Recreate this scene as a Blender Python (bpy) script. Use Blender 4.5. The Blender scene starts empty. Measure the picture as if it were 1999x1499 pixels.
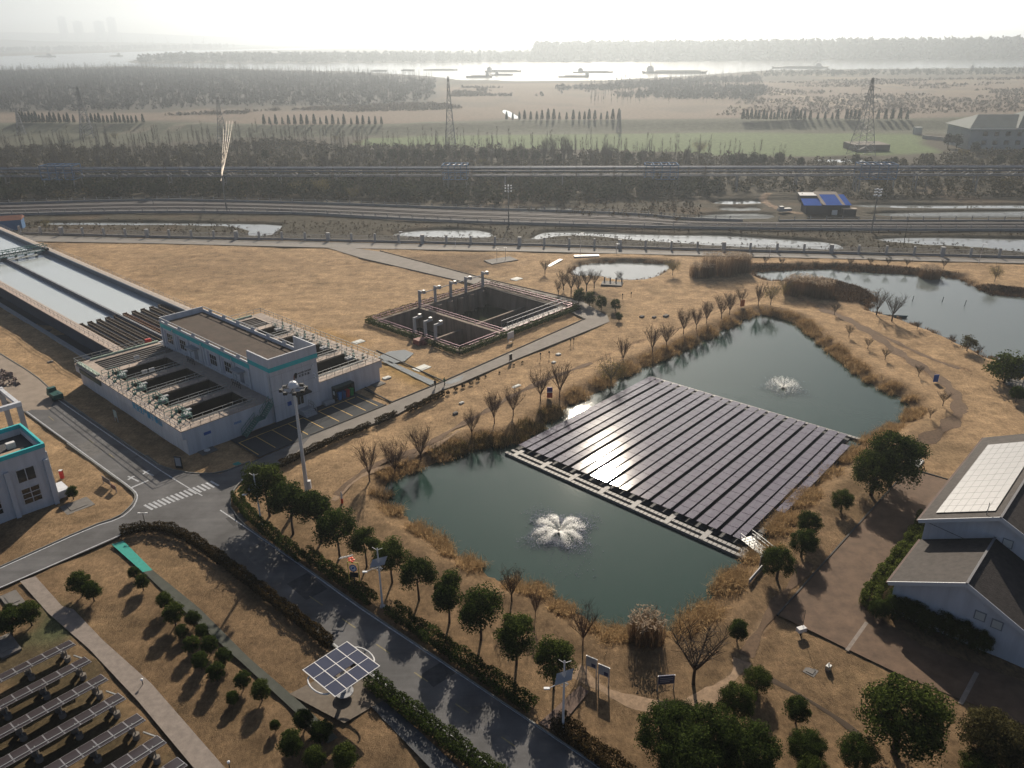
import bpy, bmesh, math, random
import numpy as np
from mathutils import Vector, Matrix
R = math.radians
rnd = random.Random(7)
scene = bpy.context.scene
C = scene.collection
# ---------------------------------------------------------------- camera model of the photograph (1999 x 1499)
FPX, CXP, CYP, PITCH, ROLL, CAMH = 1545.0, 999.5, 749.5, R(23.8), R(0.6), 55.0
def G(x, y, z=0.0):
    "world point at height z seen at photo pixel (x, y)"
    u, v = x-CXP, y-CYP
    c, s = math.cos(ROLL), math.sin(ROLL)
    a, b = (u*c-v*s)/FPX, (u*s+v*c)/FPX
    d = (a, math.cos(PITCH)-b*math.sin(PITCH), -(math.sin(PITCH)+b*math.cos(PITCH)))
    t = (z-CAMH)/d[2]
    return Vector((d[0]*t, d[1]*t, z))
def GP(pts, z=0.0): return [G(x, y, z) for x, y in pts]
def height(base, top, z0=0.0):
    "height of an upright thing from its base pixel to its top pixel"
    b = G(*base, z0); lo, hi = 0.0, 200.0
    for _ in range(40):
        m = (lo+hi)/2
        dz = z0+m-CAMH
        dd = b.y*math.cos(PITCH)-dz*math.sin(PITCH); up = b.y*math.sin(PITCH)+dz*math.cos(PITCH)
        u, v = b.x/dd*FPX, -up/dd*FPX
        y = CYP-u*math.sin(ROLL)+v*math.cos(ROLL)
        if y > top[1]: lo = m
        else: hi = m
    return lo
cam = bpy.data.cameras.new('camera'); co = bpy.data.objects.new('camera', cam); C.objects.link(co)
cam.sensor_width = 36.0; cam.lens = 36.0*FPX/1999.0; cam.clip_start = 0.5; cam.clip_end = 40000
r_ = Vector((1,0,0)); f_ = Vector((0, math.cos(PITCH), -math.sin(PITCH))); u_ = Vector((0, math.sin(PITCH), math.cos(PITCH)))
rc = r_*math.cos(ROLL)-u_*math.sin(ROLL); uc = r_*math.sin(ROLL)+u_*math.cos(ROLL)
M = Matrix(((rc.x, uc.x, -f_.x, 0), (rc.y, uc.y, -f_.y, 0), (rc.z, uc.z, -f_.z, CAMH), (0,0,0,1)))
co.matrix_world = M
scene.camera = co
# ---------------------------------------------------------------- materials
MATS = {}
def nodes(name):
    m = bpy.data.materials.new(name); m.use_nodes = True
    nt = m.node_tree; bsdf = nt.nodes['Principled BSDF']
    MATS[name] = m
    return m, nt, bsdf
def mat(name, col, rough=0.8, noise=None, spec=0.3, metal=0.0, bump=None, emit=None, isl=0.0, st=None):
    "plain procedural material: base colour, mottled by a noise texture, optional bump and per-piece variation"
    if name in MATS: return MATS[name]
    m, nt, b = nodes(name)
    b.inputs['Roughness'].default_value = rough
    b.inputs['Specular IOR Level'].default_value = spec
    b.inputs['Metallic'].default_value = metal
    b.inputs['Base Color'].default_value = (*col, 1)
    geo = nt.nodes.new('ShaderNodeNewGeometry')
    if noise:
        sc, am = noise
        n = nt.nodes.new('ShaderNodeTexNoise'); n.inputs['Scale'].default_value = sc; n.inputs['Detail'].default_value = 5; n.inputs['Roughness'].default_value = .65
        if st:
            mp = nt.nodes.new('ShaderNodeMapping'); mp.inputs['Scale'].default_value = st; nt.links.new(geo.outputs['Position'], mp.inputs['Vector']); nt.links.new(mp.outputs[0], n.inputs['Vector'])
        else: nt.links.new(geo.outputs['Position'], n.inputs['Vector'])
        mr = nt.nodes.new('ShaderNodeMapRange'); mr.inputs[1].default_value = .25; mr.inputs[2].default_value = .75
        mr.inputs[3].default_value = 1-am; mr.inputs[4].default_value = 1+am
        nt.links.new(n.outputs['Fac'], mr.inputs[0])
        fac = mr.outputs[0]
        if isl:
            m2 = nt.nodes.new('ShaderNodeMapRange'); m2.inputs[3].default_value = 1-isl; m2.inputs[4].default_value = 1+isl
            nt.links.new(geo.outputs['Random Per Island'], m2.inputs[0])
            mm = nt.nodes.new('ShaderNodeMath'); mm.operation = 'MULTIPLY'
            nt.links.new(fac, mm.inputs[0]); nt.links.new(m2.outputs[0], mm.inputs[1]); fac = mm.outputs[0]
        vm = nt.nodes.new('ShaderNodeVectorMath'); vm.operation = 'SCALE'; vm.inputs[0].default_value = col
        nt.links.new(fac, vm.inputs['Scale']); nt.links.new(vm.outputs[0], b.inputs['Base Color'])
    if bump:
        sc, st, di = bump
        n2 = nt.nodes.new('ShaderNodeTexNoise'); n2.inputs['Scale'].default_value = sc; n2.inputs['Detail'].default_value = 4
        nt.links.new(geo.outputs['Position'], n2.inputs['Vector'])
        bp = nt.nodes.new('ShaderNodeBump'); bp.inputs['Strength'].default_value = st; bp.inputs['Distance'].default_value = di
        nt.links.new(n2.outputs['Fac'], bp.inputs['Height']); nt.links.new(bp.outputs[0], b.inputs['Normal'])
    if emit:
        b.inputs['Emission Color'].default_value = (*emit[0], 1); b.inputs['Emission Strength'].default_value = emit[1]
    return m
def leaf(name, col, trans=0.35, var=0.45, tint=None):
    "leaf / blade material: matt reflection plus light passing through, each leaf its own shade"
    if name in MATS: return MATS[name]
    m = bpy.data.materials.new(name); m.use_nodes = True; MATS[name] = m
    nt = m.node_tree; nt.nodes.clear()
    out = nt.nodes.new('ShaderNodeOutputMaterial'); mix = nt.nodes.new('ShaderNodeMixShader')
    d = nt.nodes.new('ShaderNodeBsdfDiffuse'); t = nt.nodes.new('ShaderNodeBsdfTranslucent')
    geo = nt.nodes.new('ShaderNodeNewGeometry')
    mr = nt.nodes.new('ShaderNodeMapRange'); mr.inputs[3].default_value = 0; mr.inputs[4].default_value = 1
    nt.links.new(geo.outputs['Random Per Island'], mr.inputs[0])
    ramp = nt.nodes.new('ShaderNodeMix'); ramp.data_type = 'RGBA'
    c2 = tint or tuple(min(1, c*(1+var)) for c in col)
    ramp.inputs[6].default_value = (*[c*(1-var) for c in col], 1); ramp.inputs[7].default_value = (*c2, 1)
    nt.links.new(mr.outputs[0], ramp.inputs[0])
    nt.links.new(ramp.outputs[2], d.inputs['Color']); nt.links.new(ramp.outputs[2], t.inputs['Color'])
    mix.inputs[0].default_value = trans
    nt.links.new(d.outputs[0], mix.inputs[1]); nt.links.new(t.outputs[0], mix.inputs[2]); nt.links.new(mix.outputs[0], out.inputs['Surface'])
    return m
def water(name, col, rough, scale, strength, dist=0.05, spec=0.5, stretch=(1,1,1), rings=()):
    m, nt, b = nodes(name)
    b.inputs['Base Color'].default_value = (*col, 1); b.inputs['Roughness'].default_value = rough
    b.inputs['IOR'].default_value = 1.33; b.inputs['Specular IOR Level'].default_value = spec
    geo = nt.nodes.new('ShaderNodeNewGeometry'); mp = nt.nodes.new('ShaderNodeMapping'); mp.inputs['Scale'].default_value = stretch
    nt.links.new(geo.outputs['Position'], mp.inputs['Vector'])
    n = nt.nodes.new('ShaderNodeTexNoise'); n.inputs['Scale'].default_value = scale; n.inputs['Detail'].default_value = 4; n.inputs['Roughness'].default_value = .6
    nt.links.new(mp.outputs[0], n.inputs['Vector'])
    bp = nt.nodes.new('ShaderNodeBump'); bp.inputs['Strength'].default_value = strength; bp.inputs['Distance'].default_value = dist
    hgt = n.outputs['Fac']
    for p, rad in rings:      # spreading ripples round a fountain
        sb_ = nt.nodes.new('ShaderNodeVectorMath'); sb_.operation = 'SUBTRACT'; sb_.inputs[1].default_value = tuple(p); nt.links.new(geo.outputs['Position'], sb_.inputs[0])
        ln_ = nt.nodes.new('ShaderNodeVectorMath'); ln_.operation = 'LENGTH'; nt.links.new(sb_.outputs[0], ln_.inputs[0])
        s1 = nt.nodes.new('ShaderNodeMath'); s1.operation = 'MULTIPLY'; s1.inputs[1].default_value = 6.0; nt.links.new(ln_.outputs['Value'], s1.inputs[0])
        s2 = nt.nodes.new('ShaderNodeMath'); s2.operation = 'SINE'; nt.links.new(s1.outputs[0], s2.inputs[0])
        fo = nt.nodes.new('ShaderNodeMapRange'); fo.inputs[1].default_value = 1.0; fo.inputs[2].default_value = rad; fo.inputs[3].default_value = .12; fo.inputs[4].default_value = 0; nt.links.new(ln_.outputs['Value'], fo.inputs[0])
        s3 = nt.nodes.new('ShaderNodeMath'); s3.operation = 'MULTIPLY_ADD'; nt.links.new(s2.outputs[0], s3.inputs[0]); nt.links.new(fo.outputs[0], s3.inputs[1]); nt.links.new(hgt, s3.inputs[2]); hgt = s3.outputs[0]
    nt.links.new(hgt, bp.inputs['Height']); nt.links.new(bp.outputs[0], b.inputs['Normal'])
    return m
# ---------------------------------------------------------------- mesh building
class MB:
    def __init__(s): s.v, s.f, s.m = [], [], []
    def add(s, vs, fs, mi=0):
        n = len(s.v); s.v += [tuple(p) for p in vs]
        for f in fs: s.f.append([n+i for i in f]); s.m.append(mi)
        return s
    def box(s, x0, x1, y0, y1, z0, z1, mi=0):
        vs = [(x,y,z) for z in (z0,z1) for x,y in ((x0,y0),(x1,y0),(x1,y1),(x0,y1))]
        return s.add(vs, [(3,2,1,0),(4,5,6,7),(0,1,5,4),(1,2,6,5),(2,3,7,6),(3,0,4,7)], mi)
    def bar(s, a, b, w, h=None, mi=0, up=(0,0,1)):
        "square bar from a to b"
        a, b = Vector(a), Vector(b); d = b-a
        if d.length < 1e-6: return s
        h = h or w; d.normalize(); up = Vector(up)
        if abs(d.dot(up)) > .98: up = Vector((1,0,0))
        x = d.cross(up).normalized()*w/2; y = x.cross(d).normalized()*h/2
        vs = [p+q for p in (a,b) for q in (-x-y, x-y, x+y, -x+y)]
        return s.add(vs, [(0,1,2,3),(7,6,5,4),(0,4,5,1),(1,5,6,2),(2,6,7,3),(3,7,4,0)], mi)
    def tube(s, pts, rad, n=6, mi=0, caps=True):
        pts = [Vector(p) for p in pts]; k = len(pts)
        if not isinstance(rad, (list, tuple)): rad = [rad]*k
        base = len(s.v)
        for i, p in enumerate(pts):
            d = (pts[min(i+1,k-1)]-pts[max(i-1,0)]).normalized()
            up = Vector((0,0,1)) if abs(d.z) < .95 else Vector((1,0,0))
            x = d.cross(up).normalized(); y = x.cross(d)
            for j in range(n):
                a = 2*math.pi*j/n; s.v.append(tuple(p+(x*math.cos(a)+y*math.sin(a))*rad[i]))
        for i in range(k-1):
            for j in range(n):
                j2 = (j+1)%n
                s.f.append([base+i*n+j, base+i*n+j2, base+(i+1)*n+j2, base+(i+1)*n+j]); s.m.append(mi)
        if caps:
            s.f.append([base+j for j in range(n)][::-1]); s.m.append(mi)
            s.f.append([base+(k-1)*n+j for j in range(n)]); s.m.append(mi)
        return s
    def lathe(s, prof, n=16, mi=0, c=(0,0,0)):
        base = len(s.v); k = len(prof)
        for r, z in prof:
            for j in range(n):
                a = 2*math.pi*j/n; s.v.append((c[0]+r*math.cos(a), c[1]+r*math.sin(a), c[2]+z))
        for i in range(k-1):
            for j in range(n):
                j2 = (j+1)%n; s.f.append([base+i*n+j, base+i*n+j2, base+(i+1)*n+j2, base+(i+1)*n+j]); s.m.append(mi)
        s.f.append([base+j for j in range(n)][::-1]); s.m.append(mi)
        s.f.append([base+(k-1)*n+j for j in range(n)]); s.m.append(mi)
        return s
    def prism(s, poly, z0, z1, mi=0):
        n = len(poly); area = sum(poly[i][0]*poly[(i+1)%n][1]-poly[(i+1)%n][0]*poly[i][1] for i in range(n))
        if area < 0: poly = poly[::-1]
        vs = [(p[0],p[1],z0) for p in poly]+[(p[0],p[1],z1) for p in poly]
        return s.add(vs, [list(range(n))[::-1], list(range(n,2*n))]+[[i,(i+1)%n,n+(i+1)%n,n+i] for i in range(n)], mi)
    def quad(s, *p, mi=0): return s.add(p, [list(range(len(p)))], mi)
    def build(s, name, mats, parent=None, loc=None, rz=0, smooth=False, link=True):
        me = bpy.data.meshes.new(name); me.from_pydata(s.v, [], s.f)
        for m in (mats if isinstance(mats, (list, tuple)) else [mats]): me.materials.append(m)
        me.polygons.foreach_set('material_index', s.m)
        if smooth: me.polygons.foreach_set('use_smooth', [True]*len(s.f))
        me.update()
        return put(name, me, parent, loc, rz)
def put(name, me, parent=None, loc=None, rz=0):
    o = bpy.data.objects.new(name, me); C.objects.link(o)
    if parent: o.parent = parent
    if loc is not None: o.location = loc
    o.rotation_euler.z = rz
    return o
def npmesh(name, verts, faces, mats, k=4):
    verts = np.asarray(verts, dtype=np.float32); faces = np.asarray(faces, dtype=np.int32)
    me = bpy.data.meshes.new(name)
    me.vertices.add(len(verts)); me.vertices.foreach_set('co', verts.ravel())
    me.loops.add(faces.size); me.loops.foreach_set('vertex_index', faces.ravel())
    me.polygons.add(len(faces)); me.polygons.foreach_set('loop_start', np.arange(0, faces.size, k, dtype=np.int32))
    for m in (mats if isinstance(mats, (list, tuple)) else [mats]): me.materials.append(m)
    me.update(calc_edges=True)
    return me
def tag(o, label=None, cat=None, group=None, kind=None):
    if label: o['label'] = label
    if cat: o['category'] = cat
    if group: o['group'] = group
    if kind: o['kind'] = kind
    return o
def empty(name, loc, rz=0, label=None, cat=None, group=None):
    o = bpy.data.objects.new(name, None); C.objects.link(o); o.location = loc; o.rotation_euler.z = rz; o.empty_display_size = .3
    return tag(o, label, cat, group)
KIDS = {}
def copy_tree(o, loc, rz=0, scale=1.0, label=None, group=None):
    c = o.copy(); C.objects.link(c); c.location = loc; c.rotation_euler.z = rz
    c.scale = (scale,)*3 if not isinstance(scale, tuple) else scale
    if label: c['label'] = label
    if group: c['group'] = group
    for ch in [x for x in o.children]:
        d = ch.copy(); C.objects.link(d); d.parent = c
        for g in [x for x in ch.children]:
            e = g.copy(); C.objects.link(e); e.parent = d
    return c
WORDS = 'first second third fourth fifth sixth seventh eighth ninth tenth eleventh twelfth thirteenth fourteenth fifteenth sixteenth seventeenth eighteenth nineteenth twentieth'.split()
TENS = {2:'twenty', 3:'thirty', 4:'forty', 5:'fifty', 6:'sixty', 7:'seventy', 8:'eighty', 9:'ninety'}
def nth(i):
    i += 1
    if i <= 20: return WORDS[i-1]
    if i < 100: return (TENS[i//10]+'-'+WORDS[i%10-1]) if i % 10 else TENS[i//10][:-1]+'ieth'
    return str(i)+'th'
def struct(o): return tag(o, kind='structure')
# ---------------------------------------------------------------- light, sky
SUN_AZ, SUN_EL = R(5.5), R(27.6)
w = bpy.data.worlds.new('World'); scene.world = w; w.use_nodes = True
nt = w.node_tree; bg = nt.nodes['Background']
sky = nt.nodes.new('ShaderNodeTexSky'); sky.sky_type = 'NISHITA'; sky.sun_disc = False
sky.sun_elevation = SUN_EL; sky.sun_rotation = SUN_AZ; sky.air_density = 0.6; sky.dust_density = 0.8; sky.ozone_density = 1.0
hs = nt.nodes.new('ShaderNodeHueSaturation'); hs.inputs['Saturation'].default_value = .9
nt.links.new(sky.outputs[0], hs.inputs['Color']); nt.links.new(hs.outputs[0], bg.inputs['Color']); bg.inputs['Strength'].default_value = 0.05
sl = bpy.data.lights.new('sun', 'SUN'); sl.energy = 5.0; sl.angle = R(0.5); sl.color = (1.0, .875, .71)
so = bpy.data.objects.new('sun', sl); C.objects.link(so)
sd = Vector((math.sin(SUN_AZ)*math.cos(SUN_EL), math.cos(SUN_AZ)*math.cos(SUN_EL), math.sin(SUN_EL)))
so.rotation_euler = sd.to_track_quat('Z', 'Y').to_euler(); so.location = (0, 0, 300)
scene.view_settings.view_transform = 'Standard'; scene.view_settings.look = 'None'; scene.view_settings.gamma = 1
scene.view_settings.exposure = 0.53
scene.cycles.max_bounces = 5; scene.cycles.diffuse_bounces = 1; scene.cycles.glossy_bounces = 3; scene.cycles.transmission_bounces = 3
scene.cycles.volume_bounces = 0; scene.cycles.transparent_max_bounces = 4; scene.cycles.sample_clamp_indirect = 6
scene.cycles.use_denoising = True; scene.cycles.use_adaptive_sampling = True; scene.cycles.adaptive_threshold = 0.02
scene.cycles.caustics_reflective = False; scene.cycles.caustics_refractive = False
# the hazy winter air: one closed box
hz = MB().box(-7000, 7000, -400, 9000, -14, 262).build('haze', bpy.data.materials.new('haze_air'))
hm = hz.data.materials[0]; hm.use_nodes = True; hn = hm.node_tree; hn.nodes.clear()
ho = hn.nodes.new('ShaderNodeOutputMaterial'); pv = hn.nodes.new('ShaderNodeVolumePrincipled')
pv.inputs['Color'].default_value = (.80, .90, 1.0, 1); HAZE_D = 0.00032; pv.inputs['Density'].default_value = HAZE_D; pv.inputs['Anisotropy'].default_value = .70
hn.links.new(pv.outputs[0], ho.inputs['Volume'])
tag(hz, kind='stuff')
# ================================================================ TERRAIN
def grid_noise(seed, X, Y, cell):
    "smooth lattice noise in -1..1"
    rs = np.random.RandomState(seed); T = rs.rand(256, 256)*2-1
    x, y = X/cell, Y/cell
    i, j = np.floor(x).astype(int), np.floor(y).astype(int); u, v = x-i, y-j
    u, v = u*u*(3-2*u), v*v*(3-2*v)
    t = lambda a, b: T[a % 256, b % 256]
    return (t(i,j)*(1-u)+t(i+1,j)*u)*(1-v)+(t(i,j+1)*(1-u)+t(i+1,j+1)*u)*v
def seg_dist(X, Y, poly, closed=True):
    P = np.array([(p[0], p[1]) for p in poly]); n = len(P); D = np.full(X.shape, 1e9)
    for k in range(n if closed else n-1):
        a, b = P[k], P[(k+1) % n]; d = b-a; L = max(d@d, 1e-9)
        t = np.clip(((X-a[0])*d[0]+(Y-a[1])*d[1])/L, 0, 1)
        D = np.minimum(D, np.hypot(X-a[0]-t*d[0], Y-a[1]-t*d[1]))
    return D
def inside(X, Y, poly):
    P = [(p[0], p[1]) for p in poly]; n = len(P); I = np.zeros(X.shape, bool)
    for k in range(n):
        (x0, y0), (x1, y1) = P[k], P[(k+1) % n]
        if y0 == y1: continue
        c = ((y0 > Y) != (y1 > Y)) & (X < (x1-x0)*(Y-y0)/(y1-y0)+x0)
        I ^= c
    return I
def sdist(X, Y, poly): return np.where(inside(X, Y, poly), -1, 1)*seg_dist(X, Y, poly)
def smooth_poly(pts, it=2, closed=True):
    for _ in range(it):
        q = []; n = len(pts)
        for k in range(n if closed else n-1):
            a, b = pts[k], pts[(k+1) % n]; q += [a*.75+b*.25, a*.25+b*.75]
        pts = q if closed else [pts[0]]+q+[pts[-1]]
    return pts
WZ = -1.0     # pond level
POND_MAIN = smooth_poly(GP([(752,955),(768,932),(800,922),(850,905),(905,880),(958,866),(990,872),(1018,858),(1050,838),(1085,812),(1110,792),(1140,777),(1165,768),(1200,745),(1260,715),(1320,690),(1380,662),(1440,630),(1472,614),(1500,614),(1532,622),(1555,631),(1572,646),(1610,680),(1640,700),(1665,725),(1690,745),(1720,760),(1752,775),(1772,790),(1780,803),(1765,818),(1725,840),(1690,858),(1665,880),(1622,912),(1565,960),(1515,1020),(1490,1062),(1470,1090),(1425,1108),(1402,1150),(1382,1185),(1320,1222),(1290,1234),(1240,1237),(1190,1240),(1150,1210),(1100,1180),(1060,1152),(1000,1142),(962,1127),(940,1107),(900,1087),(870,1062),(830,1037),(790,1007),(762,985)], WZ), 1)
POND_EAST = smooth_poly(GP([(1466,531),(1510,529),(1563,524),(1624,525),(1664,530),(1731,534),(1798,537),(1870,543),(1895,557),(1935,575),(2010,581),(2120,600),(2140,690),(2030,715),(1937,704),(1905,687),(1852,661),(1798,641),(1758,624),(1731,617),(1688,606),(1712,579),(1690,566),(1620,546),(1545,546),(1510,552),(1485,545)], WZ), 1)
POND_LINED = smooth_poly(GP([(1112,531),(1138,515),(1200,512),(1303,515),(1312,522),(1275,543),(1230,551),(1165,540),(1125,541)], WZ), 1)
CHANNELS = [smooth_poly(GP(p, -.8), 1) for p in (
    [(58,435),(230,434),(400,436),(550,438),(548,446),(530,460),(505,462),(482,460),(490,448),(430,442),(300,440),(110,441)],
    [(764,458),(801,451),(868,448),(951,450),(968,465),(901,466),(774,462)],
    [(1032,470),(1050,458),(1069,452),(1163,452),(1230,456),(1329,460),(1390,458),(1530,467),(1624,473),(1655,487),(1600,488),(1430,482),(1329,476),(1250,472),(1165,462),(1100,461)],
    [(1706,466),(1808,463),(1999,467),(2100,468),(2100,500),(1999,495),(1900,483),(1775,477),(1718,472)],
    [(1389,397),(1402,393),(1424,391),(1440,394),(1462,390),(1486,394),(1484,399),(1455,399),(1430,401),(1405,400)],
    [(1402,407),(1425,404),(1447,407),(1470,404),(1486,408),(1482,412),(1440,413),(1412,412)],
    [(1343,425),(1400,417),(1505,417),(1516,428),(1420,430)],
    [(1655,399),(1800,401),(1999,400),(2100,401),(2100,409),(1800,408),(1680,406)],
    [(1680,417),(1850,414),(1999,412),(2100,412),(2100,424),(1999,426),(1750,427)],
    [(1000,411),(1060,405),(1130,408),(1100,415),(1030,416)],
    [(1590,311),(1660,310),(1700,313),(1690,317),(1600,317)])]
STREAM = smooth_poly(GP([(978,214),(992,216),(1004,224),(1015,230),(1004,232),(992,226),(984,220)], -.8), 1)
RIVER = GP([(-60,140),(240,129),(420,133),(560,137),(700,140),(800,146),(860,150),(900,156),(1000,158),(1110,158),(1200,156),(1330,149),(1500,137),(1700,135),(1999,132),(2150,130),(2200,111),(1999,115),(1700,117),(1400,118),(1050,121),(700,123),(420,124),(270,124),(244,121),(300,107),(430,100),(640,96),(700,95),(640,93),(430,97),(250,101),(120,106),(-60,112)], -2.0)
LEVEE = GP([(-300,243),(0,240),(300,238),(520,244),(750,242),(985,235),(1450,231),(1770,232),(1999,226),(2300,220)], 4.5)
FRM_A, FRM_R = Vector((-46.7,100.7,0)), R(47.2)
def PL(s, t, z=0): return Vector((FRM_A.x+s*math.cos(FRM_R)-t*math.sin(FRM_R), FRM_A.y+s*math.sin(FRM_R)+t*math.cos(FRM_R), z))
PIT = (53.6, 88.6, -0.6, 26.4)
PIT_POLY = [PL(PIT[0],PIT[2]), PL(PIT[1],PIT[2]), PL(PIT[1],PIT[3]), PL(PIT[0],PIT[3])]
def axis(lo, hi, step, far_lo, far_hi, g):
    a = list(np.arange(lo, hi+1e-6, step)); s = step; x = hi
    while x < far_hi: s *= g; x += s; a.append(x)
    s = step; x = lo; b = []
    while x > far_lo: s *= g; x -= s; b.append(x)
    return np.array(b[::-1]+a)
xs = axis(-175, 185, .8, -7200, 7200, 1.07); ys = axis(28, 300, .7, -350, 9000, 1.045)
X, Y = np.meshgrid(xs, ys)
n1, n2, n3, n4 = (grid_noise(k, X, Y, c) for k, c in ((1, 9.0), (2, 3.1), (3, 1.5), (4, 40.0)))
n5 = grid_noise(21, X*.45, Y, 2.2); n6 = grid_noise(22, X*.5, Y, 5.0)
Z = -.16-.10*n1-.05*n2-.05*n3-.07*n5-.10*n6
Z = np.minimum(Z, -.02)
far = np.clip((Y-300)/400, 0, 1); Z = Z*(1-far)-.05*far
def carve(poly, wz, depth, bank, berm=0):
    global Z
    P = np.array([(p[0], p[1]) for p in poly]); lo, hi = P.min(0)-bank-8, P.max(0)+bank+8
    m = (X > lo[0]) & (X < hi[0]) & (Y > lo[1]) & (Y < hi[1])
    d = sdist(X[m], Y[m], poly)+.35*n3[m]*(bank > 1.9)
    t = np.clip(d/bank, 0, 1); t = t*t*(3-2*t)
    z = Z[m]
    zo = wz+(z-wz)*t+berm*np.exp(-((d-bank-.5)/1.6)**2)
    zi = wz-np.minimum(depth, .6*-d)
    Z[m] = np.where(d > 0, np.where(d < bank+6, zo, z), zi)
carve(POND_MAIN, WZ, 1.6, 3.2, .35); carve(POND_EAST, WZ, 1.6, 2.6, .15); carve(POND_LINED, WZ, 1.5, 2.2, .1)
for c in CHANNELS: carve(c, -.8, 1.2, 1.6)
carve(STREAM, -.8, 1.2, 6); carve(RIVER, -2.0, 3.0, 25)
dl = seg_dist(X, Y, LEVEE, False)
Z = np.maximum(Z, np.where(dl < 22, 4.5*np.clip((20-dl)/14, 0, 1), -9))
dp = sdist(X, Y, PIT_POLY); Z = np.where(dp < -.12, -7.5, Z)
# ---- what grows or lies on the ground, plus the painted foreground darkening, as vertex colour
col = np.zeros(X.shape+(3,)); col[:] = (.40, .272, .155)
def blend(m, c): col[:] = col*(1-m[..., None])+np.array(c)*m[..., None]
sst = lambda v, a, b: np.clip((v-a)/(b-a), 0, 1)
blend(sst(n4+.6*n1+.4*n2, .0, 1.3)*.7, (.225, .150, .085)); blend(sst(n1+.7*n2, .35, 1.4)*.45, (.42, .30, .17)); blend(sst(n2-.5*n4+.4*n3, .75, 1.5)*.5, (.13, .085, .05))
near_dark_k = sst(104-Y+9*n4+4*n1+2*n2, 0, 30)*.85   # foreground vignette darkening painted into the turf colour, strongest near the camera
blend(near_dark_k, (.180, .120, .068)); blend(near_dark_k*sst(n1+n2-.5*n4, .1, 1.3)*.6, (.10, .068, .036)); blend(near_dark_k*sst(n2-n1+.5*n3, .4, 1.4)*.5, (.29, .20, .11))
def zone(pts, c, soft=4, z=0, jag=0, jn=None):
    poly = GP(pts, z) if not isinstance(pts[0], Vector) else pts
    P = np.array([(p[0], p[1]) for p in poly]); lo, hi = P.min(0)-soft-jag, P.max(0)+soft+jag
    m = (X > lo[0]) & (X < hi[0]) & (Y > lo[1]) & (Y < hi[1])
    if not m.any(): return
    d = sdist(X[m], Y[m], poly)+jag*(jn if jn is not None else n1)[m]
    k = np.zeros(X.shape); k[m] = np.clip(.5-d/soft, 0, 1); blend(k, c)
nf = grid_noise(11, X, Y, 60.0); nf2 = grid_noise(12, X, Y, 23.0)
beyond = GP([(-900,462),(0,458),(300,464),(660,470),(1000,478),(1329,487),(1999,504),(2700,520)])
zone([Vector((p.x, p.y, 0)) for p in beyond]+[Vector((6900, 420, 0)), Vector((6900, 8800, 0)), Vector((-6900, 8800, 0)), Vector((-6900, 240, 0))], (.060, .052, .036), 2)
k = (Y > 225)*sst(nf2+n1, .2, 1.2)*(Y < 320)*.5*(seg_dist(X, Y, beyond, False) > 2); blend(k, (.115, .075, .045))
zone([(690,282),(727,268),(1000,262),(1330,259),(1560,259),(1781,261),(1832,297),(1600,306),(1390,303),(1330,297),(960,287)], (.105, .150, .060), 6, 0, 3, nf2)
zone([(0,262),(300,262),(420,258),(420,272),(200,285),(0,290)], (.070, .074, .048), 14, 0, 8, nf2)
zone([(-400,252),(0,250),(520,252),(750,250),(985,243),(1450,240),(1770,241),(1999,234),(2400,225),(2400,262),(1999,262),(1770,259),(1450,257),(985,262),(750,266),(520,268),(0,262),(-400,262)], (.085, .092, .062), 8, 0, 3, nf2)
zone([(-600,236),(0,238),(300,236),(520,242),(750,240),(985,233),(1450,229),(1770,230),(1999,224),(2500,216),(2500,150),(1999,150),(1500,160),(1200,162),(900,163),(850,170),(860,205),(700,213),(560,215),(400,212),(300,222),(120,218),(0,222),(-600,225)], (.155, .115, .082), 20, 0, 16, nf)
k = (Y > 560)*(Y < 1250)*sst(nf2+.8*nf, .15, 1.0)*.75; blend(k, (.10, .082, .06))
k = (Y > 560)*(Y < 1250)*(X > 180)*sst(nf-.6*nf2, .2, .9)*.6; blend(k, (.20, .15, .085))
zone([(-400,222),(0,216),(300,214),(400,208),(700,209),(850,200),(852,152),(700,141),(560,138),(420,134),(240,131),(-400,145)], (.055, .05, .042), 20, 0, 14, nf)
# damp brown margin of the ponds, brown reed flats
for P_, wd, c in ((POND_MAIN, 3.4, (.21, .135, .07)), (POND_EAST, 2.4, (.15, .095, .05)), (POND_LINED, 2.0, (.22, .17, .11))):
    d = sdist(X, Y, P_); blend(np.clip(1-d/wd, 0, 1)**.6*(d > -6)*np.clip(.75+.5*n3, 0, 1), c)
for z_ in ([(1530,547),(1620,547),(1690,566),(1712,579),(1690,598),(1660,600),(1590,585),(1540,565)], [(1895,555),(1940,562),(2050,572),(2050,580),(1935,577),(1905,568)], [(1420,519),(1660,519),(1760,524),(1890,538),(1880,545),(1798,538),(1731,535),(1664,531),(1624,526),(1470,531)]):
    zone(z_, (.085, .052, .030), 1.5, -.8, .6, n3)
zone([(1125,565),(1180,568),(1215,600),(1200,625),(1150,612),(1120,600)], (.12, .09, .055), 4, 0, 1.5, n2)
zone([(0,1250),(140,1240),(370,1499),(0,1520),(-60,1499)], (.115, .088, .05), 2.5, 0, 2, n2)
zone([(60,1195),(140,1190),(150,1240),(60,1240)], (.09, .10, .05), 2.5, 0, 1.5, n2)
zone([(760,500),(960,488),(1000,515),(900,545),(790,520)], (.21, .14, .08), 5, 0, 3, n1)
zone([(470,640),(640,640),(700,668),(640,690)], (.33, .205, .085), 4, 0, 2, n1)
zone([(740,690),(860,735),(850,765),(740,720)], (.34, .22, .085), 3, 0, 1, n1)
def track(pts, wd, c, z=0):
    poly = smooth_poly(GP(pts, z), 2, False); d = seg_dist(X, Y, poly, False)
    blend(np.clip((wd-d)/.5+.4*n3, 0, 1)*.85, c)
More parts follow.
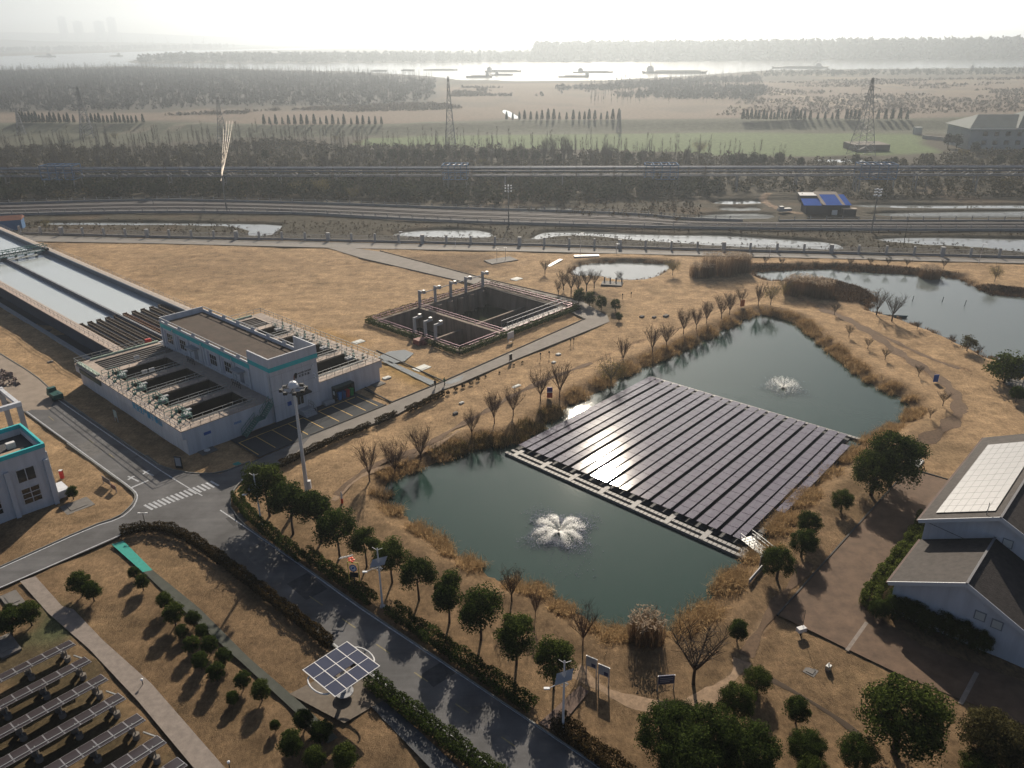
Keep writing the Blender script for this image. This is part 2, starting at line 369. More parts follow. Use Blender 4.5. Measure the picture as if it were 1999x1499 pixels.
DIRT = (.185, .115, .068); PALE = (.36, .27, .18)
track([(1540,572),(1600,600),(1660,625),(1720,662),(1781,706),(1825,728),(1862,762),(1876,798),(1862,822),(1825,848),(1780,872)], 1.1, DIRT)
track([(1600,590),(1690,640),(1760,672),(1830,704),(1890,720)], .8, DIRT)
track([(655,968),(690,935),(740,905),(800,885),(850,862),(900,826),(960,795),(1010,765),(1080,735),(1165,704),(1230,668),(1330,640),(1420,600),(1520,565)], .5, DIRT)
track([(652,972),(690,940),(742,909),(802,888),(853,866),(903,830)], .32, PALE)
track([(1060,1280),(1120,1300),(1160,1335),(1220,1365),(1290,1380),(1345,1376),(1400,1350),(1440,1312),(1450,1285),(1500,1200)], .55, PALE)
track([(1640,1062),(1517,1200),(1490,1240)], .5, DIRT)
track([(1480,1310),(1560,1350),(1640,1400),(1690,1440)], .25, (.10, .07, .04))
track([(0,243),(120,248),(300,262),(420,250)], 2.5, (.17, .15, .11))
track([(1500,200),(1560,190),(1640,205),(1720,222)], 4, (.33, .26, .18)); track([(1500,178),(1600,195),(1700,190),(1850,215)], 3, (.36, .29, .21))
track([(1500,376),(1488,385),(1495,396),(1530,410),(1560,415)], 1.6, (.28, .20, .14))

nv = X.size; ny, nx = X.shape
idx = np.arange(nv).reshape(ny, nx)
F_ = np.stack([idx[:-1,:-1], idx[:-1,1:], idx[1:,1:], idx[1:,:-1]], -1).reshape(-1, 4)
gm, gnt, gb = nodes('ground_cover')
ca = gnt.nodes.new('ShaderNodeVertexColor'); ca.layer_name = 'ground_colour'
geo = gnt.nodes.new('ShaderNodeNewGeometry')
def nz(sc, det=4, ro=.7, st=None):
    n = gnt.nodes.new('ShaderNodeTexNoise'); n.inputs['Scale'].default_value = sc; n.inputs['Detail'].default_value = det; n.inputs['Roughness'].default_value = ro
    if st:
        mp = gnt.nodes.new('ShaderNodeMapping'); mp.inputs['Scale'].default_value = st; mp.inputs['Rotation'].default_value = (0, 0, R(20))
        gnt.links.new(geo.outputs['Position'], mp.inputs['Vector']); gnt.links.new(mp.outputs[0], n.inputs['Vector'])
    else: gnt.links.new(geo.outputs['Position'], n.inputs['Vector'])
    return n.outputs['Fac']
def mrange(v, lo, hi):
    m_ = gnt.nodes.new('ShaderNodeMapRange'); m_.inputs[1].default_value = .3; m_.inputs[2].default_value = .7; m_.inputs[3].default_value = lo; m_.inputs[4].default_value = hi
    gnt.links.new(v, m_.inputs[0]); return m_.outputs[0]
def mul(a, b):
    m_ = gnt.nodes.new('ShaderNodeMath'); m_.operation = 'MULTIPLY'; gnt.links.new(a, m_.inputs[0]); gnt.links.new(b, m_.inputs[1]); return m_.outputs[0]
k1, k2, k3 = nz(3.2, 6, .75, (1, .55, 1)), nz(.35, 5, .7), nz(14, 3, .6)
fac = mul(mul(mrange(k1, .62, 1.38), mrange(k2, .66, 1.3)), mrange(k3, .88, 1.12))
k4 = nz(.9, 5, .75, (.45, 1.3, 1)); fac = mul(fac, mrange(k4, .80, 1.18))
vm = gnt.nodes.new('ShaderNodeVectorMath'); vm.operation = 'SCALE'; gnt.links.new(ca.outputs[0], vm.inputs[0]); gnt.links.new(fac, vm.inputs['Scale'])
gnt.links.new(vm.outputs[0], gb.inputs['Base Color']); gb.inputs['Roughness'].default_value = .95; gb.inputs['Specular IOR Level'].default_value = .1
bp = gnt.nodes.new('ShaderNodeBump'); bp.inputs['Strength'].default_value = .9; bp.inputs['Distance'].default_value = .14
ad = gnt.nodes.new('ShaderNodeMath'); ad.operation = 'ADD'; gnt.links.new(k1, ad.inputs[0]); gnt.links.new(k3, ad.inputs[1])
gnt.links.new(ad.outputs[0], bp.inputs['Height']); gnt.links.new(bp.outputs[0], gb.inputs['Normal'])
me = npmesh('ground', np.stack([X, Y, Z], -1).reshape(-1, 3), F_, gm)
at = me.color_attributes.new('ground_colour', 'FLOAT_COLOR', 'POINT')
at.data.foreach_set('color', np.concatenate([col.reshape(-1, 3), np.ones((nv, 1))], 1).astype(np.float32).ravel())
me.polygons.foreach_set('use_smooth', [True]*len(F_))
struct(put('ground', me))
def gz(x, y):
    "ground height at a world point"
    i = int(np.clip(np.searchsorted(xs, x)-1, 0, nx-2)); j = int(np.clip(np.searchsorted(ys, y)-1, 0, ny-2))
    return float((Z[j,i]+Z[j+1,i]+Z[j,i+1]+Z[j+1,i+1])/4)
def on(x, y, dz=0):
    p = G(x, y); p.z = gz(p.x, p.y)+dz; return p
# ---------------------------------------------------------------- water
def sheet(name, poly, z, m, grow=1.5):
    c = sum((Vector((p.x, p.y, 0)) for p in poly), Vector())/len(poly)
    bm = bmesh.new(); P = [Vector((p.x, p.y, z)) for p in poly]
    n = len(P); out = []
    ar = sum(P[i].x*P[(i+1)%n].y-P[(i+1)%n].x*P[i].y for i in range(n)); sg = 1 if ar > 0 else -1
    for i in range(n):
        d = (P[(i+1)%n]-P[i-1]).normalized(); out.append(P[i]+Vector((d.y, -d.x, 0))*grow*sg)
    f = bm.faces.new([bm.verts.new(p) for p in (out if sg > 0 else out[::-1])])
    bmesh.ops.triangulate(bm, faces=[f])
    me = bpy.data.meshes.new(name); bm.to_mesh(me); bm.free(); me.materials.append(m)
    return struct(put(name, me))
w_lake = water('lake_water', (.125, .150, .146), .06, 2.0, .12, .05); w_pond = water('pond_water', (.020, .047, .038), .035, 2.4, .11, .05, rings=[(G(1092,1038,WZ), 14), (G(1529,757,WZ), 9)])  # pale lake base colour stands in for bright sky reflection
w_chan = water('channel_water', (.17, .18, .175), .05, 1.2, .08, .04)  # pale base puts the bright sky reflection into the water colour
w_river = water('river_water', (.06, .07, .06), .18, .25, .5, .3)
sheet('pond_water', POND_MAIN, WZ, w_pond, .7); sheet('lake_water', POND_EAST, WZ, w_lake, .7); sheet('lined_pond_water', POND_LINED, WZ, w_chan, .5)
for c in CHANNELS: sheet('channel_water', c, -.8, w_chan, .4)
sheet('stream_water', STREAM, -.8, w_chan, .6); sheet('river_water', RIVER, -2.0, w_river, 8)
# ---------------------------------------------------------------- roads, paths, kerbs, markings
asphalt = mat('asphalt', (.108, .108, .112), .85, (.22, .40), .25, bump=(18, .3, .02))
_nt = asphalt.node_tree; _b = _nt.nodes['Principled BSDF']; _src = _b.inputs['Base Color'].links[0].from_socket     # worn wheel tracks and sweepings along the road
_g = _nt.nodes.new('ShaderNodeNewGeometry'); _mp = _nt.nodes.new('ShaderNodeMapping'); _mp.inputs['Rotation'].default_value = (0, 0, R(45)); _mp.inputs['Scale'].default_value = (.04, .9, 1); _nt.links.new(_g.outputs['Position'], _mp.inputs['Vector'])
_n = _nt.nodes.new('ShaderNodeTexNoise'); _n.inputs['Scale'].default_value = 1.0; _n.inputs['Detail'].default_value = 6; _n.inputs['Roughness'].default_value = .7; _nt.links.new(_mp.outputs[0], _n.inputs['Vector'])
_m = _nt.nodes.new('ShaderNodeMapRange'); _m.inputs[1].default_value = .3; _m.inputs[2].default_value = .7; _m.inputs[3].default_value = .82; _m.inputs[4].default_value = 1.16; _nt.links.new(_n.outputs['Fac'], _m.inputs[0])
_v = _nt.nodes.new('ShaderNodeVectorMath'); _v.operation = 'SCALE'; _nt.links.new(_src, _v.inputs[0]); _nt.links.new(_m.outputs[0], _v.inputs['Scale']); _nt.links.new(_v.outputs[0], _b.inputs['Base Color'])
conc = mat('road_concrete', (.21, .19, .17), .85, (.45, .18), .2, bump=(12, .2, .02))
darkasph = mat('parking_asphalt', (.050, .055, .062), .9, (.6, .15), .2)
white_p = mat('white_road_paint', (.42, .44, .47), .7, (3, .45)); yellow_p = mat('yellow_road_paint', (.62, .42, .12), .7, (6, .2)); fade_y = mat('worn_yellow_paint', (.22, .19, .11), .8, (3, .4))
kerb_m = mat('kerb_stone', (.20, .20, .19), .85, (2, .2)); kerb_d = mat('kerb_dark', (.085, .08, .075), .9, (2, .25))
def flat(name, pts, z, m, smooth=0, kind='structure', world=False):
    P = pts if world else GP(pts)
    if smooth: P = smooth_poly(P, smooth)
    bm = bmesh.new(); vs = [bm.verts.new((p.x, p.y, z)) for p in P]; f = bm.faces.new(vs)
    f.normal_update()
    if f.normal.z < 0: f.normal_flip()
    bmesh.ops.triangulate(bm, faces=[f]); me = bpy.data.meshes.new(name); bm.to_mesh(me); bm.free(); me.materials.append(m)
    o = put(name, me)
    return tag(o, kind=kind) if kind else o
def ribbon(mb, P, wd, z, h=0, mi=0):
    "a strip of width wd along the polyline; h>0 gives it real thickness"
    n = len(P); L, Rr = [], []
    for i in range(n):
        d = (P[min(i+1,n-1)]-P[max(i-1,0)]); d.z = 0; d.normalize(); q = Vector((-d.y, d.x, 0))*wd/2
        L.append(Vector((P[i].x, P[i].y, 0))+q); Rr.append(Vector((P[i].x, P[i].y, 0))-q)
    for i in range(n-1):
        if h:
            vs = [(p.x, p.y, zz) for zz in (z, z+h) for p in (L[i], Rr[i], Rr[i+1], L[i+1])]
            fs = [(4,5,6,7),(1,2,6,5),(3,0,4,7)]+([(0,1,5,4)] if i == 0 else [])+([(2,3,7,6)] if i == n-2 else [])
            mb.add(vs, fs, mi)
        else: mb.add([(p.x, p.y, z) for p in (L[i], Rr[i], Rr[i+1], L[i+1])], [(0,1,2,3)], mi)
    return mb
def line(pts, smooth=1): return smooth_poly(GP(pts), smooth, False)
ROAD_EAST = [(300,905),(330,917),(380,926),(430,925),(490,902),(606,852),(560,905),(540,909),(504,918),(480,932),(462,950),(450,970),(450,990),(470,1018),(509,1047),(600,1110),(740,1208),(900,1315),(1010,1390),(1180,1503),(1330,1605)]
ROAD_WEST = [(1080,1610),(940,1500),(660,1265),(432,1089),(378,1053),(318,1029),(285,1028),(240,1040),(233,1048),(0,1149),(-90,1190),(-90,1150),(0,1108),(180,1027),(232,1011),(256,990),(265,975),(265,964),(254,953),(213,924),(130,864),(50,806),(0,775),(-60,740),(-60,655),(0,690),(70,733),(114,775)]
flat('road', ROAD_EAST+ROAD_WEST, .03, asphalt)
flat('parking_lot', [PL(6.2,-.4), PL(29.2,-.4), PL(29.4,-8.4), PL(6.2,-8.4)], .034, darkasph, world=True)
flat('lane', [(560,905),(606,852),(754,792),(765,787),(866,746),(1142,624),(1185,614),(1190,628),(1008,701),(890,752),(861,762),(770,812),(660,852)], .038, conc)
flat('perimeter_road', [(40,459),(300,466),(660,473),(1000,481),(1330,490),(1999,506),(2200,512),(2200,520),(1999,514),(1600,504),(1330,498),(1000,490),(760,486),(660,484),(300,475),(60,471)], .03, mat('grey_concrete', (.19, .175, .16), .85, (.4, .2)))
flat('path', [(690,484.5),(742,491),(951,546),(1089,578),(1140,590),(1184,616),(1150,626),(1095,600),(938,557),(700,502),(640,484)], .034, conc)
flat('path', [(39,1135),(69,1125),(121,1183),(144,1190),(201,1250),(295,1334),(439,1499),(470,1535),(410,1535),(378,1499),(268,1367),(174,1267),(94,1197)], .03, mat('pale_path_concrete', (.235, .20, .175), .85, (1.5, .25), bump=(20, .2, .01)))
flat('green_path', [(218,1063),(241,1056),(298,1113),(279,1117)], .034, mat('teal_path_paint', (.02, .30, .25), .6, (2, .15)))
flat('dark_path', [(280,1117),(298,1113),(389,1187),(486,1284),(586,1371),(660,1440),(640,1452),(560,1375),(470,1292),(375,1207)], .03, mat('dark_green_path', (.060, .066, .055), .85, (1, .3)))
flat('plaza', [(1774,916),(1852,938),(1935,960),(1960,1010),(1760,1130),(1700,1150),(1690,1190),(1800,1260),(1999,1330),(2100,1360),(2100,1450),(1999,1415),(1765,1321),(1660,1270),(1590,1235),(1517,1200),(1640,1062)], .03, mat('plaza_concrete', (.125, .080, .052), .85, (.6, .4), bump=(10, .2, .02)))
flat('patio', [(565,1355),(672,1412),(775,1352),(672,1300)], .036, mat('patio_concrete', (.15, .125, .10), .85, (2, .25)))
flat('paver_strip', [(707,1362),(735,1350),(905,1508),(860,1520)], .03, mat('grey_pavers', (.075, .080, .088), .85, (9, .4)))
flat('brick_path', [(1052,1412),(1132,1338),(1150,1350),(1084,1430)], .03, mat('brick_pavers', (.14, .095, .075), .85, (8, .3)))
mk = MB()
for pts in ([(114,781),(300,910),(360,948),(395,968)], [(50,802),(132,862),(216,923),(256,952),(268,964),(268,975),(259,993),(234,1013),(180,1029),(0,1110),(-60,1136)],
            [(236,1044),(36,1132),(-60,1172)], [(430,996),(468,1022),(509,1050),(600,1113),(692,1180),(744,1215),(900,1318),(1170,1499),(1300,1588)], [(432,1088),(660,1263),(815,1385),(965,1499),(1070,1585)]):
    ribbon(mk, line(pts), .16, .036)
ribbon(mk, line([(257,952),(290,938)], 0), .3, .036)
for i in range(16):
    x, y = 287+i*8.6, 989-i*3.1
    ribbon(mk, line([(x-5,y-3),(x+11,y+6)], 0), .30, .036)
for dx, dy in ((262,935),(291,924)):
    ribbon(mk, line([(dx-12,dy-5),(dx+9,dy+5)], 0), .22, .036); ribbon(mk, line([(dx-12,dy+2),(dx-3,dy-4),(dx+1,dy-5)], 0), .3, .040)
mk.build('road_markings', white_p)['kind'] = 'structure'
mk = MB()
for x, y in ((617,1173),(681,1217),(748,1267),(822,1322),(902,1383),(992,1448),(1085,1515)): ribbon(mk, line([(x-13,y-9),(x+13,y+9)], 0), .13, .036)
for x, y in ((178,862),(100,817),(218,890)): ribbon(mk, line([(x-5,y-4),(x+5,y+4)], 0), .12, .036)
mk.build('centre_line_markings', fade_y)['kind'] = 'structure'
mk = MB()
B = lambda s, t: PL(s, t)
for s in (6.6, 9.4, 12.2, 15.0, 17.8): ribbon(mk, [B(s,-2.2), B(s,-7.6)], .13, .042)
ribbon(mk, [B(6.6,-2.2), B(17.8,-2.2)], .13, .046)
for s in (20.8, 23.4, 26.0, 28.4): ribbon(mk, [B(s,-2.0), B(s,-7.5)], .13, .042)
ribbon(mk, [B(20.8,-2.0), B(28.0,-2.0)], .13, .046)
mk.build('parking_bay_lines', yellow_p)['kind'] = 'structure'
# lighter patched slabs and the concrete apron at the top of the west road
flat('road_patch', [(262,895),(288,888),(322,915),(300,928)], .034, mat('patch_concrete', (.13, .13, .135), .85, (2, .2)))
flat('road_patch', [(247,880),(262,875),(276,885),(258,893)], .034, MATS['patch_concrete'])
for k, pts in enumerate(([(440,1012),(470,1000),(486,1016),(456,1028)], [(470,1075),(520,1055),(548,1080),(498,1104)], [(560,1140),(600,1118),(640,1150),(598,1172)], [(150,870),(180,858),(206,880),(178,893)], [(820,1318),(862,1292),(890,1314),(846,1342)])):
    flat('road_patch', pts, .0345, mat(('dark_tar_patch', 'dull_patch')[k % 2], ((.060,.060,.064), (.125,.122,.12))[k % 2], .9, (1.5, .35)))
flat('concrete_apron', [(-60,655),(0,690),(70,733),(112,773),(96,800),(62,800),(50,804),(0,773),(-60,738)], .036, mat('apron_concrete', (.27, .22, .175), .85, (.5, .25)))
# trodden trails, draped on the lawn
def trail(name, pts, wd, m):
    P = smooth_poly(GP(pts), 2, False); Q = []
    for a, b in zip(P, P[1:]):
        n = max(1, int((b-a).length/.6)); Q += [a.lerp(b, k/n) for k in range(n)]
    mb = MB(); prev = None
    for i in range(1, len(Q)-1):
        d = (Q[i+1]-Q[i-1]).normalized(); q = Vector((-d.y, d.x, 0)); w_ = wd*(.75+.35*math.sin(i*.7)+.25*rnd.random())/2; row = []
        for f in (-1, 0, 1):
            p = Q[i]+q*w_*f; row.append((p.x, p.y, max(gz(p.x+dx, p.y+dy) for dx, dy in ((0,0),(.45,0),(-.45,0),(0,.45),(0,-.45)))+.035-.03*abs(f)))
        n = len(mb.v); mb.v += row
        if prev is not None:
            for f in (0, 1): mb.f.append([prev+f, prev+f+1, n+f+1, n+f]); mb.m.append(0)
        prev = n
    return struct(mb.build(name, m, smooth=True))
pale_t = mat('pale_trodden_earth', (.27, .19, .125), .95, (2.5, .35)); dark_t = mat('dark_trodden_earth', (.135, .088, .055), .95, (2.5, .4))
trail('trail', [(1118,1300),(1160,1335),(1220,1365),(1290,1380),(1345,1376),(1400,1350),(1440,1312),(1452,1280)], 1.5, pale_t)
trail('trail', [(655,968),(690,935),(740,905),(800,885),(850,862),(900,826),(960,795),(1010,765),(1080,735),(1165,704)], 1.1, dark_t)
trail('trail', [(648,978),(686,946),(738,915),(800,893),(852,871),(905,836)], .7, pale_t)
trail('trail', [(1600,600),(1660,625),(1720,662),(1781,706),(1825,728),(1862,762),(1876,798),(1862,822),(1825,848),(1785,870)], 2.2, dark_t)
trail('trail', [(1590,592),(1690,640),(1760,672),(1830,704),(1885,722)], 1.0, dark_t)
trail('trail', [(1480,1312),(1560,1352),(1640,1402),(1690,1440)], .6, mat('drain_earth', (.06,.042,.028), .95))
trail('trail', [(1455,1280),(1480,1235),(1505,1195),(1545,1140),(1590,1090)], 1.2, dark_t)
# kerbs (real steps)
kb = MB()
for pts in ([(450,990),(470,1019),(509,1048),(600,1111),(740,1209),(900,1316),(1010,1391),(1180,1504),(1300,1585)], [(930,1492),(660,1266),(432,1090),(378,1054),(318,1030),(285,1029),(240,1041)],
            [(116,775),(301,904),(331,916),(380,925),(430,924),(488,901)], [(0,1107),(180,1026),(231,1010),(255,989),(264,975),(264,965),(253,954),(213,925),(131,866)],
            [(0,690),(70,733),(96,757)], [(450,988),(450,970),(462,949),(480,931),(504,917),(540,908)]):
    ribbon(kb, line(pts), .14, -.1, .22)
kb.build('kerb', kerb_m)['kind'] = 'structure'
kb = MB()
for pts in ([(742,489.5),(951,544.5),(1089,576),(1140,588)], [(700,503),(938,558),(1095,601)], [(765,785),(866,744),(1142,622)], [(1517,1201),(1640,1063),(1772,917)], [(1776,914),(1850,936)], [(866,744),(735,684)], [(765,785),(735,770),(712,760)], [(606,849),(754,790)], [(735,770),(700,748)]):
    ribbon(kb, line(pts, 0), .16, -.1, .21)
kb.build('path_kerb', kerb_d)['kind'] = 'structure'
for pts, wd, nm, m in (([(1692,1215),(1653,1270)], .35, 'plaza_joint', 'pale_path_concrete'), ([(1907,1313),(1875,1374)], .4, 'plaza_joint', 'pale_path_concrete'), ([(398,1000),(380,1100)], 0, '', '')):
    if wd: struct(ribbon(MB(), line(pts, 0), wd, .036).build(nm, MATS[m]))
# ================================================================ PLANTS
rs = np.random.RandomState(5)
bark = mat('bark', (.075, .055, .042), .95, (6, .3)); bark_p = mat('purple_brown_bark', (.105, .062, .048), .95, (6, .3)); bark_g = mat('grey_bark', (.13, .115, .10), .95, (4, .3))
lf_dark = leaf('leaf_dark_green', (.030, .052, .016), .34, .55, (.078, .108, .028))
lf_mid = leaf('leaf_mid_green', (.036, .058, .016), .34, .5, (.105, .135, .034))
lf_olive = leaf('leaf_olive', (.060, .060, .028), .3, .5, (.12, .105, .045))
lf_red = leaf('leaf_russet', (.085, .05, .03), .3, .5, (.15, .085, .045))
lf_yel = leaf('leaf_yellow', (.22, .18, .06), .45, .35)
lf_hedge = leaf('leaf_hedge', (.030, .026, .012), .25, .55, (.085, .058, .026))
lf_con = leaf('needle_dark', (.022, .042, .022), .2, .4)
dry = leaf('dry_grass_blade', (.36, .22, .10), .42, .4, (.62, .44, .24)); reed_l = leaf('reed_blade', (.17, .10, .06), .3, .4, (.26, .17, .10)); plume = leaf('reed_plume', (.40, .32, .24), .45, .25)
def leafquads(P, Nrm, size, aspect=.6):
    "leaf faces at points P, facing roughly along Nrm"
    n = len(P); q = rs.normal(size=(n, 3))*.75+Nrm; q /= np.linalg.norm(q, axis=1)[:, None]+1e-9
    a = np.cross(q, rs.normal(size=(n, 3))); a /= np.linalg.norm(a, axis=1)[:, None]+1e-9; b = np.cross(q, a)
    s = (size*(.6+.8*rs.rand(n)))[:, None]; a = a*s*.5; b = b*s*.5*aspect
    V = np.stack([P-a, P-b*.9+a*.1, P+a, P+b], 1).reshape(-1, 3)
    return V, np.arange(n*4).reshape(-1, 4)
def crown_pts(n, rad, c, clumps, cr, seed=0, low=-.6):
    "points in leafy clumps spread through an ellipsoid (its lower part cut away)"
    r2 = np.random.RandomState(seed); d = r2.normal(size=(clumps*4, 3)); d /= np.linalg.norm(d, axis=1)[:, None]
    d = d[d[:, 2] > low][:clumps]; K = d*(.50+.5*r2.rand(len(d))**.6)[:, None]
    K *= 1-.18*r2.rand(len(K))[:, None]
    k = r2.randint(0, len(K), n); o = r2.normal(size=(n, 3)); o /= np.linalg.norm(o, axis=1)[:, None]
    rr = (r2.rand(n)**.4)[:, None]*cr*(.6+.8*r2.rand(len(K))[k])[:, None]
    P = K[k]*np.array(rad)*.86+o*rr*np.array([1, 1, .8])*min(rad)
    N_ = o*.8+K[k]*.7
    return P+np.array(c), N_
def limb(mb, p, d, L, r0, r1, k, wob, n=5):
    pts = [Vector(p)]; d = Vector(d).normalized()
    for i in range(k):
        d = (d+Vector((rnd.uniform(-wob, wob), rnd.uniform(-wob, wob), rnd.uniform(-wob*.3, wob*.6)))).normalized(); pts.append(pts[-1]+d*L/k)
    mb.tube(pts, [r0+(r1-r0)*i/k for i in range(k+1)], n, caps=False); return pts
PROTO = {}
def proto_tree(key, name, label, cat, group, H, crown_r, crown_z, nleaf, lsize, lmat, clumps=34, cr=.42, trunk_r=.12, bk=None, trunk=True, low=-.6):
    t = empty(name, (0, -400, -60), 0, label, cat, group)
    if trunk:
        mb = MB(); top = crown_z
        pts = [(0,0,-.3), (rnd.uniform(-.05,.05), rnd.uniform(-.05,.05), top*.35), (rnd.uniform(-.12,.12), rnd.uniform(-.12,.12), top*.7), (rnd.uniform(-.15,.15), rnd.uniform(-.15,.15), top)]
        mb.tube(pts, [trunk_r*1.25, trunk_r, trunk_r*.85, trunk_r*.5], 7)
        for i in range(7):
            a = i*2.4+rnd.random(); limb(mb, Vector(pts[2])*rnd.uniform(.85, 1.0), (math.cos(a), math.sin(a), rnd.uniform(.5, 1.3)), crown_r[0]*rnd.uniform(.6, .9), trunk_r*.45, trunk_r*.1, 3, .25, 4)
        mb.build('trunk', bk or bark, t)
    P, N_ = crown_pts(nleaf, crown_r, (0, 0, crown_z), clumps, cr, int(H*100)+nleaf+clumps, low)
    V, Fq = leafquads(P, N_, np.full(len(P), lsize))
    put('crown', npmesh('crown', V, Fq, lmat), t)
    return t
def proto_bare(key, name, label, cat, group, H, spread, bk, n_main=11, twig=.018, droop=0.0, leaves=None, trunk_h=.22, sub=9, tr=.09):
    t = empty(name, (0, -400, -60), 0, label, cat, group)
    mb = MB(); th = H*trunk_h
    mb.tube([(0,0,-.3), (rnd.uniform(-.04,.04), 0, th*.5), (0, 0, th)], [tr*1.2, tr, tr*.85], 6)
    tips = []
    m2 = MB()
    for i in range(n_main):
        a = i*2.399+rnd.uniform(-.3, .3); el = rnd.uniform(.9, 1.0) if i == 0 else 1.0
        d = Vector((math.cos(a)*spread, math.sin(a)*spread, rnd.uniform(.75, 1.25)))
        L = (H-th)*rnd.uniform(.78, 1.0)
        pts = limb(m2, (0, 0, th*rnd.uniform(.75, 1.0)), d, L, tr*.45, twig*.8, 5, .10, 4)
        for j in range(sub):
            f = rnd.uniform(.25, .95); k = int(f*5); p = pts[k].lerp(pts[min(k+1, 5)], f*5-k)
            dd = Vector((rnd.uniform(-1, 1)*spread*1.5, rnd.uniform(-1, 1)*spread*1.5, rnd.uniform(.3, 1.1)-droop*1.6))
            q = limb(m2, p, dd, H*rnd.uniform(.14, .28), twig*1.1, twig*.5, 2, .2, 3); tips += q[1:]
    mb.build('trunk', bk, t); m2.build('branches', bk, t)
    if leaves:
        lm, n, sz = leaves; T = np.array([tuple(p) for p in tips]); k = rs.randint(0, len(T), n)
        P = T[k]+rs.normal(size=(n, 3))*H*.04-np.array([0, 0, 1])*rs.rand(n, 1)*H*.1*droop
        V, Fq = leafquads(P, np.zeros_like(P), np.full(n, sz), .35); put('leaves', npmesh('leaves', V, Fq, lm), t)
    return t
def clear_proto(lst):
    for t in lst:
        for ch in list(t.children): bpy.data.objects.remove(ch)
        bpy.data.objects.remove(t)
# ---- round evergreens beside the main road
ever = [proto_tree(k, 'evergreen_tree', 'x', 'tree', 'evergreen trees along the road', 5.6, (2.0-.15*k,1.85+.1*k,2.0), 3.45, 8000, .19, (lf_mid, lf_dark, lf_dark, lf_mid, lf_dark)[k], 26+3*k, .42, .10) for k in range(5)]
ROADTREES = [((526,1003),98,'standing at the corner by the tall lamp mast'), ((572,1038),98,'second from the road junction, darkest of the clump'), ((627,1056),94,'third from the junction, below the orange hydrant'), ((663,1086),90,'fourth from the junction, dense and dark'), ((716,1105),74,'just above the flower shaped sign'), ((766,1134),76,'behind the middle solar lamp'), ((818,1168),78,'just right of the middle solar lamp'), ((877,1212),92,'between the middle lamp and the big fountain'), ((939,1245),94,'with the widest dark crown of the row'), ((1008,1296),92,'next to last before the white notice boards'), ((1081,1342),90,'behind the lamp at the brick path')]
for i, (b, hp, txt) in enumerate(ROADTREES):
    p = on(*b); h = height(b, (b[0], b[1]-hp)); o = copy_tree(ever[(i*2) % 5], p, rnd.random()*6, (h/5.5*rnd.uniform(1.0, 1.2), h/5.5*rnd.uniform(1.0, 1.15), h/5.5*1.05), 'round evergreen roadside tree '+txt, 'evergreen trees along the road')
# ---- clipped balls and small evergreens in the lawns
ball = [proto_tree(k, 'round_shrub', 'x', 'shrub', 'clipped round shrubs', 2.0, (1.0,1.0,1.0), 1.2, 7000, .105, (lf_dark, lf_mid)[k], 90, .24, .06, low=-.85) for k in range(2)]
def shrub(cx, cy, rpx, label, group='round shrubs on the lower lawn', kind=0, zc=1.25, prot=None, sq=1.0):
    # cx, cy: centre of the crown in the photo; find the ground point whose crown centre projects there
    g = G(cx, cy); rr = rpx*(g-Vector((0,0,CAMH))).length/FPX
    for _ in range(3):
        g = G(cx, cy, zc*rr); rr = rpx*(g-Vector((0,0,CAMH))).length/FPX
    g.z = gz(g.x, g.y)
    return copy_tree((prot or ball)[kind], g, rnd.random()*6, (rr, rr, rr*sq), label, group)
SHR = [(154,1136,22,'bigger of the two touching round shrubs beside the concrete path',1), (178,1151,19,'smaller of the two touching round shrubs beside the concrete path',0), (261,1116,12,'small dark round shrub at the end of the teal path',0), (276,1133,15,'leaning dark shrub beside the end of the teal path',0),
 (320,1168,17,'topmost round shrub of the long diagonal group',1), (337,1192,22,'leafy tall shrub below the topmost one of the diagonal group',1), (375,1202,16,'dark shrub touching the dark path in the diagonal group',0), (353,1227,14,'small dark shrub on the lawn side of the diagonal group',0), (392,1227,15,'dark shrub in the middle of the diagonal group by the path',0), (372,1252,17,'bright topped shrub in the middle of the diagonal group',1), (407,1252,18,'dark shrub right of the bright topped one',0), (389,1284,18,'deep shaded shrub under the bright topped one',0), (435,1275,17,'shrub against the dark path below the middle of the group',0), (420,1305,19,'tall dark shrub near the lower end of the diagonal group',0), (472,1321,18,'dark shrub left of the pale leafed one',0), (507,1341,21,'pale leafed shrub ending the diagonal group',1), (452,1356,14,'low flat shrub below the dark one at the group end',0),
 (536,1411,11,'tiny ball shrub alone on the lawn',0), (591,1399,21,'dark shrub topmost in the bottom clump',0), (626,1423,24,'shrub touching the dark path in the bottom clump',0), (566,1446,26,'largest dark shrub of the bottom clump',0), (613,1475,23,'light green shrub low in the bottom clump',1), (672,1472,27,'bright green shrub at the bottom edge beside the clump',1), (54,1193,22,'round shrub beside the concrete path at the photo edge',1), (15,1210,24,'dark shrub cut by the photo edge',0), (18,1188,12,'small shrub peeping behind the dark one at the edge',0)]
for x, y, r, l, k in SHR: shrub(x, y, r, l, kind=k)
cone = [proto_tree(3, 'round_shrub', 'x', 'shrub', 'dark shrubs beyond the pit', 2.6, (1.0,1.0,1.15), 1.3, 2600, .16, lf_dark, 40, .32, .07, low=-.9)]
for x, y, r, l in ((1130,577,14,'dark dome shrub nearest the pit corner'), (1151,582,13,'second dark dome shrub from the pit'), (1174,589,12,'third dark dome shrub from the pit'), (1202,593,11,'dark dome shrub standing apart by the lane end'), (1209,617,8,'low dark bush in the shade at the lane end')):
    shrub(x, y, r, l, 'dark shrubs beyond the pit', 0, 1.2, cone)
for x, y, r, l, k in ((138,952,12,'round clipped bush beside the pale office wall',0), (1443,1219,22,'small round tree on the bank between lake path and plaza',0), (1560,1372,26,'small round tree alone on the lower lawn by the dark track',0)): shrub(x, y, r, l, 'single round bushes', k, 1.6)
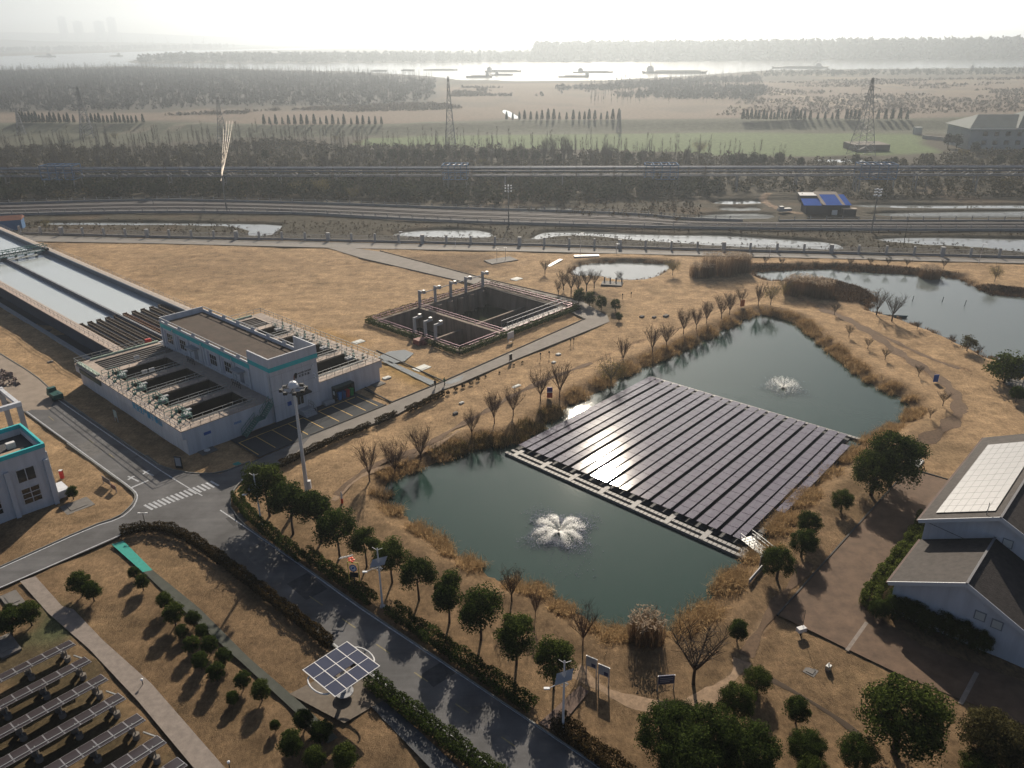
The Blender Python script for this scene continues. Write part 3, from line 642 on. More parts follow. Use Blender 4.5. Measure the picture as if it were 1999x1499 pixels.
# ---- large evergreens
big = [proto_tree(20+k, 'broadleaf_tree', 'x', 'tree', 'big evergreen trees', 8, (1.0,1.0,.95), 1.05, 16000, .058, m, 90, .25, .07, low=-.75) for k, m in enumerate((lf_dark, lf_mid, lf_olive))]
BIG = [(1752,868,62,'large dark evergreen beside the solar raft corner',0,.95,1.35), (1712,905,46,'leaning evergreen in front of the large one by the raft',1,1.0,1.35), (1648,962,24,'small evergreen on the bank beside the plaza kerb',1,1.0,1.6), (1583,1012,27,'upper evergreen of the touching pair by the gangway',0,1,1.5), (1571,1047,30,'lower evergreen of the touching pair by the gangway',0,1,1.5), (1523,1082,36,'evergreen at the gangway end',1,1,1.5),
 (1482,1316,31,'spreading evergreen left of the plaza corner lawn',1,.85,1.3), (1438,1366,40,'bright crowned bush beside the curved dirt path',1,1,1.0), (1766,1394,84,'biggest bright green tree near the bottom',1,.95,1.0), (1938,1430,58,'grey green round tree near the bottom right corner',2,.9,1.0), (1577,1452,38,'dark glossy bush between the two big trees',0,.85,1.0), (1677,1463,40,'dark clipped bush left of the biggest bright tree',0,.9,1.0),
 (1300,1430,62,'left crown of the big dark clump at the bottom',0,1,1.0), (1390,1432,66,'middle crown of the big dark clump at the bottom',0,1,1.0), (1462,1470,62,'right crown of the big dark clump at the bottom',0,1,1.0), (1345,1490,70,'lowest crown of the big dark clump at the bottom',0,1,.9), (1913,1490,34,'light green bush in the bottom right corner',1,.9,1.0), (1985,1478,36,'dark green bush at the bottom right edge',2,.9,1.0), (1588,1502,34,'green bush cut by the bottom edge',1,.9,1.0), (1330,1395,34,'small dark crown behind the big clump',0,1,1.0)]
for x, y, r, l, k, sq, zc in BIG: shrub(x, y, r, l, 'big evergreen trees', k, zc, big, sq)
fluffy = proto_tree(40, 'bamboo_clump', 'bushy green bamboo beside the lakeside pavilion', 'bamboo', None, 3, (1.0,1.0,.95), .9, 3200, .13, lf_mid, 50, .4, .05, low=-.8)
shrub(1969,714,32,'bushy green bamboo beside the lakeside pavilion', None, 0, .9, [fluffy]); shrub(1987,768,14,'small dark bush in front of the pavilion','single round bushes',0,1.0)
# ---- bare winter trees round the ponds
vase = [proto_bare(k, 'bare_tree', 'x', 'tree', 'bare trees round the ponds', 5, .34+.07*(k%3), bark_p, 13+k, .013, sub=26, tr=.075) for k in range(6)]
wide = [proto_bare(k, 'bare_tree', 'x', 'tree', 'bare trees round the ponds', 4, .62, bark, 11, .014, sub=24, trunk_h=.3) for k in range(2)]
rust = proto_bare(9, 'bare_tree', 'x', 'tree', 'bare trees round the ponds', 4, .4, bark, 10, .02, sub=12, leaves=(lf_red, 500, .16))
willow = proto_bare(10, 'willow_tree', 'x', 'tree', 'yellow willows', 6, .55, bark_g, 12, .02, droop=.7, sub=14, leaves=(lf_yel, 2200, .17), trunk_h=.25)
BARE = [(722,939,74), (771,916,76), (821,892,68), (921,849,46), (965,829,60), (1002,813,54), (1055,785,60), (1093,773,64), (1216,708,50), (1273,688,50), (1301,674,48), (1334,654,44), (1359,644,38), (1379,633,46), (1408,621,46), (1424,614,42), (1445,597,36), (1480,597,40)]
for i, (x, y, h) in enumerate(BARE):
    copy_tree(vase[(i*5+i//3) % 6], on(x, y), rnd.random()*6, height((x, y), (x, y-h))/5.0*rnd.uniform(.92, 1.12), 'bare vase shaped tree on the pond bank, %s from the road junction end' % nth(i), 'bare trees round the ponds')
FENCEROW = [(1461,517,22), (1493,517,20), (1525,517,20), (1560,518,20), (1592,518,20), (1629,518,21), (1659,519,20), (1698,520,20), (1733,520,21), (1770,521,20), (1842,524,22), (1210,532,24), (1064,534,30)]
for i, (x, y, h) in enumerate(FENCEROW):
    l = 'thin bare tree by the perimeter road, %s along the lake shore' % nth(i) if i < 11 else ('thin bare tree at the lined pond', 'thin bare tree left of the lined pond')[i-11]
    copy_tree(wide[i % 2], on(x, y), rnd.random()*6, height((x, y), (x, y-h))/4.0, l, 'bare trees by the perimeter road')
for i, (x, y, h, l, pr, hh) in enumerate(((1629,614,24,'small bare tree at the top of the dirt track',wide[0],4), (1657,658,26,'small bare tree on the east bank, second from the top',wide[1],4), (1694,679,24,'small bare tree on the east bank, third from the top',wide[0],4), (1728,700,24,'small bare tree on the east bank, fourth from the top',wide[1],4), (1793,733,24,'small bare tree inside the bend of the dirt track',wide[0],4), (1840,793,30,'small bare tree at the outer bend of the track',wide[1],4), (1815,818,22,'small bare tree at the lower end of the dirt track',wide[0],4),
    (1711,614,48,'bare tree with a few russet leaves beside the moored boat',rust,4), (1741,626,56,'grey wide bare tree directly above the moored boat',wide[0],4), (1790,644,18,'tiny bare shrub on the lake shore below the boat',wide[1],4), (1858,669,18,'tiny forked bare tree on the lake shore',wide[0],4), (1910,691,20,'tiny bare tree right of the leafy lakeside shrub',wide[1],4),
    (999,1176,62,'russet twiggy tree on the bank below the fountain',rust,4), (1045,1205,48,'slim bare tree between the russet one and the notice boards',vase[0],5), (1138,1262,74,'dark slim bare tree above the notice boards',vase[1],5), (1354,1334,118,'large spreading bare tree above the curved dirt path',wide[0],4), (1930,1205,60,'thin bare tree against the white house wall',wide[1],4), (1855,1170,50,'slim bare tree left of the house gable',vase[2],5))):
    copy_tree(pr, on(x, y), rnd.random()*6, height((x, y), (x, y-h))/hh, l, 'single bare trees')
for i, (x, y, h) in enumerate(((1115,572,44), (1128,570,40), (1145,566,46), (1100,565,40), (1160,560,38), (1090,575,30))):
    copy_tree(rust if i % 2 else wide[0], on(x, y), rnd.random()*6, height((x, y), (x, y-h))/4.0, 'brown twiggy tree in the thicket by the lined pond, %s of six' % nth(i), 'thicket trees by the lined pond')
for x, y, h, l in ((1193,742,68,'pale yellow willow on the bank above the solar raft'), (1313,536,40,'yellow willow at the lined pond corner'), (1942,548,40,'yellow willow by the perimeter road on the lake shore'), (1504,596,50,'pale willow at the top corner of the pond'), (90,447,26,'small yellow willow behind the perimeter wall'), (1530,575,38,'yellow willow sapling beside the reed island')):
    copy_tree(willow, on(x, y), rnd.random()*6, height((x, y), (x, y-h))/6.0, l, 'yellow willows')
shrub(1892,668,16,'pale leafy shrub leaning over the lake shore','single round bushes',0,.95,[proto_tree(50,'round_shrub','x','shrub',None,2,(1,1,.9),.9,900,.16,lf_olive,30,.4,.05)])
# ---- hedges
def hedge(pts, wd, h, label, lm=lf_hedge, dens=95, size=.19, grp='hedges', z=None, name='hedge', world=False):
    P = pts if world else GP(pts); P = smooth_poly(P, 1, False) if len(P) > 2 else P
    Lc = [0]
    for i in range(1, len(P)): Lc.append(Lc[-1]+(P[i]-P[i-1]).length)
    n = int(Lc[-1]*(wd+2*h)*dens*1.7); s = rs.rand(n)*Lc[-1]; k = np.clip(np.searchsorted(Lc, s)-1, 0, len(P)-2); A_ = np.array([tuple(p) for p in P]); Lc = np.array(Lc)
    f = ((s-Lc[k])/(Lc[k+1]-Lc[k]))[:, None]; base = A_[k]*(1-f)+A_[k+1]*f; d = A_[k+1]-A_[k]; d /= np.linalg.norm(d, axis=1)[:, None]; q = np.stack([-d[:,1], d[:,0], d[:,2]*0], 1)
    a = rs.rand(n)*2*np.pi; r_u = .55+.45*rs.rand(n)
    cx = np.sign(np.cos(a))*np.abs(np.cos(a))**.5*r_u; cz = np.sign(np.sin(a))*np.abs(np.sin(a))**.5*r_u
    wob = 1+.10*np.sin(s*1.3)+.08*np.sin(s*3.1+1)
    P3 = base+q*(cx*wd/2*wob)[:, None]; P3[:, 2] = base[:, 2]+np.maximum(.02, h*.52*wob+cz*h*.5*wob)
    N_ = q*cx[:, None]+np.array([0, 0, 1])*cz[:, None]
    V, Fq = leafquads(P3, N_, np.full(n, size)); o = A_[0]; V = V-o
    ob = put(name, npmesh(name, V, Fq, lm), None, tuple(o)); return tag(ob, label, 'hedge', grp)
hedge([(548,911),(600,885),(660,858),(722,834)], 1.0, .9, 'brown clipped hedge along the lane, section from the lamp mast to the gap')
hedge([(735,828),(773,810)], 1.0, .9, 'short brown hedge section between two gaps along the lane')
hedge([(793,806),(830,789),(866,772)], 1.0, .9, 'brown clipped hedge along the lane, far section by the walkers')
for i, (x, y) in enumerate(((874,767),(890,760),(904,754),(919,748),(933,740),(948,735),(975,728),(1003,713),(1020,708))):
    shrub(x, y-3, 5.5 if i < 5 else 3, 'tiny brown bush beside the lane, %s after the hedge end' % nth(i), 'tiny bushes along the lane', 0, .9, [PROTO.setdefault('tb', proto_tree(60,'round_shrub','x','shrub',None,1,(1,1,.9),.8,500,.25,lf_hedge,20,.4,.06,trunk=False))])
hedge([(462,968),(468,985),(500,1022),(560,1070),(590,1095)], 1.5, 1.0, 'dark shaded hedge rounding the road corner under the evergreens', lf_dark)
hedge([(478,945),(510,925),(545,915)], 1.2, .9, 'dark hedge at the corner of lane and road', lf_dark)
hedge([(595,1082),(650,1122),(690,1150),(728,1178)], 1.7, 1.0, 'dark hedge between the road and the flower shaped sign', lf_dark)
hedge([(762,1192),(830,1238),(900,1288),(960,1330),(1040,1385)], 1.9, 1.0, 'long dark hedge between the road and the evergreen row', lf_dark)
hedge([(1085,1412),(1120,1440),(1160,1472),(1230,1525)], 1.9, 1.1, 'dark russet hedge below the lamp at the brick path', lf_hedge)
hedge([(236,1043),(285,1033),(330,1035),(382,1060),(432,1096),(540,1178),(645,1262)], 1.3, 1.0, 'russet hedge curving round the lower lawn to the solar canopy')
hedge([(722,1332),(760,1362),(830,1415),(930,1492),(985,1535)], 1.7, 1.1, 'dark hedge between the road and the grey paver strip', lf_dark)
hedge([PL(53.2,-1.3), PL(89,-1.3)], 1.5, 1.0, 'dark green hedge on the lane side of the sunken pit', lf_dark, world=True, dens=60)
hedge([PL(52.9,-.8), PL(52.9,26.8)], 1.5, 1.0, 'dark green hedge on the near end of the sunken pit', lf_dark, world=True, dens=60)
hedge([PL(53.2,27.2), PL(89,27.2)], 1.2, .9, 'thin hedge on the lawn side of the sunken pit', lf_olive, world=True, dens=45)
hedge([PL(89.4,-.8), PL(89.4,26.8)], 1.2, .9, 'thin hedge on the far end of the sunken pit', lf_olive, world=True, dens=45)
hedge([(1694,1188),(1700,1165),(1745,1110),(1790,1050),(1806,1020)], 1.9, 1.5, 'bright green hedge beside the white house', leaf('leaf_bright_hedge', (.06, .085, .02), .4, .5, (.16, .19, .05)), dens=120)
for x, y, r, l in ((1762,1158,26,'dark conifer at the corner of the white house'), (1745,1180,24,'dark shaded bush beside the bright hedge end'), (1850,1212,26,'russet bush in the shade of the house gable'), (1790,1190,24,'dark bush against the shaded house wall'), (1715,1185,20,'shaded bush below the bright hedge'), (1772,1185,24,'low dark bush under the wing eaves'), (1812,1210,24,'dark bush before the shaded gable wall'), (1880,1230,26,'dark bush at the foot of the gable wall'), (1915,1250,24,'dark bush below the lit wall corner'), (1835,1178,20,'tall dark shrub against the wing wall')):
    shrub(x, y, r, l, 'bushes in the house shade', 0, 1.1, big)  # bush mass thickened with added dark bushes to deepen the house shade
# ---- reed and dry grass
def blades(P, h, wd, lean, mat_, name, two=False):
    n = len(P); a = rs.rand(n)*2*np.pi; d = np.stack([np.cos(a), np.sin(a), a*0], 1); q = np.stack([-d[:,1], d[:,0], a*0], 1)
    hh = (h*(.55+.7*rs.rand(n)))[:, None]; ln = (lean*(.3+rs.rand(n)))[:, None]; up = np.array([0, 0, 1.0])
    B0 = P-q*wd; B1 = P+q*wd; M0 = P+up*hh*.6+d*hh*ln*.4; T_ = P+up*hh*(1-.35*np.minimum(ln, 1))+d*hh*ln
    V = np.stack([B0, B1, M0+q*wd*.8, M0-q*wd*.8, T_], 1).reshape(-1, 3); i = np.arange(n)*5
    Fq = np.concatenate([np.stack([i, i+1, i+2, i+3], 1), np.stack([i+3, i+2, i+4, i+4], 1)])
    me = bpy.data.meshes.new(name); V = V.astype(np.float32)
    me.vertices.add(len(V)); me.vertices.foreach_set('co', V.ravel()); f4 = Fq[:n]; f3 = Fq[n:, :3]
    me.loops.add(n*7); me.loops.foreach_set('vertex_index', np.concatenate([f4.ravel(), f3.ravel()]).astype(np.int32))
    me.polygons.add(n*2); me.polygons.foreach_set('loop_start', np.concatenate([np.arange(n)*4, n*4+np.arange(n)*3]).astype(np.int32))
    me.materials.append(mat_); me.update(calc_edges=True); return me
def bank_pts(poly, spans, n, off=(.0, 2.0), tuft=.35, per=38):
    "tussock centres along part of a shoreline, blades gathered round each"
    L_ = []; N = len(poly)
    for i in range(N):
        a, b = poly[i], poly[(i+1) % N]; L_.append((a, b, (b-a).length))
    tot = sum(l for *_, l in L_); c = sum((Vector((p.x, p.y, 0)) for p in poly), Vector())/N; out = []
    ar = sum(poly[i].x*poly[(i+1)%N].y-poly[(i+1)%N].x*poly[i].y for i in range(N)); sg = 1 if ar > 0 else -1
    acc = np.cumsum([l for *_, l in L_])
    for _ in range(n):
        s = rnd.random()*tot; i = int(np.searchsorted(acc, s)); a, b, l = L_[min(i, N-1)]; f = rnd.random(); p = a.lerp(b, f); d = (b-a).normalized(); q = Vector((d.y, -d.x, 0))*sg
        if spans and not any(x0 <= p.x <= x1 and y0 <= p.y <= y1 for x0, x1, y0, y1 in spans): continue
        if math.sin(p.x*.9+p.y*.35)+math.sin(p.y*1.35-p.x*.3)+.6*math.sin(p.x*2.3) < -.75: continue
        p = p+q*rnd.uniform(*off); r = tuft*rnd.uniform(.5, 1.6)
        k = int(per*rnd.uniform(.5, 1.3)); o = rs.normal(size=(k, 2))*r; z = gz(p.x, p.y)
        out.append(np.stack([p.x+o[:,0], p.y+o[:,1], np.full(k, max(z, -1.05)-.05)], 1))
    return np.concatenate(out)
Pm = bank_pts(POND_MAIN, None, 2400, (-.5, 2.1), .30, 44)
tag(put('dry_grass', blades(Pm, 1.0, .022, .9, dry, 'dry_grass')), kind='stuff')
Pm = bank_pts(POND_MAIN, [(14,40,40,90), (10,30,52,75)], 1500, (-.4, 2.4), .5, 60)
tag(put('dry_grass', blades(Pm, 1.15, .022, 1.0, dry, 'dry_grass')), kind='stuff')
Pm = np.concatenate([bank_pts(POND_EAST, None, 500, (-.6, 1.2), .4, 30), bank_pts(POND_LINED, None, 120, (-.2, .9), .3, 20)])
tag(put('shore_reeds', blades(Pm, .7, .035, .6, reed_l, 'shore_reeds')), kind='stuff')
def area_pts(pts, n, z=None):
    poly = GP(pts, -.8); P = np.array([(p.x, p.y) for p in poly]); lo, hi = P.min(0), P.max(0); q = rs.rand(n*3, 2)*(hi-lo)+lo
    q = q[inside(q[:,0], q[:,1], poly)][:n]; return np.array([(x, y, max(gz(x, y), -1.05) if z is None else z) for x, y in q])
Pm = np.concatenate([area_pts([(1540,550),(1620,549),(1690,567),(1709,579),(1690,597),(1655,597),(1590,583)], 6000), area_pts([(1420,520),(1660,520),(1760,525),(1880,538),(1731,534),(1624,525),(1470,530)], 3000), area_pts([(1898,557),(1940,563),(2040,573),(1935,576)], 1200)])
tag(put('reed_flat', blades(Pm, .5, .05, .9, leaf('brown_reed_flat', (.075, .042, .024), .2, .5), 'reed_flat')), kind='stuff')
def reed_clump(x, y, wpx, hpx, label, n=900, dpx=None):
    p = on(x, y); sc = (p-Vector((0,0,CAMH))).length/FPX; rx = wpx*sc/2; h = height((x, y), (x, y-hpx))
    t = empty('reed_clump', p, 0, label, 'reeds', 'tall reed clumps')
    a = rs.rand(n)*2*np.pi; r = np.sqrt(rs.rand(n)); P = np.stack([np.cos(a)*r*rx, np.sin(a)*r*min(rx, 2.4), np.zeros(n)-.1], 1)
    put('stalks', blades(P, h, .03, .22, reed_l, 'stalks'), t)
    Q = P+np.array([0, 0, 1])*h*(.82+.25*rs.rand(n))[:, None]; Q = Q[:int(n*.7)]; V, Fq = leafquads(Q+rs.normal(size=Q.shape)*.08, np.zeros_like(Q), np.full(len(Q), .42), .35); put('plumes', npmesh('plumes', V, Fq, plume), t)['kind'] = 'stuff'
for a in ((1370,538,46,26,'low end of the pale reed bed by the lined pond'), (1404,536,70,44,'tallest pale reed bed beside the lined pond'), (1444,530,40,34,'reed bed end at the lake inlet'), (1815,534,34,30,'single fluffy reed clump on the lake shore'), (1560,572,60,34,'reed bed on the island edge beside the willow sapling'), (1600,577,50,32,'reed bed along the island middle'), (1262,1248,66,48,'plumed reed clump at the bottom bank of the pond', 500)): reed_clump(*a)
Pm = bank_pts(POND_MAIN, [(-14,14,98,118)], 900, (-.6, 2.0), .5, 60)
tag(put('bank_bushes', blades(Pm, 1.3, .03, .6, leaf('olive_bank_bush', (.10, .075, .032), .35, .5, (.20, .15, .06)), 'bank_bushes')), kind='stuff')
# ---- scrub in the channel strip, woodland, far woods (uncountable masses)
def scatter_mass(name, poly, n, hmin, hmax, lm, per, lsz, shape='bush', bk=None, z=-.05, clump=None):
    P = np.array([(p.x, p.y) for p in poly]); lo, hi = P.min(0), P.max(0); q = rs.rand(n*8, 2)*(hi-lo)+lo; q = q[inside(q[:,0], q[:,1], poly)]
    if clump is not None: q = q[grid_noise(31, q[:,0]*.6, q[:,1], 52)+.6*grid_noise(32, q[:,0]*.7, q[:,1], 19) > clump]
    q = q[:n]; n = len(q)
    wet = np.zeros(n, bool)
    for c in CHANNELS+[STREAM, POND_LINED, POND_EAST]: wet |= sdist(q[:,0], q[:,1], c) < .15
    q = q[~wet]; n = len(q)
    h = hmin+(hmax-hmin)*rs.rand(n)**1.5
    if shape == 'bush':
        k = np.repeat(np.arange(n), per); o = rs.normal(size=(n*per, 3)); o /= np.linalg.norm(o, axis=1)[:, None]; o *= (.55+.45*rs.rand(n*per))[:, None]
        hh = h[k]; Pt = np.stack([q[k,0]+o[:,0]*hh*.5, q[k,1]+o[:,1]*hh*.5, z+hh*(.52+.5*o[:,2])], 1); V, Fq = leafquads(Pt, o*1.2, hh*lsz)
        return tag(put(name, npmesh(name, V, Fq, lm)), kind='stuff')
    # bare poplars: a trunk sliver and many upward twig slivers
    k = np.repeat(np.arange(n), per); m = n*per; a = rs.rand(m)*2*np.pi; f = .25+.72*rs.rand(m); hh = h[k]; L_ = hh*(.12+.2*(1-f)); w_ = hh*lsz
    b0 = np.stack([q[k,0]+np.cos(a)*hh*.02, q[k,1]+np.sin(a)*hh*.02, z+hh*f], 1); d = np.stack([np.cos(a)*.42, np.sin(a)*.42, .9+0*a], 1); tq = np.stack([-np.sin(a), np.cos(a), a*0], 1)
    T0 = b0+d*L_[:, None]; V1 = np.stack([b0-tq*w_[:, None], b0+tq*w_[:, None], T0], 1)
    tr = []
    for j in range(3):
        a0, a1 = 2*np.pi*j/3, 2*np.pi*(j+1)/3; wt = h*lsz*1.2
        tr.append(np.stack([np.stack([q[:,0]+np.cos(a0)*wt, q[:,1]+np.sin(a0)*wt, z+0*h], 1), np.stack([q[:,0]+np.cos(a1)*wt, q[:,1]+np.sin(a1)*wt, z+0*h], 1), np.stack([q[:,0], q[:,1], z+h], 1)], 1))
    V = np.concatenate([V1]+tr).reshape(-1, 3)
    return tag(put(name, npmesh(name, V, np.arange(len(V)).reshape(-1, 3), lm, 3)), kind='stuff')
twigm = leaf('bare_twigs', (.080, .068, .054), .1, .4); twigd = leaf('dark_twigs', (.055, .052, .046), .1, .4); scrub = leaf('scrub_twigs', (.075, .055, .034), .15, .5, (.14, .10, .06))
wood_dk = leaf('woodland_green', (.030, .040, .018), .2, .5, (.06, .062, .028)); wood_br = leaf('woodland_brown', (.055, .046, .030), .2, .5, (.10, .083, .042))
wood_mr = leaf('marsh_twigs', (.10, .078, .055), .2, .4, (.15, .115, .08)); Wp = lambda pts: GP(pts)
MID = Wp([(-250,398),(0,394),(300,386),(670,392),(960,402),(1000,398),(1380,388),(1400,378),(1999,376),(2300,376),(2300,300),(1999,300),(1860,300),(1830,310),(1700,322),(1480,310),(1300,304),(960,292),(690,288),(560,276),(300,290),(-250,292)])
scatter_mass('woodland_undergrowth', MID, 7000, 1.2, 4.0, wood_br, 26, .34)
scatter_mass('woodland_evergreens', Wp([(-250,394),(0,390),(300,383),(670,388),(960,398),(1380,384),(1400,372),(1340,345),(1000,352),(600,350),(0,352),(-250,352)]), 950, 2.5, 6.5, wood_dk, 60, .24)
scatter_mass('woodland_poplars', Wp([(-250,390),(0,386),(300,380),(670,386),(960,392),(1380,378),(1560,330),(1340,300),(960,284),(690,278),(560,268),(300,280),(-250,280)]), 1200, 6, 12, twigm, 36, .0065, 'poplar')
scatter_mass('channel_scrub', Wp([(-100,455),(0,452),(300,458),(660,465),(1000,473),(1329,483),(1999,500),(1999,455),(1700,452),(1400,449),(1000,443),(600,433),(300,428),(0,432)]), 2400, .25, .8, scrub, 14, .5)
scatter_mass('rail_scrub', Wp([(1000,400),(1340,392),(1380,420),(1330,432),(1000,412)]), 260, .6, 2.0, scrub, 14, .4)
scatter_mass('wayside_scrub', Wp([(1640,392),(1999,388),(1999,376),(1640,378)]), 200, .6, 2.4, wood_br, 16, .35)
scatter_mass('plantation', Wp([(-300,226),(0,219),(150,214),(300,212),(400,205),(560,207),(700,207),(835,196),(850,158),(700,146),(560,142),(420,138),(240,134),(0,139),(-300,150)]), 5200, 8, 15, twigd, 34, .008, 'poplar')
scatter_mass('plantation_floor', Wp([(-300,228),(0,221),(300,214),(400,207),(700,209),(845,196),(852,160),(700,147),(560,143),(420,139),(240,135),(-300,150)]), 7500, 2.5, 6.5, twigd, 16, .5)
scatter_mass('riverside_scrub', Wp([(1030,200),(1250,192),(1480,196),(1500,168),(1480,150),(1330,158),(1200,163),(1100,172),(1050,180)]), 1500, 2, 6, twigd, 22, .4, clump=-.25)
scatter_mass('riverside_poplars', Wp([(1150,205),(1480,200),(1490,150),(1340,155),(1220,160),(1150,170)]), 420, 7, 13, twigd, 34, .008, 'poplar')
scatter_mass('riverside_thicket', Wp([(1490,150),(1999,146),(2200,144),(2200,135),(1999,136),(1700,139),(1500,141)]), 800, 2.5, 6.5, wood_dk, 26, .32)
scatter_mass('marsh_scrub', Wp([(1400,226),(1999,220),(2200,215),(2200,150),(1999,152),(1500,158),(1450,190)]), 6000, .6, 2.6, wood_mr, 14, .55, clump=-.1)
scatter_mass('marsh_scrub', Wp([(300,226),(560,222),(850,215),(1000,205),(1000,172),(900,170),(860,200),(560,214)]), 2600, .6, 2.8, wood_mr, 14, .55, clump=-.05)
farm = leaf('far_wood', (.060, .066, .056), .1, .3)
def belt(name, pts, hpx, n, deep):
    P = smooth_poly(GP(pts, 0), 1, False); Lc = np.cumsum([0]+[(P[i+1]-P[i]).length for i in range(len(P)-1)]); s = rs.rand(n)*Lc[-1]; k = np.clip(np.searchsorted(Lc, s)-1, 0, len(P)-2); A_ = np.array([tuple(p) for p in P])
    f = ((s-Lc[k])/(Lc[k+1]-Lc[k]))[:, None]; q = A_[k]*(1-f)+A_[k+1]*f; q[:,1] += rs.rand(n)*deep; hh = hpx*(.85+.3*rs.rand(n)); per = 22; kk = np.repeat(np.arange(n), per); o = rs.normal(size=(n*per, 3)); o /= np.linalg.norm(o, axis=1)[:, None]
    H_ = hh[kk]; Pt = np.stack([q[kk,0]+o[:,0]*H_*.3, q[kk,1]+o[:,1]*H_*.3, H_*(.5+.5*o[:,2])], 1); V, Fq = leafquads(Pt, o, H_*.42); tag(put(name, npmesh(name, V, Fq, farm)), kind='stuff')
belt('far_bank_wood', [(1050,119),(1400,117),(1999,113),(2250,110)], 34, 900, 260)
belt('river_island_wood', [(258,121.5),(420,122),(700,121.5),(1060,119.5)], 17, 700, 330)
belt('far_shore_wood', [(690,95),(850,94),(1050,92),(1300,86)], 15, 300, 500)
belt('far_shore_wood', [(-80,104),(120,99),(250,97),(420,95)], 22, 260, 500)
# ---- countable trees: cypress rows on the levee
cyp = empty('cypress_tree', (0,-400,-60), 0, 'x', 'tree', 'cypress rows on the levee')
n = 420; zz = rs.rand(n)**.8; a = rs.rand(n)*6.3; rr = (1-zz)**.7*.16+.01
V, Fq = leafquads(np.stack([np.cos(a)*rr, np.sin(a)*rr, .03+zz*.97], 1), np.stack([np.cos(a), np.sin(a), a*0+.4], 1), np.full(n, .12)); put('crown', npmesh('crown', V, Fq, lf_con), cyp); MB().tube([(0,0,-.05),(0,0,.4)], [.025,.015], 5).build('trunk', bark, cyp)
def on_levee(x, y): return G(x, y, 4.45)
rows = (('left of the wooden pole', [36,41,47,53,60,66,72,79,86,94,100,108,118,127,134,145,163,172,180,188,195,203,211,219,227,235,243,251,258,267,280], 239.5, 14), ('at the mast', [516,527,539,552,564,576,589,600,614,626,638,650,661,672,686,698,709,721,733,745], 243, 14), ('beyond the radio tower', [989,1001,1014,1024,1036,1048,1058,1070,1081,1092,1106,1119,1131,1141,1150,1161,1173,1185,1196,1208], 233.5, 15), ('by the big pylon', [1450,1458,1466,1474,1481,1490,1496,1504,1511,1518,1526,1533,1540,1547,1555,1562,1570,1581,1596,1610,1624,1634,1652,1660,1668,1676,1713,1728,1741,1756,1770], 233, 14))
for nm, X_, y, hp in rows:
    for i, x in enumerate(X_):
        p = on_levee(x, y); h = hp*(.8+.5*rnd.random())*p.length/FPX
        copy_tree(cyp, p, rnd.random()*6, (h*1.15, h*1.15, h), 'dark pointed cypress on the levee %s, %s in its row' % (nm, nth(i)), 'cypress row on the levee '+nm)
# ---- woodland trees one can tell apart
wev = [proto_tree(70+k, 'evergreen_tree', 'x', 'tree', 'dark evergreens at the pipe bridge', 7, (2.6,2.6,3.0), 3.6, 1500, .5, wood_dk, 34, .36, .2, low=-.9) for k in range(2)]
EV = [(742,312,22),(768,312,24),(790,314,26),(815,312,24),(838,314,22),(862,312,26),(893,312,20),(920,314,24),(945,312,28),(972,312,26),(1000,314,26),(1022,312,24),(1046,314,24),(1090,316,20),(1225,316,22),(1250,314,20),(1430,322,24),(1450,322,26),(1468,322,28),(1486,322,24),(1520,322,28),(1560,324,20),(1668,320,22),(1745,320,16),(520,310,20),(1850,282,24),(1866,284,26),(1900,296,22),(1985,316,20),(1950,318,20),(300,380,26),(430,378,22),(130,372,24)]
for i, (x, y, h) in enumerate(EV): copy_tree(wev[i % 2], G(x, y+6), rnd.random()*6, height((x, y+6), (x, y-h))/6.8, 'dark bushy evergreen behind the pipe bridge, %s from the west' % nth(sorted(e[0] for e in EV).index(x)), 'dark evergreens at the pipe bridge')
pop = [proto_bare(80+k, 'poplar_tree', 'x', 'tree', 'bare poplars', 12, .16, bark_g, 16, .035, sub=10, trunk_h=.25, tr=.14) for k in range(2)]
PO = [(1063,330,62),(1078,325,58),(1100,330,66),(1112,326,54),(1180,330,50),(1155,335,46),(1190,332,52),(1255,335,48),(985,335,44),(960,330,40),(1370,372,40),(640,360,56),(700,352,50),(560,362,54),(500,356,52),(390,360,58),(330,356,54),(250,360,56),(200,352,52),(120,350,54),(60,356,50),(1340,330,44),(880,352,46),(820,350,46)]
for i, (x, y, h) in enumerate(PO): copy_tree(pop[i % 2], G(x, y), rnd.random()*6, height((x, y), (x, y-h))/12.0, 'tall bare poplar standing out of the woodland, %s from the west' % nth(sorted(e[0] for e in PO).index(x)), 'bare poplars in the woodland')
for x, y, h, l in ((1365,306,38,'golden willow at the edge of the green field'), (630,385,46,'large pale willow above the railway, right of the glinting wires'), (580,382,36,'smaller pale willow beside the large one above the railway'), (690,390,30,'pale yellow tree by the tracks'), (225,275,20,'pale round tree behind the woodland in the west'), (655,278,18,'small pale tree at the field corner'), (700,290,22,'yellowish tree at the near corner of the field'), (1880,308,22,'yellow green tree in front of the grey roofed hall'), (940,325,20,'orange tree beside the pipe bridge box')):
    copy_tree(willow, G(x, y), rnd.random()*6, height((x, y), (x, y-h))/5.6*(1), l, 'pale willows in the woodland')
clear_proto(ever+ball+cone+big+[fluffy]+vase+wide+[rust, willow, cyp]+wev+pop+[PROTO['tb']])
for o in [o for o in scene.objects if o.type == 'EMPTY' and o.location.z < -50]: clear_proto([o])
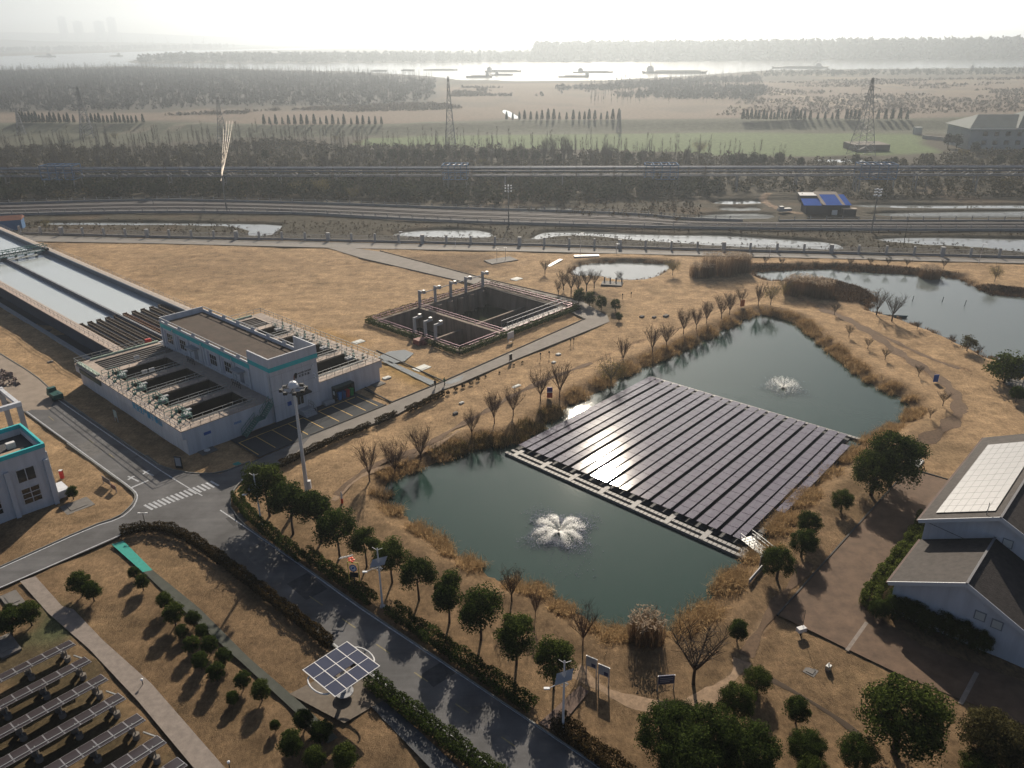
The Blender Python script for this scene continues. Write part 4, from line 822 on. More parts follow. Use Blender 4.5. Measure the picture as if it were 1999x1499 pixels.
# ================================================================ THE PLANT
wallw = mat('white_render', (.54, .56, .60), .75, (1.0, .17), .25, st=(1.3, 1.3, .10)); walld = mat('grey_render', (.36, .37, .39), .8, (.6, .15)); deckm = mat('deck_concrete', (.40, .33, .28), .85, (.8, .22))
teal = mat('teal_band', (.04, .48, .50), .6, (1, .1)); roofm = mat('roof_felt', (.060, .042, .032), .9, (.5, .4), bump=(6, .2, .02)); glass = mat('window_glass', (.012, .014, .018), .08, None, .6); frame_w = mat('white_frame', (.55, .56, .58), .5)
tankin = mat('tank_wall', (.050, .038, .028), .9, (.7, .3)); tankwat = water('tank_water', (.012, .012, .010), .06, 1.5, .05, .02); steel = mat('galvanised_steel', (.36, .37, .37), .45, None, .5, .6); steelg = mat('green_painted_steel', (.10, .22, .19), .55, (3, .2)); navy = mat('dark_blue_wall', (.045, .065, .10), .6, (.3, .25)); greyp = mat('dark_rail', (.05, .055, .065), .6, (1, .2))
trough = mat('trough_concrete', (.11, .085, .065), .85, (1, .3)); palegreen = mat('pale_green_paint', (.33, .43, .35), .7, (1.2, .25)); red = mat('red_paint', (.45, .03, .025), .5); black = mat('black_plastic', (.012, .012, .014), .5); whitem = mat('white_paint', (.66, .66, .66), .6, (3, .08)); bluep = mat('blue_sign', (.02, .09, .35), .5); darkm = mat('dark_metal', (.03, .032, .036), .5, None, .4, .5)
lightm = mat('lamp_cover', (.8, .82, .84), .2); solar = mat('solar_cell', (.040, .032, .034), .3, None, .3); solar_f = mat('sky_toned_solar_cell', (.130, .114, .146), .055, (.25, .12), .30); pvframe = mat('panel_frame', (.5, .5, .52), .4, None, .5, .5); float_m = mat('float_block', (.21, .205, .205), .6, (2, .15))  # raft cell base carries a lavender tone standing in for reflected sky
def rail(mb, P, h=1.05, sp=1.6, r=.028, mi=0):
    "handrail with posts and two rails along world / local points"
    P = [Vector(p) for p in P]
    for a, b in zip(P, P[1:]):
        n = max(1, round((b-a).length/sp))
        for k in range(n+1):
            p = a.lerp(b, k/n); mb.bar(p, p+Vector((0,0,h)), r*2, mi=mi)
        for z in (h, h*.5): mb.bar(a+Vector((0,0,z)), b+Vector((0,0,z)), r*2, mi=mi)
    return mb
# ---- filter platform (local x across, y away)
H0 = 3.8
pf = empty('filter_platform', PL(0,0), FRM_R, 'white walled filter platform with open dark tanks and railings', 'water tank')
LANES = [(1.7, 7.5), (9.1, 14.9), (16.5, 22.3), (23.9, 29.7)]
mb = MB()
# outer walls
mb.box(0, 35, 0, .35, -.3, H0-.05); mb.box(0, .35, .35, 38.5, -.3, H0-.05); mb.box(34.65, 35, .35, 38.5, -.3, H0-.05); mb.box(.35, 34.65, 38.15, 38.5, -.3, H0-.05)
mb.box(-.55, 0, -.02, 38.5, H0-1.3, H0-.06); mb.box(35, 35.6, 0, 38.5, H0-1.3, H0-.06)
mb.build('outer_wall', wallw, pf)
dk = MB()
dk.box(-.6, 2.0, -.05, 38.55, H0-.05, H0+.08); dk.box(33.2, 35.65, -.05, 38.55, H0-.05, H0+.08)
edges = [0]+[v for l in LANES for v in l]+[38.5]
for a, b in ((-.05, 1.7), (7.5, 9.1), (14.9, 16.5), (22.3, 23.9), (29.7, 31.2)):
    dk.box(2.0, 11.6, a, b, H0-.052, H0+.075); dk.box(22.9, 33.2, a, b, H0-.052, H0+.075)
dk.box(11.6, 14.0, -.05, 31.2, H0-.05, H0+.07); dk.box(2.0, 14.0, 36.8, 38.55, H0-.05, H0+.076); dk.box(22.6, 33.2, 36.8, 38.55, H0-.05, H0+.076)
dk.build('deck', deckm, pf)
sl = MB()
for a, b in ((31.2, 36.8),):
    sl.box(2.0, 14.0, a, b, H0-.4, H0-.25); sl.box(22.9, 33.2, a, b, H0-.4, H0-.25)
    for k in range(6): sl.box(2.0, 14.0, a+.3+k*.9, a+.5+k*.9, H0-.25, H0-.05); sl.box(22.9, 33.2, a+.3+k*.9, a+.5+k*.9, H0-.25, H0-.05)
sl.build('channel_slats', mat('grey_slats', (.20, .18, .165), .8, (1, .2)), pf)
g2 = MB(); g2.box(2.0, 14.0, 37.9, 38.3, H0+.08, H0+.35); g2.box(-.3, .4, 30, 38.3, H0+.08, H0+.3); g2.box(22.6, 33.2, 37.9, 38.3, H0+.08, H0+.35); g2.build('green_edge_trim', palegreen, pf)
for a, b in LANES:
    for x0, x1 in ((2.0, 11.6), (22.9, 33.2)):
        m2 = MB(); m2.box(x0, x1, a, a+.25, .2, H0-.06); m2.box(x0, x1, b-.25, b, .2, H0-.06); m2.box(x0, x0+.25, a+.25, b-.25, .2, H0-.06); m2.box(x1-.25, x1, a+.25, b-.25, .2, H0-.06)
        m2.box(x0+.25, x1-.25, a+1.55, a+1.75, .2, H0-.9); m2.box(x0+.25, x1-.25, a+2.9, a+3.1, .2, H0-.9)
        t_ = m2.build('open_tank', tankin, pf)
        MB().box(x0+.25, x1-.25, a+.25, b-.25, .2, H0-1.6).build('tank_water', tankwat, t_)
        m3 = MB(); rail(m3, [(x0, a-.3, H0+.08), (x1, a-.3, H0+.08)]); rail(m3, [(x0, b+.3, H0+.08), (x1, b+.3, H0+.08)])
        for zz in (.25, .6, .95): m3.bar((x0, a+.12, H0-.05+zz*.2), (x1, a+.12, H0-.05+zz*.2), .05)
        m3.build('tank_railing', steel, pf)
mr = MB()
rail(mr, [(-.5, 38.4, H0+.08), (-.5, .1, H0+.08), (11.5, .1, H0+.08)]); rail(mr, [(22.8, .1, H0+.08), (35.5, .1, H0+.08), (35.5, 38.4, H0+.08), (22.8, 38.4, H0+.08)]); rail(mr, [(11.5, 38.4, H0+.08), (-.5, 38.4, H0+.08)])
mr.build('railing', steel, pf)
vb, vw = MB(), MB()
for a, b in LANES:
    for x0, sg in ((.6, 1), (34.2, -1)):
        c = (a+b)/2
        for j, (dx, dy) in enumerate(((.2, -1.6), (1.3, -.4), (.3, 1.0), (1.4, 1.9))):
            x, y = x0+dx*sg, c+dy
            vq = MB(); vq.box(x-.16, x+.16, y-.16, y+.16, H0+.08, H0+.4+.2*(j % 2)); vq.tube([(x, y, H0+.35), (x, y, H0+1.05)], .05, 6); vq.tube([(x-.18, y, H0+.8), (x+.18, y, H0+.8)], .07, 6); vq.build('valve_actuator', steelg, pf)
        m3 = MB(); rail(m3, [(x0-.3*sg, c-2.2, H0+.08), (x0+1.9*sg, c-2.2, H0+.08), (x0+1.9*sg, c+2.2, H0+.08), (x0-.3*sg, c+2.2, H0+.08)], 1.1, 1.1, .035); m3.build('valve_railing', steelg if sg > 0 else steel, pf)
        MB().box(x0+2.0*sg-.6, x0+2.0*sg+.6, c-.55, c+.55, H0+.08, H0+.42).build('valve_plinth', walld, pf)
        if sg > 0: MB().box(x0+2.3, x0+3.4, c+1.0, c+1.6, H0+.08, H0+.32).build('valve_plinth', walld, pf)
hb = MB()
for y in (24.6,): hb.box(5.0, 5.9, y-.1, y, H0+.2, H0+.9); hb.box(6.2, 7.1, y-.1, y, H0+.2, H0+.9); hb.box(7.0, 7.9, y+7.4, y+7.5, H0+.2, H0+.9)
hb.build('notice_plate', whitem, pf)
MB().box(-.75, -.6, 27.6, 36.2, H0-.85, H0-.1).build('dark_sign_strip', mat('dark_teal_sign', (.02, .07, .075), .5), pf)
def text(s, size, m, parent, loc, rot, name='lettering', ext=.02, align='CENTER'):
    cu = bpy.data.curves.new(name, 'FONT'); cu.body = s; cu.size = size; cu.extrude = ext; cu.align_x = align; cu.align_y = 'CENTER'; cu.materials.append(m); cu.resolution_u = 2
    o = bpy.data.objects.new(name, cu); C.objects.link(o); o.location = loc; o.rotation_euler = rot
    if parent: o.parent = parent
    return o
text('安全生产重于泰山', 1.25, mat('sky_blue_letters', (.05, .42, .66), .5), pf, (-.62, 11.0, H0-.68), (R(90), 0, R(-90)), 'blue_lettering')
bp_ = MB(); bp_.box(2.6, 3.7, -.06, -.02, 2.05, 2.5); bp_.build('blue_plaque', bluep, pf); MB().box(7.4, 8.6, -.06, -.02, 2.0, 2.35).build('blue_plaque', mat('pale_blue_print', (.2, .3, .5), .6), pf)
st_ = MB()
def stair(mb, a, b, w, n):
    a, b = Vector(a), Vector(b); d = (b-a); q = Vector((-d.y, d.x, 0)).normalized()*w/2
    for k in range(n):
        p = a+d*(k+.5)/n; mb.bar(p-q, p+q, .3, .05)
    for s in (-1, 1):
        mb.bar(a+q*s, b+q*s, .06, .2)
        for k in range(4): p = a+d*k/3+q*s; mb.bar(p, p+Vector((0,0,1.0)), .05)
        mb.bar(a+q*s+Vector((0,0,1)), b+q*s+Vector((0,0,1)), .05); mb.bar(a+q*s+Vector((0,0,.5)), b+q*s+Vector((0,0,.5)), .04)
stair(st_, (8.2, -1.0, 0.1), (10.6, -1.0, 2.0), 1.1, 9); st_.box(10.5, 11.7, -1.6, -.1, 1.9, 2.0); stair(st_, (11.6, -1.0, 2.0), (13.4, -.9, H0), 1.1, 8); st_.build('steel_stair', steelg, pf)
# ---- control building
cb = empty('control_building', PL(14.1,-.45), FRM_R, 'white two storey control building with teal band and brown flat roof', 'building')
W_, D_, HB = 8.4, 36.3, 8.25
mb = MB(); mb.box(0, .3, 0, D_, -.3, HB); mb.box(W_-.3, W_, 0, D_, -.3, HB); mb.box(.3, W_-.3, 0, .3, -.3, HB); mb.box(.3, W_-.3, D_-.3, D_, -.3, HB)
# parapets: taller block round the front, low kerb with posts along the sides
mb.box(-.12, W_+.12, -.12, .12, HB-.01, HB+2.35); mb.box(-.12, .12, .12, 6.0, HB-.01, HB+2.35); mb.box(W_-.12, W_+.12, .12, 6.0, HB-.01, HB+2.35)
mb.box(-.1, .1, 6.0, D_+.1, HB-.01, HB+.35); mb.box(W_-.1, W_+.1, 6.0, D_+.1, HB-.01, HB+.35); mb.box(.1, W_-.1, D_-.1, D_+.1, HB-.01, HB+.85)
for k in range(6):
    y = 9.0+k*4.9
    for x in (0, W_): mb.box(x-.25, x+.25, y-.25, y+.25, HB+.34, HB+.75)
mb.build('wall', wallw, cb)
MB().box(.12, W_-.12, .13, D_-.12, HB-.35, HB-.12).build('roof', roofm, cb)
rr = MB()
for x in (0, W_): rr.bar((x, 6.0, HB+.85), (x, D_, HB+.85), .14, .1)
rr.build('roof_rail', walld, cb)
tb = MB(); tb.box(-.16, W_+.16, -.165, -.12, HB+.2, HB+.9); tb.box(-.16, -.12, -.12, 6.0, HB+.2, HB+.9); tb.box(W_+.12, W_+.16, -.12, 6.0, HB+.2, HB+.9); tb.box(-.033, 0, 6.0, D_, HB-.9, HB-.02); tb.build('teal_band', teal, cb)
jn = MB()
for z in (2.6, 5.2, HB-.6): jn.box(.0, W_, -.012, -.0, z, z+.04)
for x in (1.9, 5.6): jn.box(x, x+.04, -.013, -.0, 0, HB-.1)
jn.build('panel_joints', walld, cb)
for k, y in enumerate((33.4, 28.6, 23.8, 18.0, 13.2, 8.8)):
    if k in (2, 5):
        d_ = MB().box(-.06, .0, y-.6, y+.6, H0+.1, H0+2.4).build('door', mat('grey_door', (.25, .27, .31), .6), cb); MB().box(-1.3, 0, y-1.3, y+1.3, H0+2.6, H0+2.9).build('door_canopy', walld, cb)
        m3 = MB(); rail(m3, [(-1.2, y+1.2, H0+.1), (-1.2, y-1.2, H0+.1)], 1.1, .6, .03); m3.build('door_railing', darkm, cb)
    else:
        f_o = MB(); f_o.box(-.07, 0, y-1.45, y-1.33, H0+1.0, H0+3.0); f_o.box(-.07, 0, y+.8, y+.92, H0+1.0, H0+3.0); f_o.box(-.07, 0, y-1.33, y+.8, H0+2.9, H0+3.0); f_o.box(-.07, 0, y-1.33, y+.8, H0+1.0, H0+1.1)
        f_o.box(-.06, 0, y-1.33, y+.8, H0+2.05, H0+2.12); f_o.box(-.06, 0, y-.62, y-.56, H0+1.1, H0+2.9); f_o.box(-.06, 0, y+.08, y+.14, H0+1.1, H0+2.9)
        w_o = f_o.build('window', frame_w, cb); MB().box(-.03, 0, y-1.33, y+.8, H0+1.1, H0+2.9).build('pane', glass, w_o)
        MB().box(-.04, 0, y+.92, y+1.7, H0+.3, H0+3.2).build('recess_panel', mat('lilac_panel', (.33, .34, .42), .8), cb)
pl = MB()
for y in (36.0, 31.0, 26.2, 20.8, 15.6, 10.9, 6.3): pl.box(-.16, 0, y-.28, y+.28, H0-.1, HB-.95)
pl.box(-.1, 0, 6.0, D_, H0+.1, H0+.5); pl.build('pilasters', wallw, cb)
for y in (31.4, 21.2, 11.2, .25): MB().tube([(-.24, y, HB-.3), (-.24, y, H0 if y > 1 else .1)], .07, 6).build('drain_pipe', frame_w, cb)
# end wall: door, canopy, steps, plaque, emblem and lettering
dr = MB().box(4.0, 5.3, -.05, 0, .9, 3.2).build('entrance_door', frame_w, cb); pn = MB(); pn.box(4.12, 4.58, -.08, -.05, 1.6, 3.1); pn.box(4.72, 5.18, -.08, -.05, 1.6, 3.1); pn.build('door_pane', glass, dr)
MB().box(3.4, 6.1, -1.3, 0, 3.5, 3.75).build('entrance_canopy', darkm, cb)
es = MB()
for k in range(4): es.box(4.0-k*.0, 6.0, -1.4-.3*k, -.0 if k == 0 else -1.4-.3*(k-1), 0, .85-.2*k)
es.build('entrance_steps', walld, cb); m3 = MB(); rail(m3, [(6.0, -.1, .85), (6.0, -1.4, .85), (6.0, -2.2, .3)], 1.0, .7, .03); m3.build('step_railing', steel, cb)
MB().box(2.3, 3.0, -.05, 0, 2.0, 2.7).build('blue_plaque', bluep, cb)
em = MB(); em.add([(4.35+.32*math.cos(a)*(1 if math.sin(a) > 0 else .72), -.05, 6.55+.5*math.sin(a)) for a in [i*math.pi/8 for i in range(16)]], [list(range(16))[::-1]]); em.add([(4.02+.1*math.cos(a), -.06, 6.3+.42*math.sin(a)) for a in [i*math.pi/6 for i in range(12)]], [list(range(12))[::-1]], 1)
em.build('emblem', [black, mat('rust_emblem', (.25, .09, .07), .6)], cb)
text('WATER GROUP', .36, black, cb, (5.9, -.04, 6.75), (R(90), 0, 0)); text('北 控 水 务', .42, black, cb, (5.85, -.04, 6.25), (R(90), 0, 0))
for x, z in ((7.4, 7.2), (7.6, 5.6), (7.6, 5.1)): MB().box(x, x+.22, -.2, 0, z, z+.22).build('wall_lamp', lightm, cb)
# ---- recycling shelter and bins
rsx = empty('recycling_shelter', PL(26.9,-1.0), FRM_R, 'small dark roofed recycling shelter against the white platform', 'shelter')
mb = MB(); mb.box(-1.9, 1.9, -.1, 1.0, 2.2, 2.32); mb.build('roof', mat('dark_green_roof', (.05, .075, .07), .6, (2, .2)), rsx); mb = MB(); mb.box(-1.9, 1.9, .9, 1.0, 0, 2.2); mb.box(-1.9, -1.8, -.1, .9, 0, 2.2); mb.box(1.8, 1.9, -.1, .9, 0, 2.2); mb.build('side_panels', mat('dark_panel', (.03, .04, .045), .6), rsx); MB().box(-1.93, -1.9, .2, .7, 1.0, 1.7).build('notice', whitem, rsx)
for i, (cn, c_) in enumerate((('light blue', (.02, .16, .42)), ('dark blue', (.02, .07, .22)), ('red', (.42, .03, .035)), ('green', (.02, .25, .07)))):
    b_ = empty('wheelie_bin', PL(25.7+i*.8, -1.0), FRM_R, '%s wheelie bin standing under the recycling shelter' % cn, 'bin', 'bins in the recycling shelter'); m_ = mat(cn.replace(' ', '_')+'_bin', c_, .5)
    mb = MB(); mb.add([(x*(.24+.05*z/1.0), y*(.24+.05*z/1.0), z) for z in (.08, 1.25) for x, y in ((-1,-1),(1,-1),(1,1),(-1,1))], [(3,2,1,0),(0,1,5,4),(1,2,6,5),(2,3,7,6),(3,0,4,7),(4,5,6,7)]); mb.build('body', m_, b_); MB().box(-.33, .33, -.36, .34, 1.26, 1.36).build('lid', m_, b_)
mb = MB(); mb.box(-.9, .9, -.4, .4, 0, .55); tag(mb.build('planter_block', walld, None, PL(23.6,-.9), FRM_R), 'low concrete block between the control building and the bins', 'block')
def slab(x, y, sx, sy, label, m, h=.12, name='hatch_cover', rz=FRM_R, lid=None):
    p = on(x, y); t = empty(name, p, rz, label, 'cover', 'covers on the lawn'); MB().box(-sx/2, sx/2, -sy/2, sy/2, -.1, h).build('slab', m, t)
    mb = MB(); mb.box(-sx*.3, sx*.3, -sy*.3, sy*.3, h, h+.05) if not lid else mb.lathe([(lid*.0+.02, h), (lid, h), (lid, h+.06), (.02, h+.07)], 14); mb.build('lid', whitem if lid else m, t); return t
hatch = mat('pale_hatch', (.55, .56, .53), .7, (2, .1)); hg = mat('grey_slab', (.16, .15, .14), .85, (2, .2)); teald = mat('teal_disc', (.03, .26, .23), .6)
for a in ((700,667,2.2,1.6,'pale double hatch lying near the platform corner',hatch), (823,718,3.0,2.0,'pale green edged hatch below the sunken pit',hatch), (1008,543,2.6,2.0,'white hatch on the lawn left of the lined pond',hatch), (404,878,2.4,2.0,'dark slab with round white lid at the platform corner',hg,.1,'hatch_cover',FRM_R,.45), (738,750,2.2,1.6,'grey slab with white handle beside the platform end',hg), (755,738,1.4,.9,'small white topped box beyond the platform end',hatch,.25),
    (1008,753,1.8,.7,'long white slab on the lawn near the bare trees',hatch), (1090,690,.9,.7,'small white cover on the lawn beside the lane',hatch,.25), (1081,707,.7,.6,'smaller white cover below the lane marker',hatch,.2), (901,786,.8,.5,'tiny white cover near the hedge end',hatch,.2), (889,806,.8,.5,'tiny stone cover above the bare trees',hg,.3), (462,828+74,.9,.9,'teal round cover on the lawn at the parking corner',teald,.06), (150,985,3.4,2.8,'broad grey slab in the lawn beside the office building',hg,.05),
    (1253,618,1.0,.7,'grey stone cover on the lawn, first of three',hg,.3), (1277,619,.9,.6,'grey stone cover on the lawn, middle of three',hg,.25), (1300,617,1.3,.8,'grey stone cover on the lawn, widest of three',hg,.3), (955,512,1.2,.8,'small slab by the raised plinth',hg,.1), (1583,1307,1.1,1.1,'grey square cover on the bank lawn below the plaza',hg,.03), (1787,902,2.4,1.6,'pale slab beside the large evergreen',hatch,.15), (98,706,1.0,.6,'low grey cover on the shaded lawn by the west road',hg,.2)):
    slab(*a)
# ---- long settling basin
sb = empty('settling_basin', PL(0,0), FRM_R, 'long twin settling basin full of pale reflecting water', 'water tank')
T0, T1 = 38.5, 172.0
mb = MB(); mb.box(7.6, 8.0, T0, T1, -.3, H0-.3); mb.build('dark_blue_wall', navy, sb)
mb = MB(); mb.box(6.6, 8.4, T0, T1, H0-.3, H0-.12); mb.build('walkway', mat('pink_walkway', (.42, .34, .29), .85, (.8, .2)), sb)
mb = MB(); mb.box(5.0, 5.9, T0, T1, -.2, .12); mb.build('kerb_slab', mat('white_kerb', (.42, .42, .42), .8, (1, .12)), sb); MB().box(5.9, 7.6, T0, T1, -.25, -.06).build('gutter', mat('gutter_dark', (.05, .055, .065), .8), sb)
mb = MB(); mb.box(16.1, 16.5, T0, T1, .2, H0-.15); mb.box(15.9, 16.0, T0, T1, .4, H0-.45); mb.build('dividing_wall', mat('divider_concrete', (.16, .165, .185), .7, (.6, .2)), sb)
mb = MB(); mb.box(25.9, 26.3, T0, T1, .2, H0-.2); mb.tube([(26.1, T0, H0-.02), (26.1, T1, H0-.02)], .28, 8); mb.build('rail_wall', mat('blue_grey_rail', (.12, .14, .165), .5, (.5, .2)), sb)
mb = MB(); mb.box(26.6, 28.0, T0, T1, -.3, H0-.15); mb.build('edge_walkway', mat('pale_walkway', (.46, .40, .35), .85, (.8, .15)), sb)
wq = MB(); wq.box(8.0, 15.9, T0, T1, .3, H0-.95); wq.box(16.5, 25.9, T0, T1, .3, H0-.95); wq.build('basin_water', water('basin_water', (.50, .55, .56), .10, 1.4, .10, .04, .9), sb)  # reflected sky painted into the pale basin water colour
mr = MB(); rail(mr, [(7.0, T0, H0-.12), (7.0, T1, H0-.12)], 1.0, 2.2, .025); rail(mr, [(27.8, T0, H0-.15), (27.8, T1, H0-.15)], .9, 2.4, .02); mr.build('railing', steel, sb)
for i in range(10):
    x = 8.5+i*1.72 if i < 5 else 17.2+(i-5)*1.85
    m3 = MB(); m3.box(x, x+.14, T0+.2, T0+22.5, H0-1.4, H0-.45); m3.box(x+.78, x+.92, T0+.2, T0+22.5, H0-1.4, H0-.45); m3.box(x, x+.92, T0+22.4, T0+22.6, H0-1.4, H0-.3); m3.box(x+.14, x+.78, T0+.2, T0+22.4, H0-1.4, H0-1.1)
    for k in range(22): m3.box(x+.14, x+.78, T0+.8+k, T0+.92+k, H0-.62, H0-.5)
    m3.build('collecting_trough', mat('rusty_trough', (.17, .09, .055), .85, (1, .3)) if i == 5 else trough, sb)
MB().box(12.2, 13.2, T0+.4, T0+1.0, H0-.1, H0+.75).build('red_box', red, sb)
sc_ = empty('scraper_bridge', PL(0,128), FRM_R, 'green steel travelling bridge spanning the far part of the basin', 'bridge')
mb = MB()
for y in (0, 2.2):
    for z in (H0+.2, H0+1.6): mb.bar((8.0, y, z), (26.3, y, z), .16)
    for k in range(13):
        x = 8.0+k*1.525; mb.bar((x, y, H0+.2), (x, y, H0+1.6), .09)
        if k < 12: mb.bar((x, y, H0+.2 if k % 2 else H0+1.6), (x+1.525, y, H0+1.6 if k % 2 else H0+.2), .08)
mb.build('truss', steelg, sc_); MB().box(8.0, 26.3, .1, 2.1, H0+.2, H0+.26).build('walkway', steel, sc_); mb = MB(); mb.box(7.6, 8.4, -.4, 2.6, H0-.1, H0+.7); mb.box(25.7, 26.5, -.4, 2.6, H0-.02, H0+.7); mb.build('end_carriage', darkm, sc_)
for k in range(7): MB().box(9.5+k*2.4, 10.1+k*2.4, 3.2, 3.5, H0-.9, H0+.35).build('suction_pipe', darkm, sc_)
mb = MB(); rail(mb, [(8, 5.0, H0), (26, 5.0, H0)], 1.0, 1.5, .04); mb.box(8, 26, 4.6, 5.2, H0-.4, H0-.05); mb.build('cross_walk', darkm, sc_)
tag(MB().box(-4, 4, -2.5, 2.5, 0, 3.2).add([(-4.3,-2.9,3.2),(4.3,-2.9,3.2),(4.3,2.9,3.2),(-4.3,2.9,3.2),(-4.3,0,4.3),(4.3,0,4.3)], [(0,1,5,4),(2,3,4,5),(1,2,5),(3,0,4)], 1).build('pump_shed', [mat('blue_shed_wall', (.05, .14, .30), .7, (1, .15)), mat('red_shed_roof', (.22, .09, .06), .8, (1, .2))], None, G(20,447), R(20)), 'blue walled shed with rusty roof behind the far basin end', 'shed')
# ---- sunken inlet pit
pt = empty('inlet_pit', PL(PIT[0],PIT[2]), FRM_R, 'deep open concrete inlet pit with cross walls and dark water', 'water tank')
PW, PD = PIT[1]-PIT[0], PIT[3]-PIT[2]; pc = mat('pit_concrete', (.23, .185, .15), .9, (1.0, .4), st=(1, 1, .15)); pcap = mat('pit_coping', (.30, .25, .23), .85, (1, .2))
mb = MB(); mb.box(0, PW, 0, .9, -7.3, .15); mb.box(0, PW, PD-.9, PD, -7.3, .15); mb.box(0, .9, .9, PD-.9, -7.3, .15); mb.box(PW-.9, PW, .9, PD-.9, -7.3, .15)
mb.box(.9, PW-.9, 9.2, 9.8, -7.3, -1.6) if 0 else None
mb.build('pit_wall', pc, pt); mb = MB()
mb.box(12.5, 13.3, .9, PD-.9, -7.3, .12); mb.box(.9, 12.5, 12.0, 12.5, -7.3, -1.5); mb.box(13.3, PW-.9, 13.5, 14.0, -7.3, -2.2); mb.build('cross_wall', pc, pt)
MB().box(.9, PW-.9, .9, PD-.9, -7.4, -4.4).build('pit_water', water('green_tank_water', (.035, .042, .022), .06, 1.2, .05, .03), pt)
mb = MB()
for k in range(6): mb.tube([(15+k*3.4, PD-1.0, -5), (15+k*3.4, PD-1.0, -.4)], .9, 10)
mb.build('inlet_columns', pc, pt)
prail = mat('mauve_rail', (.36, .20, .26), .5, None, .5, .3)
mb = MB(); rail(mb, [(.4, .4, .15), (PW-.4, .4, .15), (PW-.4, PD-.4, .15), (.4, PD-.4, .15), (.4, .4, .15)], 1.05, 2.0, .03); rail(mb, [(12.9, .9, .12), (12.9, PD-.9, .12)], 1.05, 2.0, .03); mb.build('railing', prail, pt)
fw = MB(); fw.box(4.0, 6.2, 1.0, 3.6, -4.39, -4.34); fw.build('foaming_water', mat('foam', (.55, .58, .6), .6, (3, .4)), pt)
for i, (x, y) in enumerate(((1.4, 8.2), (1.4, 11.2), (1.4, 14.4), (13.4, PD-.5), (18.0, PD-.5), (22.8, PD-.5), (27.6, PD-.5), (33.2, PD-.5))):
    p = PL(PIT[0]+x, PIT[2]+y, .15); hh = 2.9 if i < 3 else 3.3
    t = empty('gate_hoist_frame', p, FRM_R+(0 if i < 3 else -math.pi/2), ('white hoist frame at the near end of the pit, %s of three' % nth(i)) if i < 3 else 'white hoist frame on the lawn side of the pit, %s of five' % nth(i-3), 'hoist', 'hoist frames over the pit')
    mb = MB(); mb.box(-.22, .22, -.25, .25, 0, hh); mb.build('post', walld, t); mb = MB(); mb.box(-.24, 1.9, -.22, .22, hh, hh+.4); mb.build('arm', walld, t); MB().box(1.2, 1.8, -.28, .28, hh+.4, hh+.75).build('motor', steel, t)
hb = MB(); hb.bar((13.0, PD-.5, 3.05), (PW-.6, PD-.5, 3.05), .16); tag(hb.build('hoist_beam', walld, None, PL(PIT[0],PIT[2]), FRM_R), 'long white beam joining the five hoist frames over the pit', 'beam')
tb_ = empty('truss_footbridge', PL(PIT[0]+14.6, PIT[2]+1.2), FRM_R, 'light truss footbridge along the lane side of the pit', 'bridge')
mb = MB()
for y in (0, 1.6):
    for z in (.2, 1.9): mb.bar((0, y, z), (19.2, y, z), .08)
    for k in range(13):
        x = k*1.6; mb.bar((x, y, .2), (x, y, 1.9), .06)
        if k < 12: mb.bar((x, y, .2), (x+1.6, y, 1.9), .05)
mb.build('truss', mat('bridge_steel', (.22,.23,.26), .6, None, .4, .3), tb_); MB().box(0, 19.2, .05, 1.55, .12, .2).build('walkway', mat('pale_grating', (.45, .42, .38), .7), tb_)
sx_ = on(840,612); tag(MB().box(-.3, .3, -.05, .05, 0, .01).box(-.9, .9, -.04, .04, .7, 2.0).bar((-.7, 0, 0), (-.7, 0, .7), .06).bar((.7, 0, 0), (.7, 0, .7), .06).build('signboard', whitem, None, on(997,664), FRM_R), 'white signboard in front of the hedge beside the pit', 'sign')
mb = MB(); mb.box(-1.1, 1.1, -.9, .9, 0, 1.0); mb.box(-.4, .8, -1.4, -.9, 0, .8); tag(mb.build('pump_unit', mat('rusty_red_machine', (.20, .07, .055), .7, (2, .3)), None, PL(PIT[0]-1.6, PIT[2]+9.4), FRM_R), 'rusty red pump unit at the near end of the pit', 'pump')
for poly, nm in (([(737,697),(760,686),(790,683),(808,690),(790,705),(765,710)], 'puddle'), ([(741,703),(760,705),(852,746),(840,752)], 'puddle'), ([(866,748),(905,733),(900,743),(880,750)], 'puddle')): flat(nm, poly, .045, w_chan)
for x0, x1, y0, y1, l in ((995,1012,512,500,'raised plinth with antenna on the lawn'),):
    t = empty('plinth', on(978,508), R(30), 'low paved plinth with two thin masts on the far lawn', 'plinth'); MB().box(-4, 4, -2.2, 2.2, -.1, .25).build('base', hg, t)
    for k in (-1.0, 1.6): MB().tube([(k, .4, .25), (k, .4, 3.6)], .06, 6).box(k-.5, k+.5, .35, .45, 3.2, 3.3).build('mast', steel, t)
# ---- walls, fences
def fence(name, pts, label, cat, wall_h, wall_m, post_m, sp, post, rail_h=0, rails=None, z=-.1, smooth=1, wide_every=0, capw=.3):
    P = smooth_poly(GP(pts), smooth, False); o0 = P[0].copy(); t = empty(name, o0, 0, label, cat)
    if wall_h:
        mb = MB(); ribbon(mb, [p-o0 for p in P], capw, z, wall_h-z); mb.build('low_wall', wall_m, t)
    if rails:
        mb = MB()
        for zz in rails: ribbon(mb, [p-o0 for p in P], .07, zz, .08)
        mb.build('rails', post_m, t)
    Lc = 0; nxt = 0; first = None; k = 0
    for a, b in zip(P, P[1:]):
        L_ = (b-a).length; d = (b-a).normalized(); ang = math.atan2(d.y, d.x)
        while nxt <= Lc+L_:
            p = a+d*(nxt-Lc)-o0
            key = 1.8 if (wide_every and k % wide_every == wide_every-2) else 1
            if first is None: first = MB().box(-post[0]/2, post[0]/2, -post[1]/2, post[1]/2, -.2, post[2]).build('post', post_m, t); q = first
            else: q = first.copy(); C.objects.link(q); q.parent = t
            q.location = (p.x, p.y, 0); q.rotation_euler.z = ang; q.scale = (key, key, 1); nxt += sp; k += 1
        Lc += L_
    return t
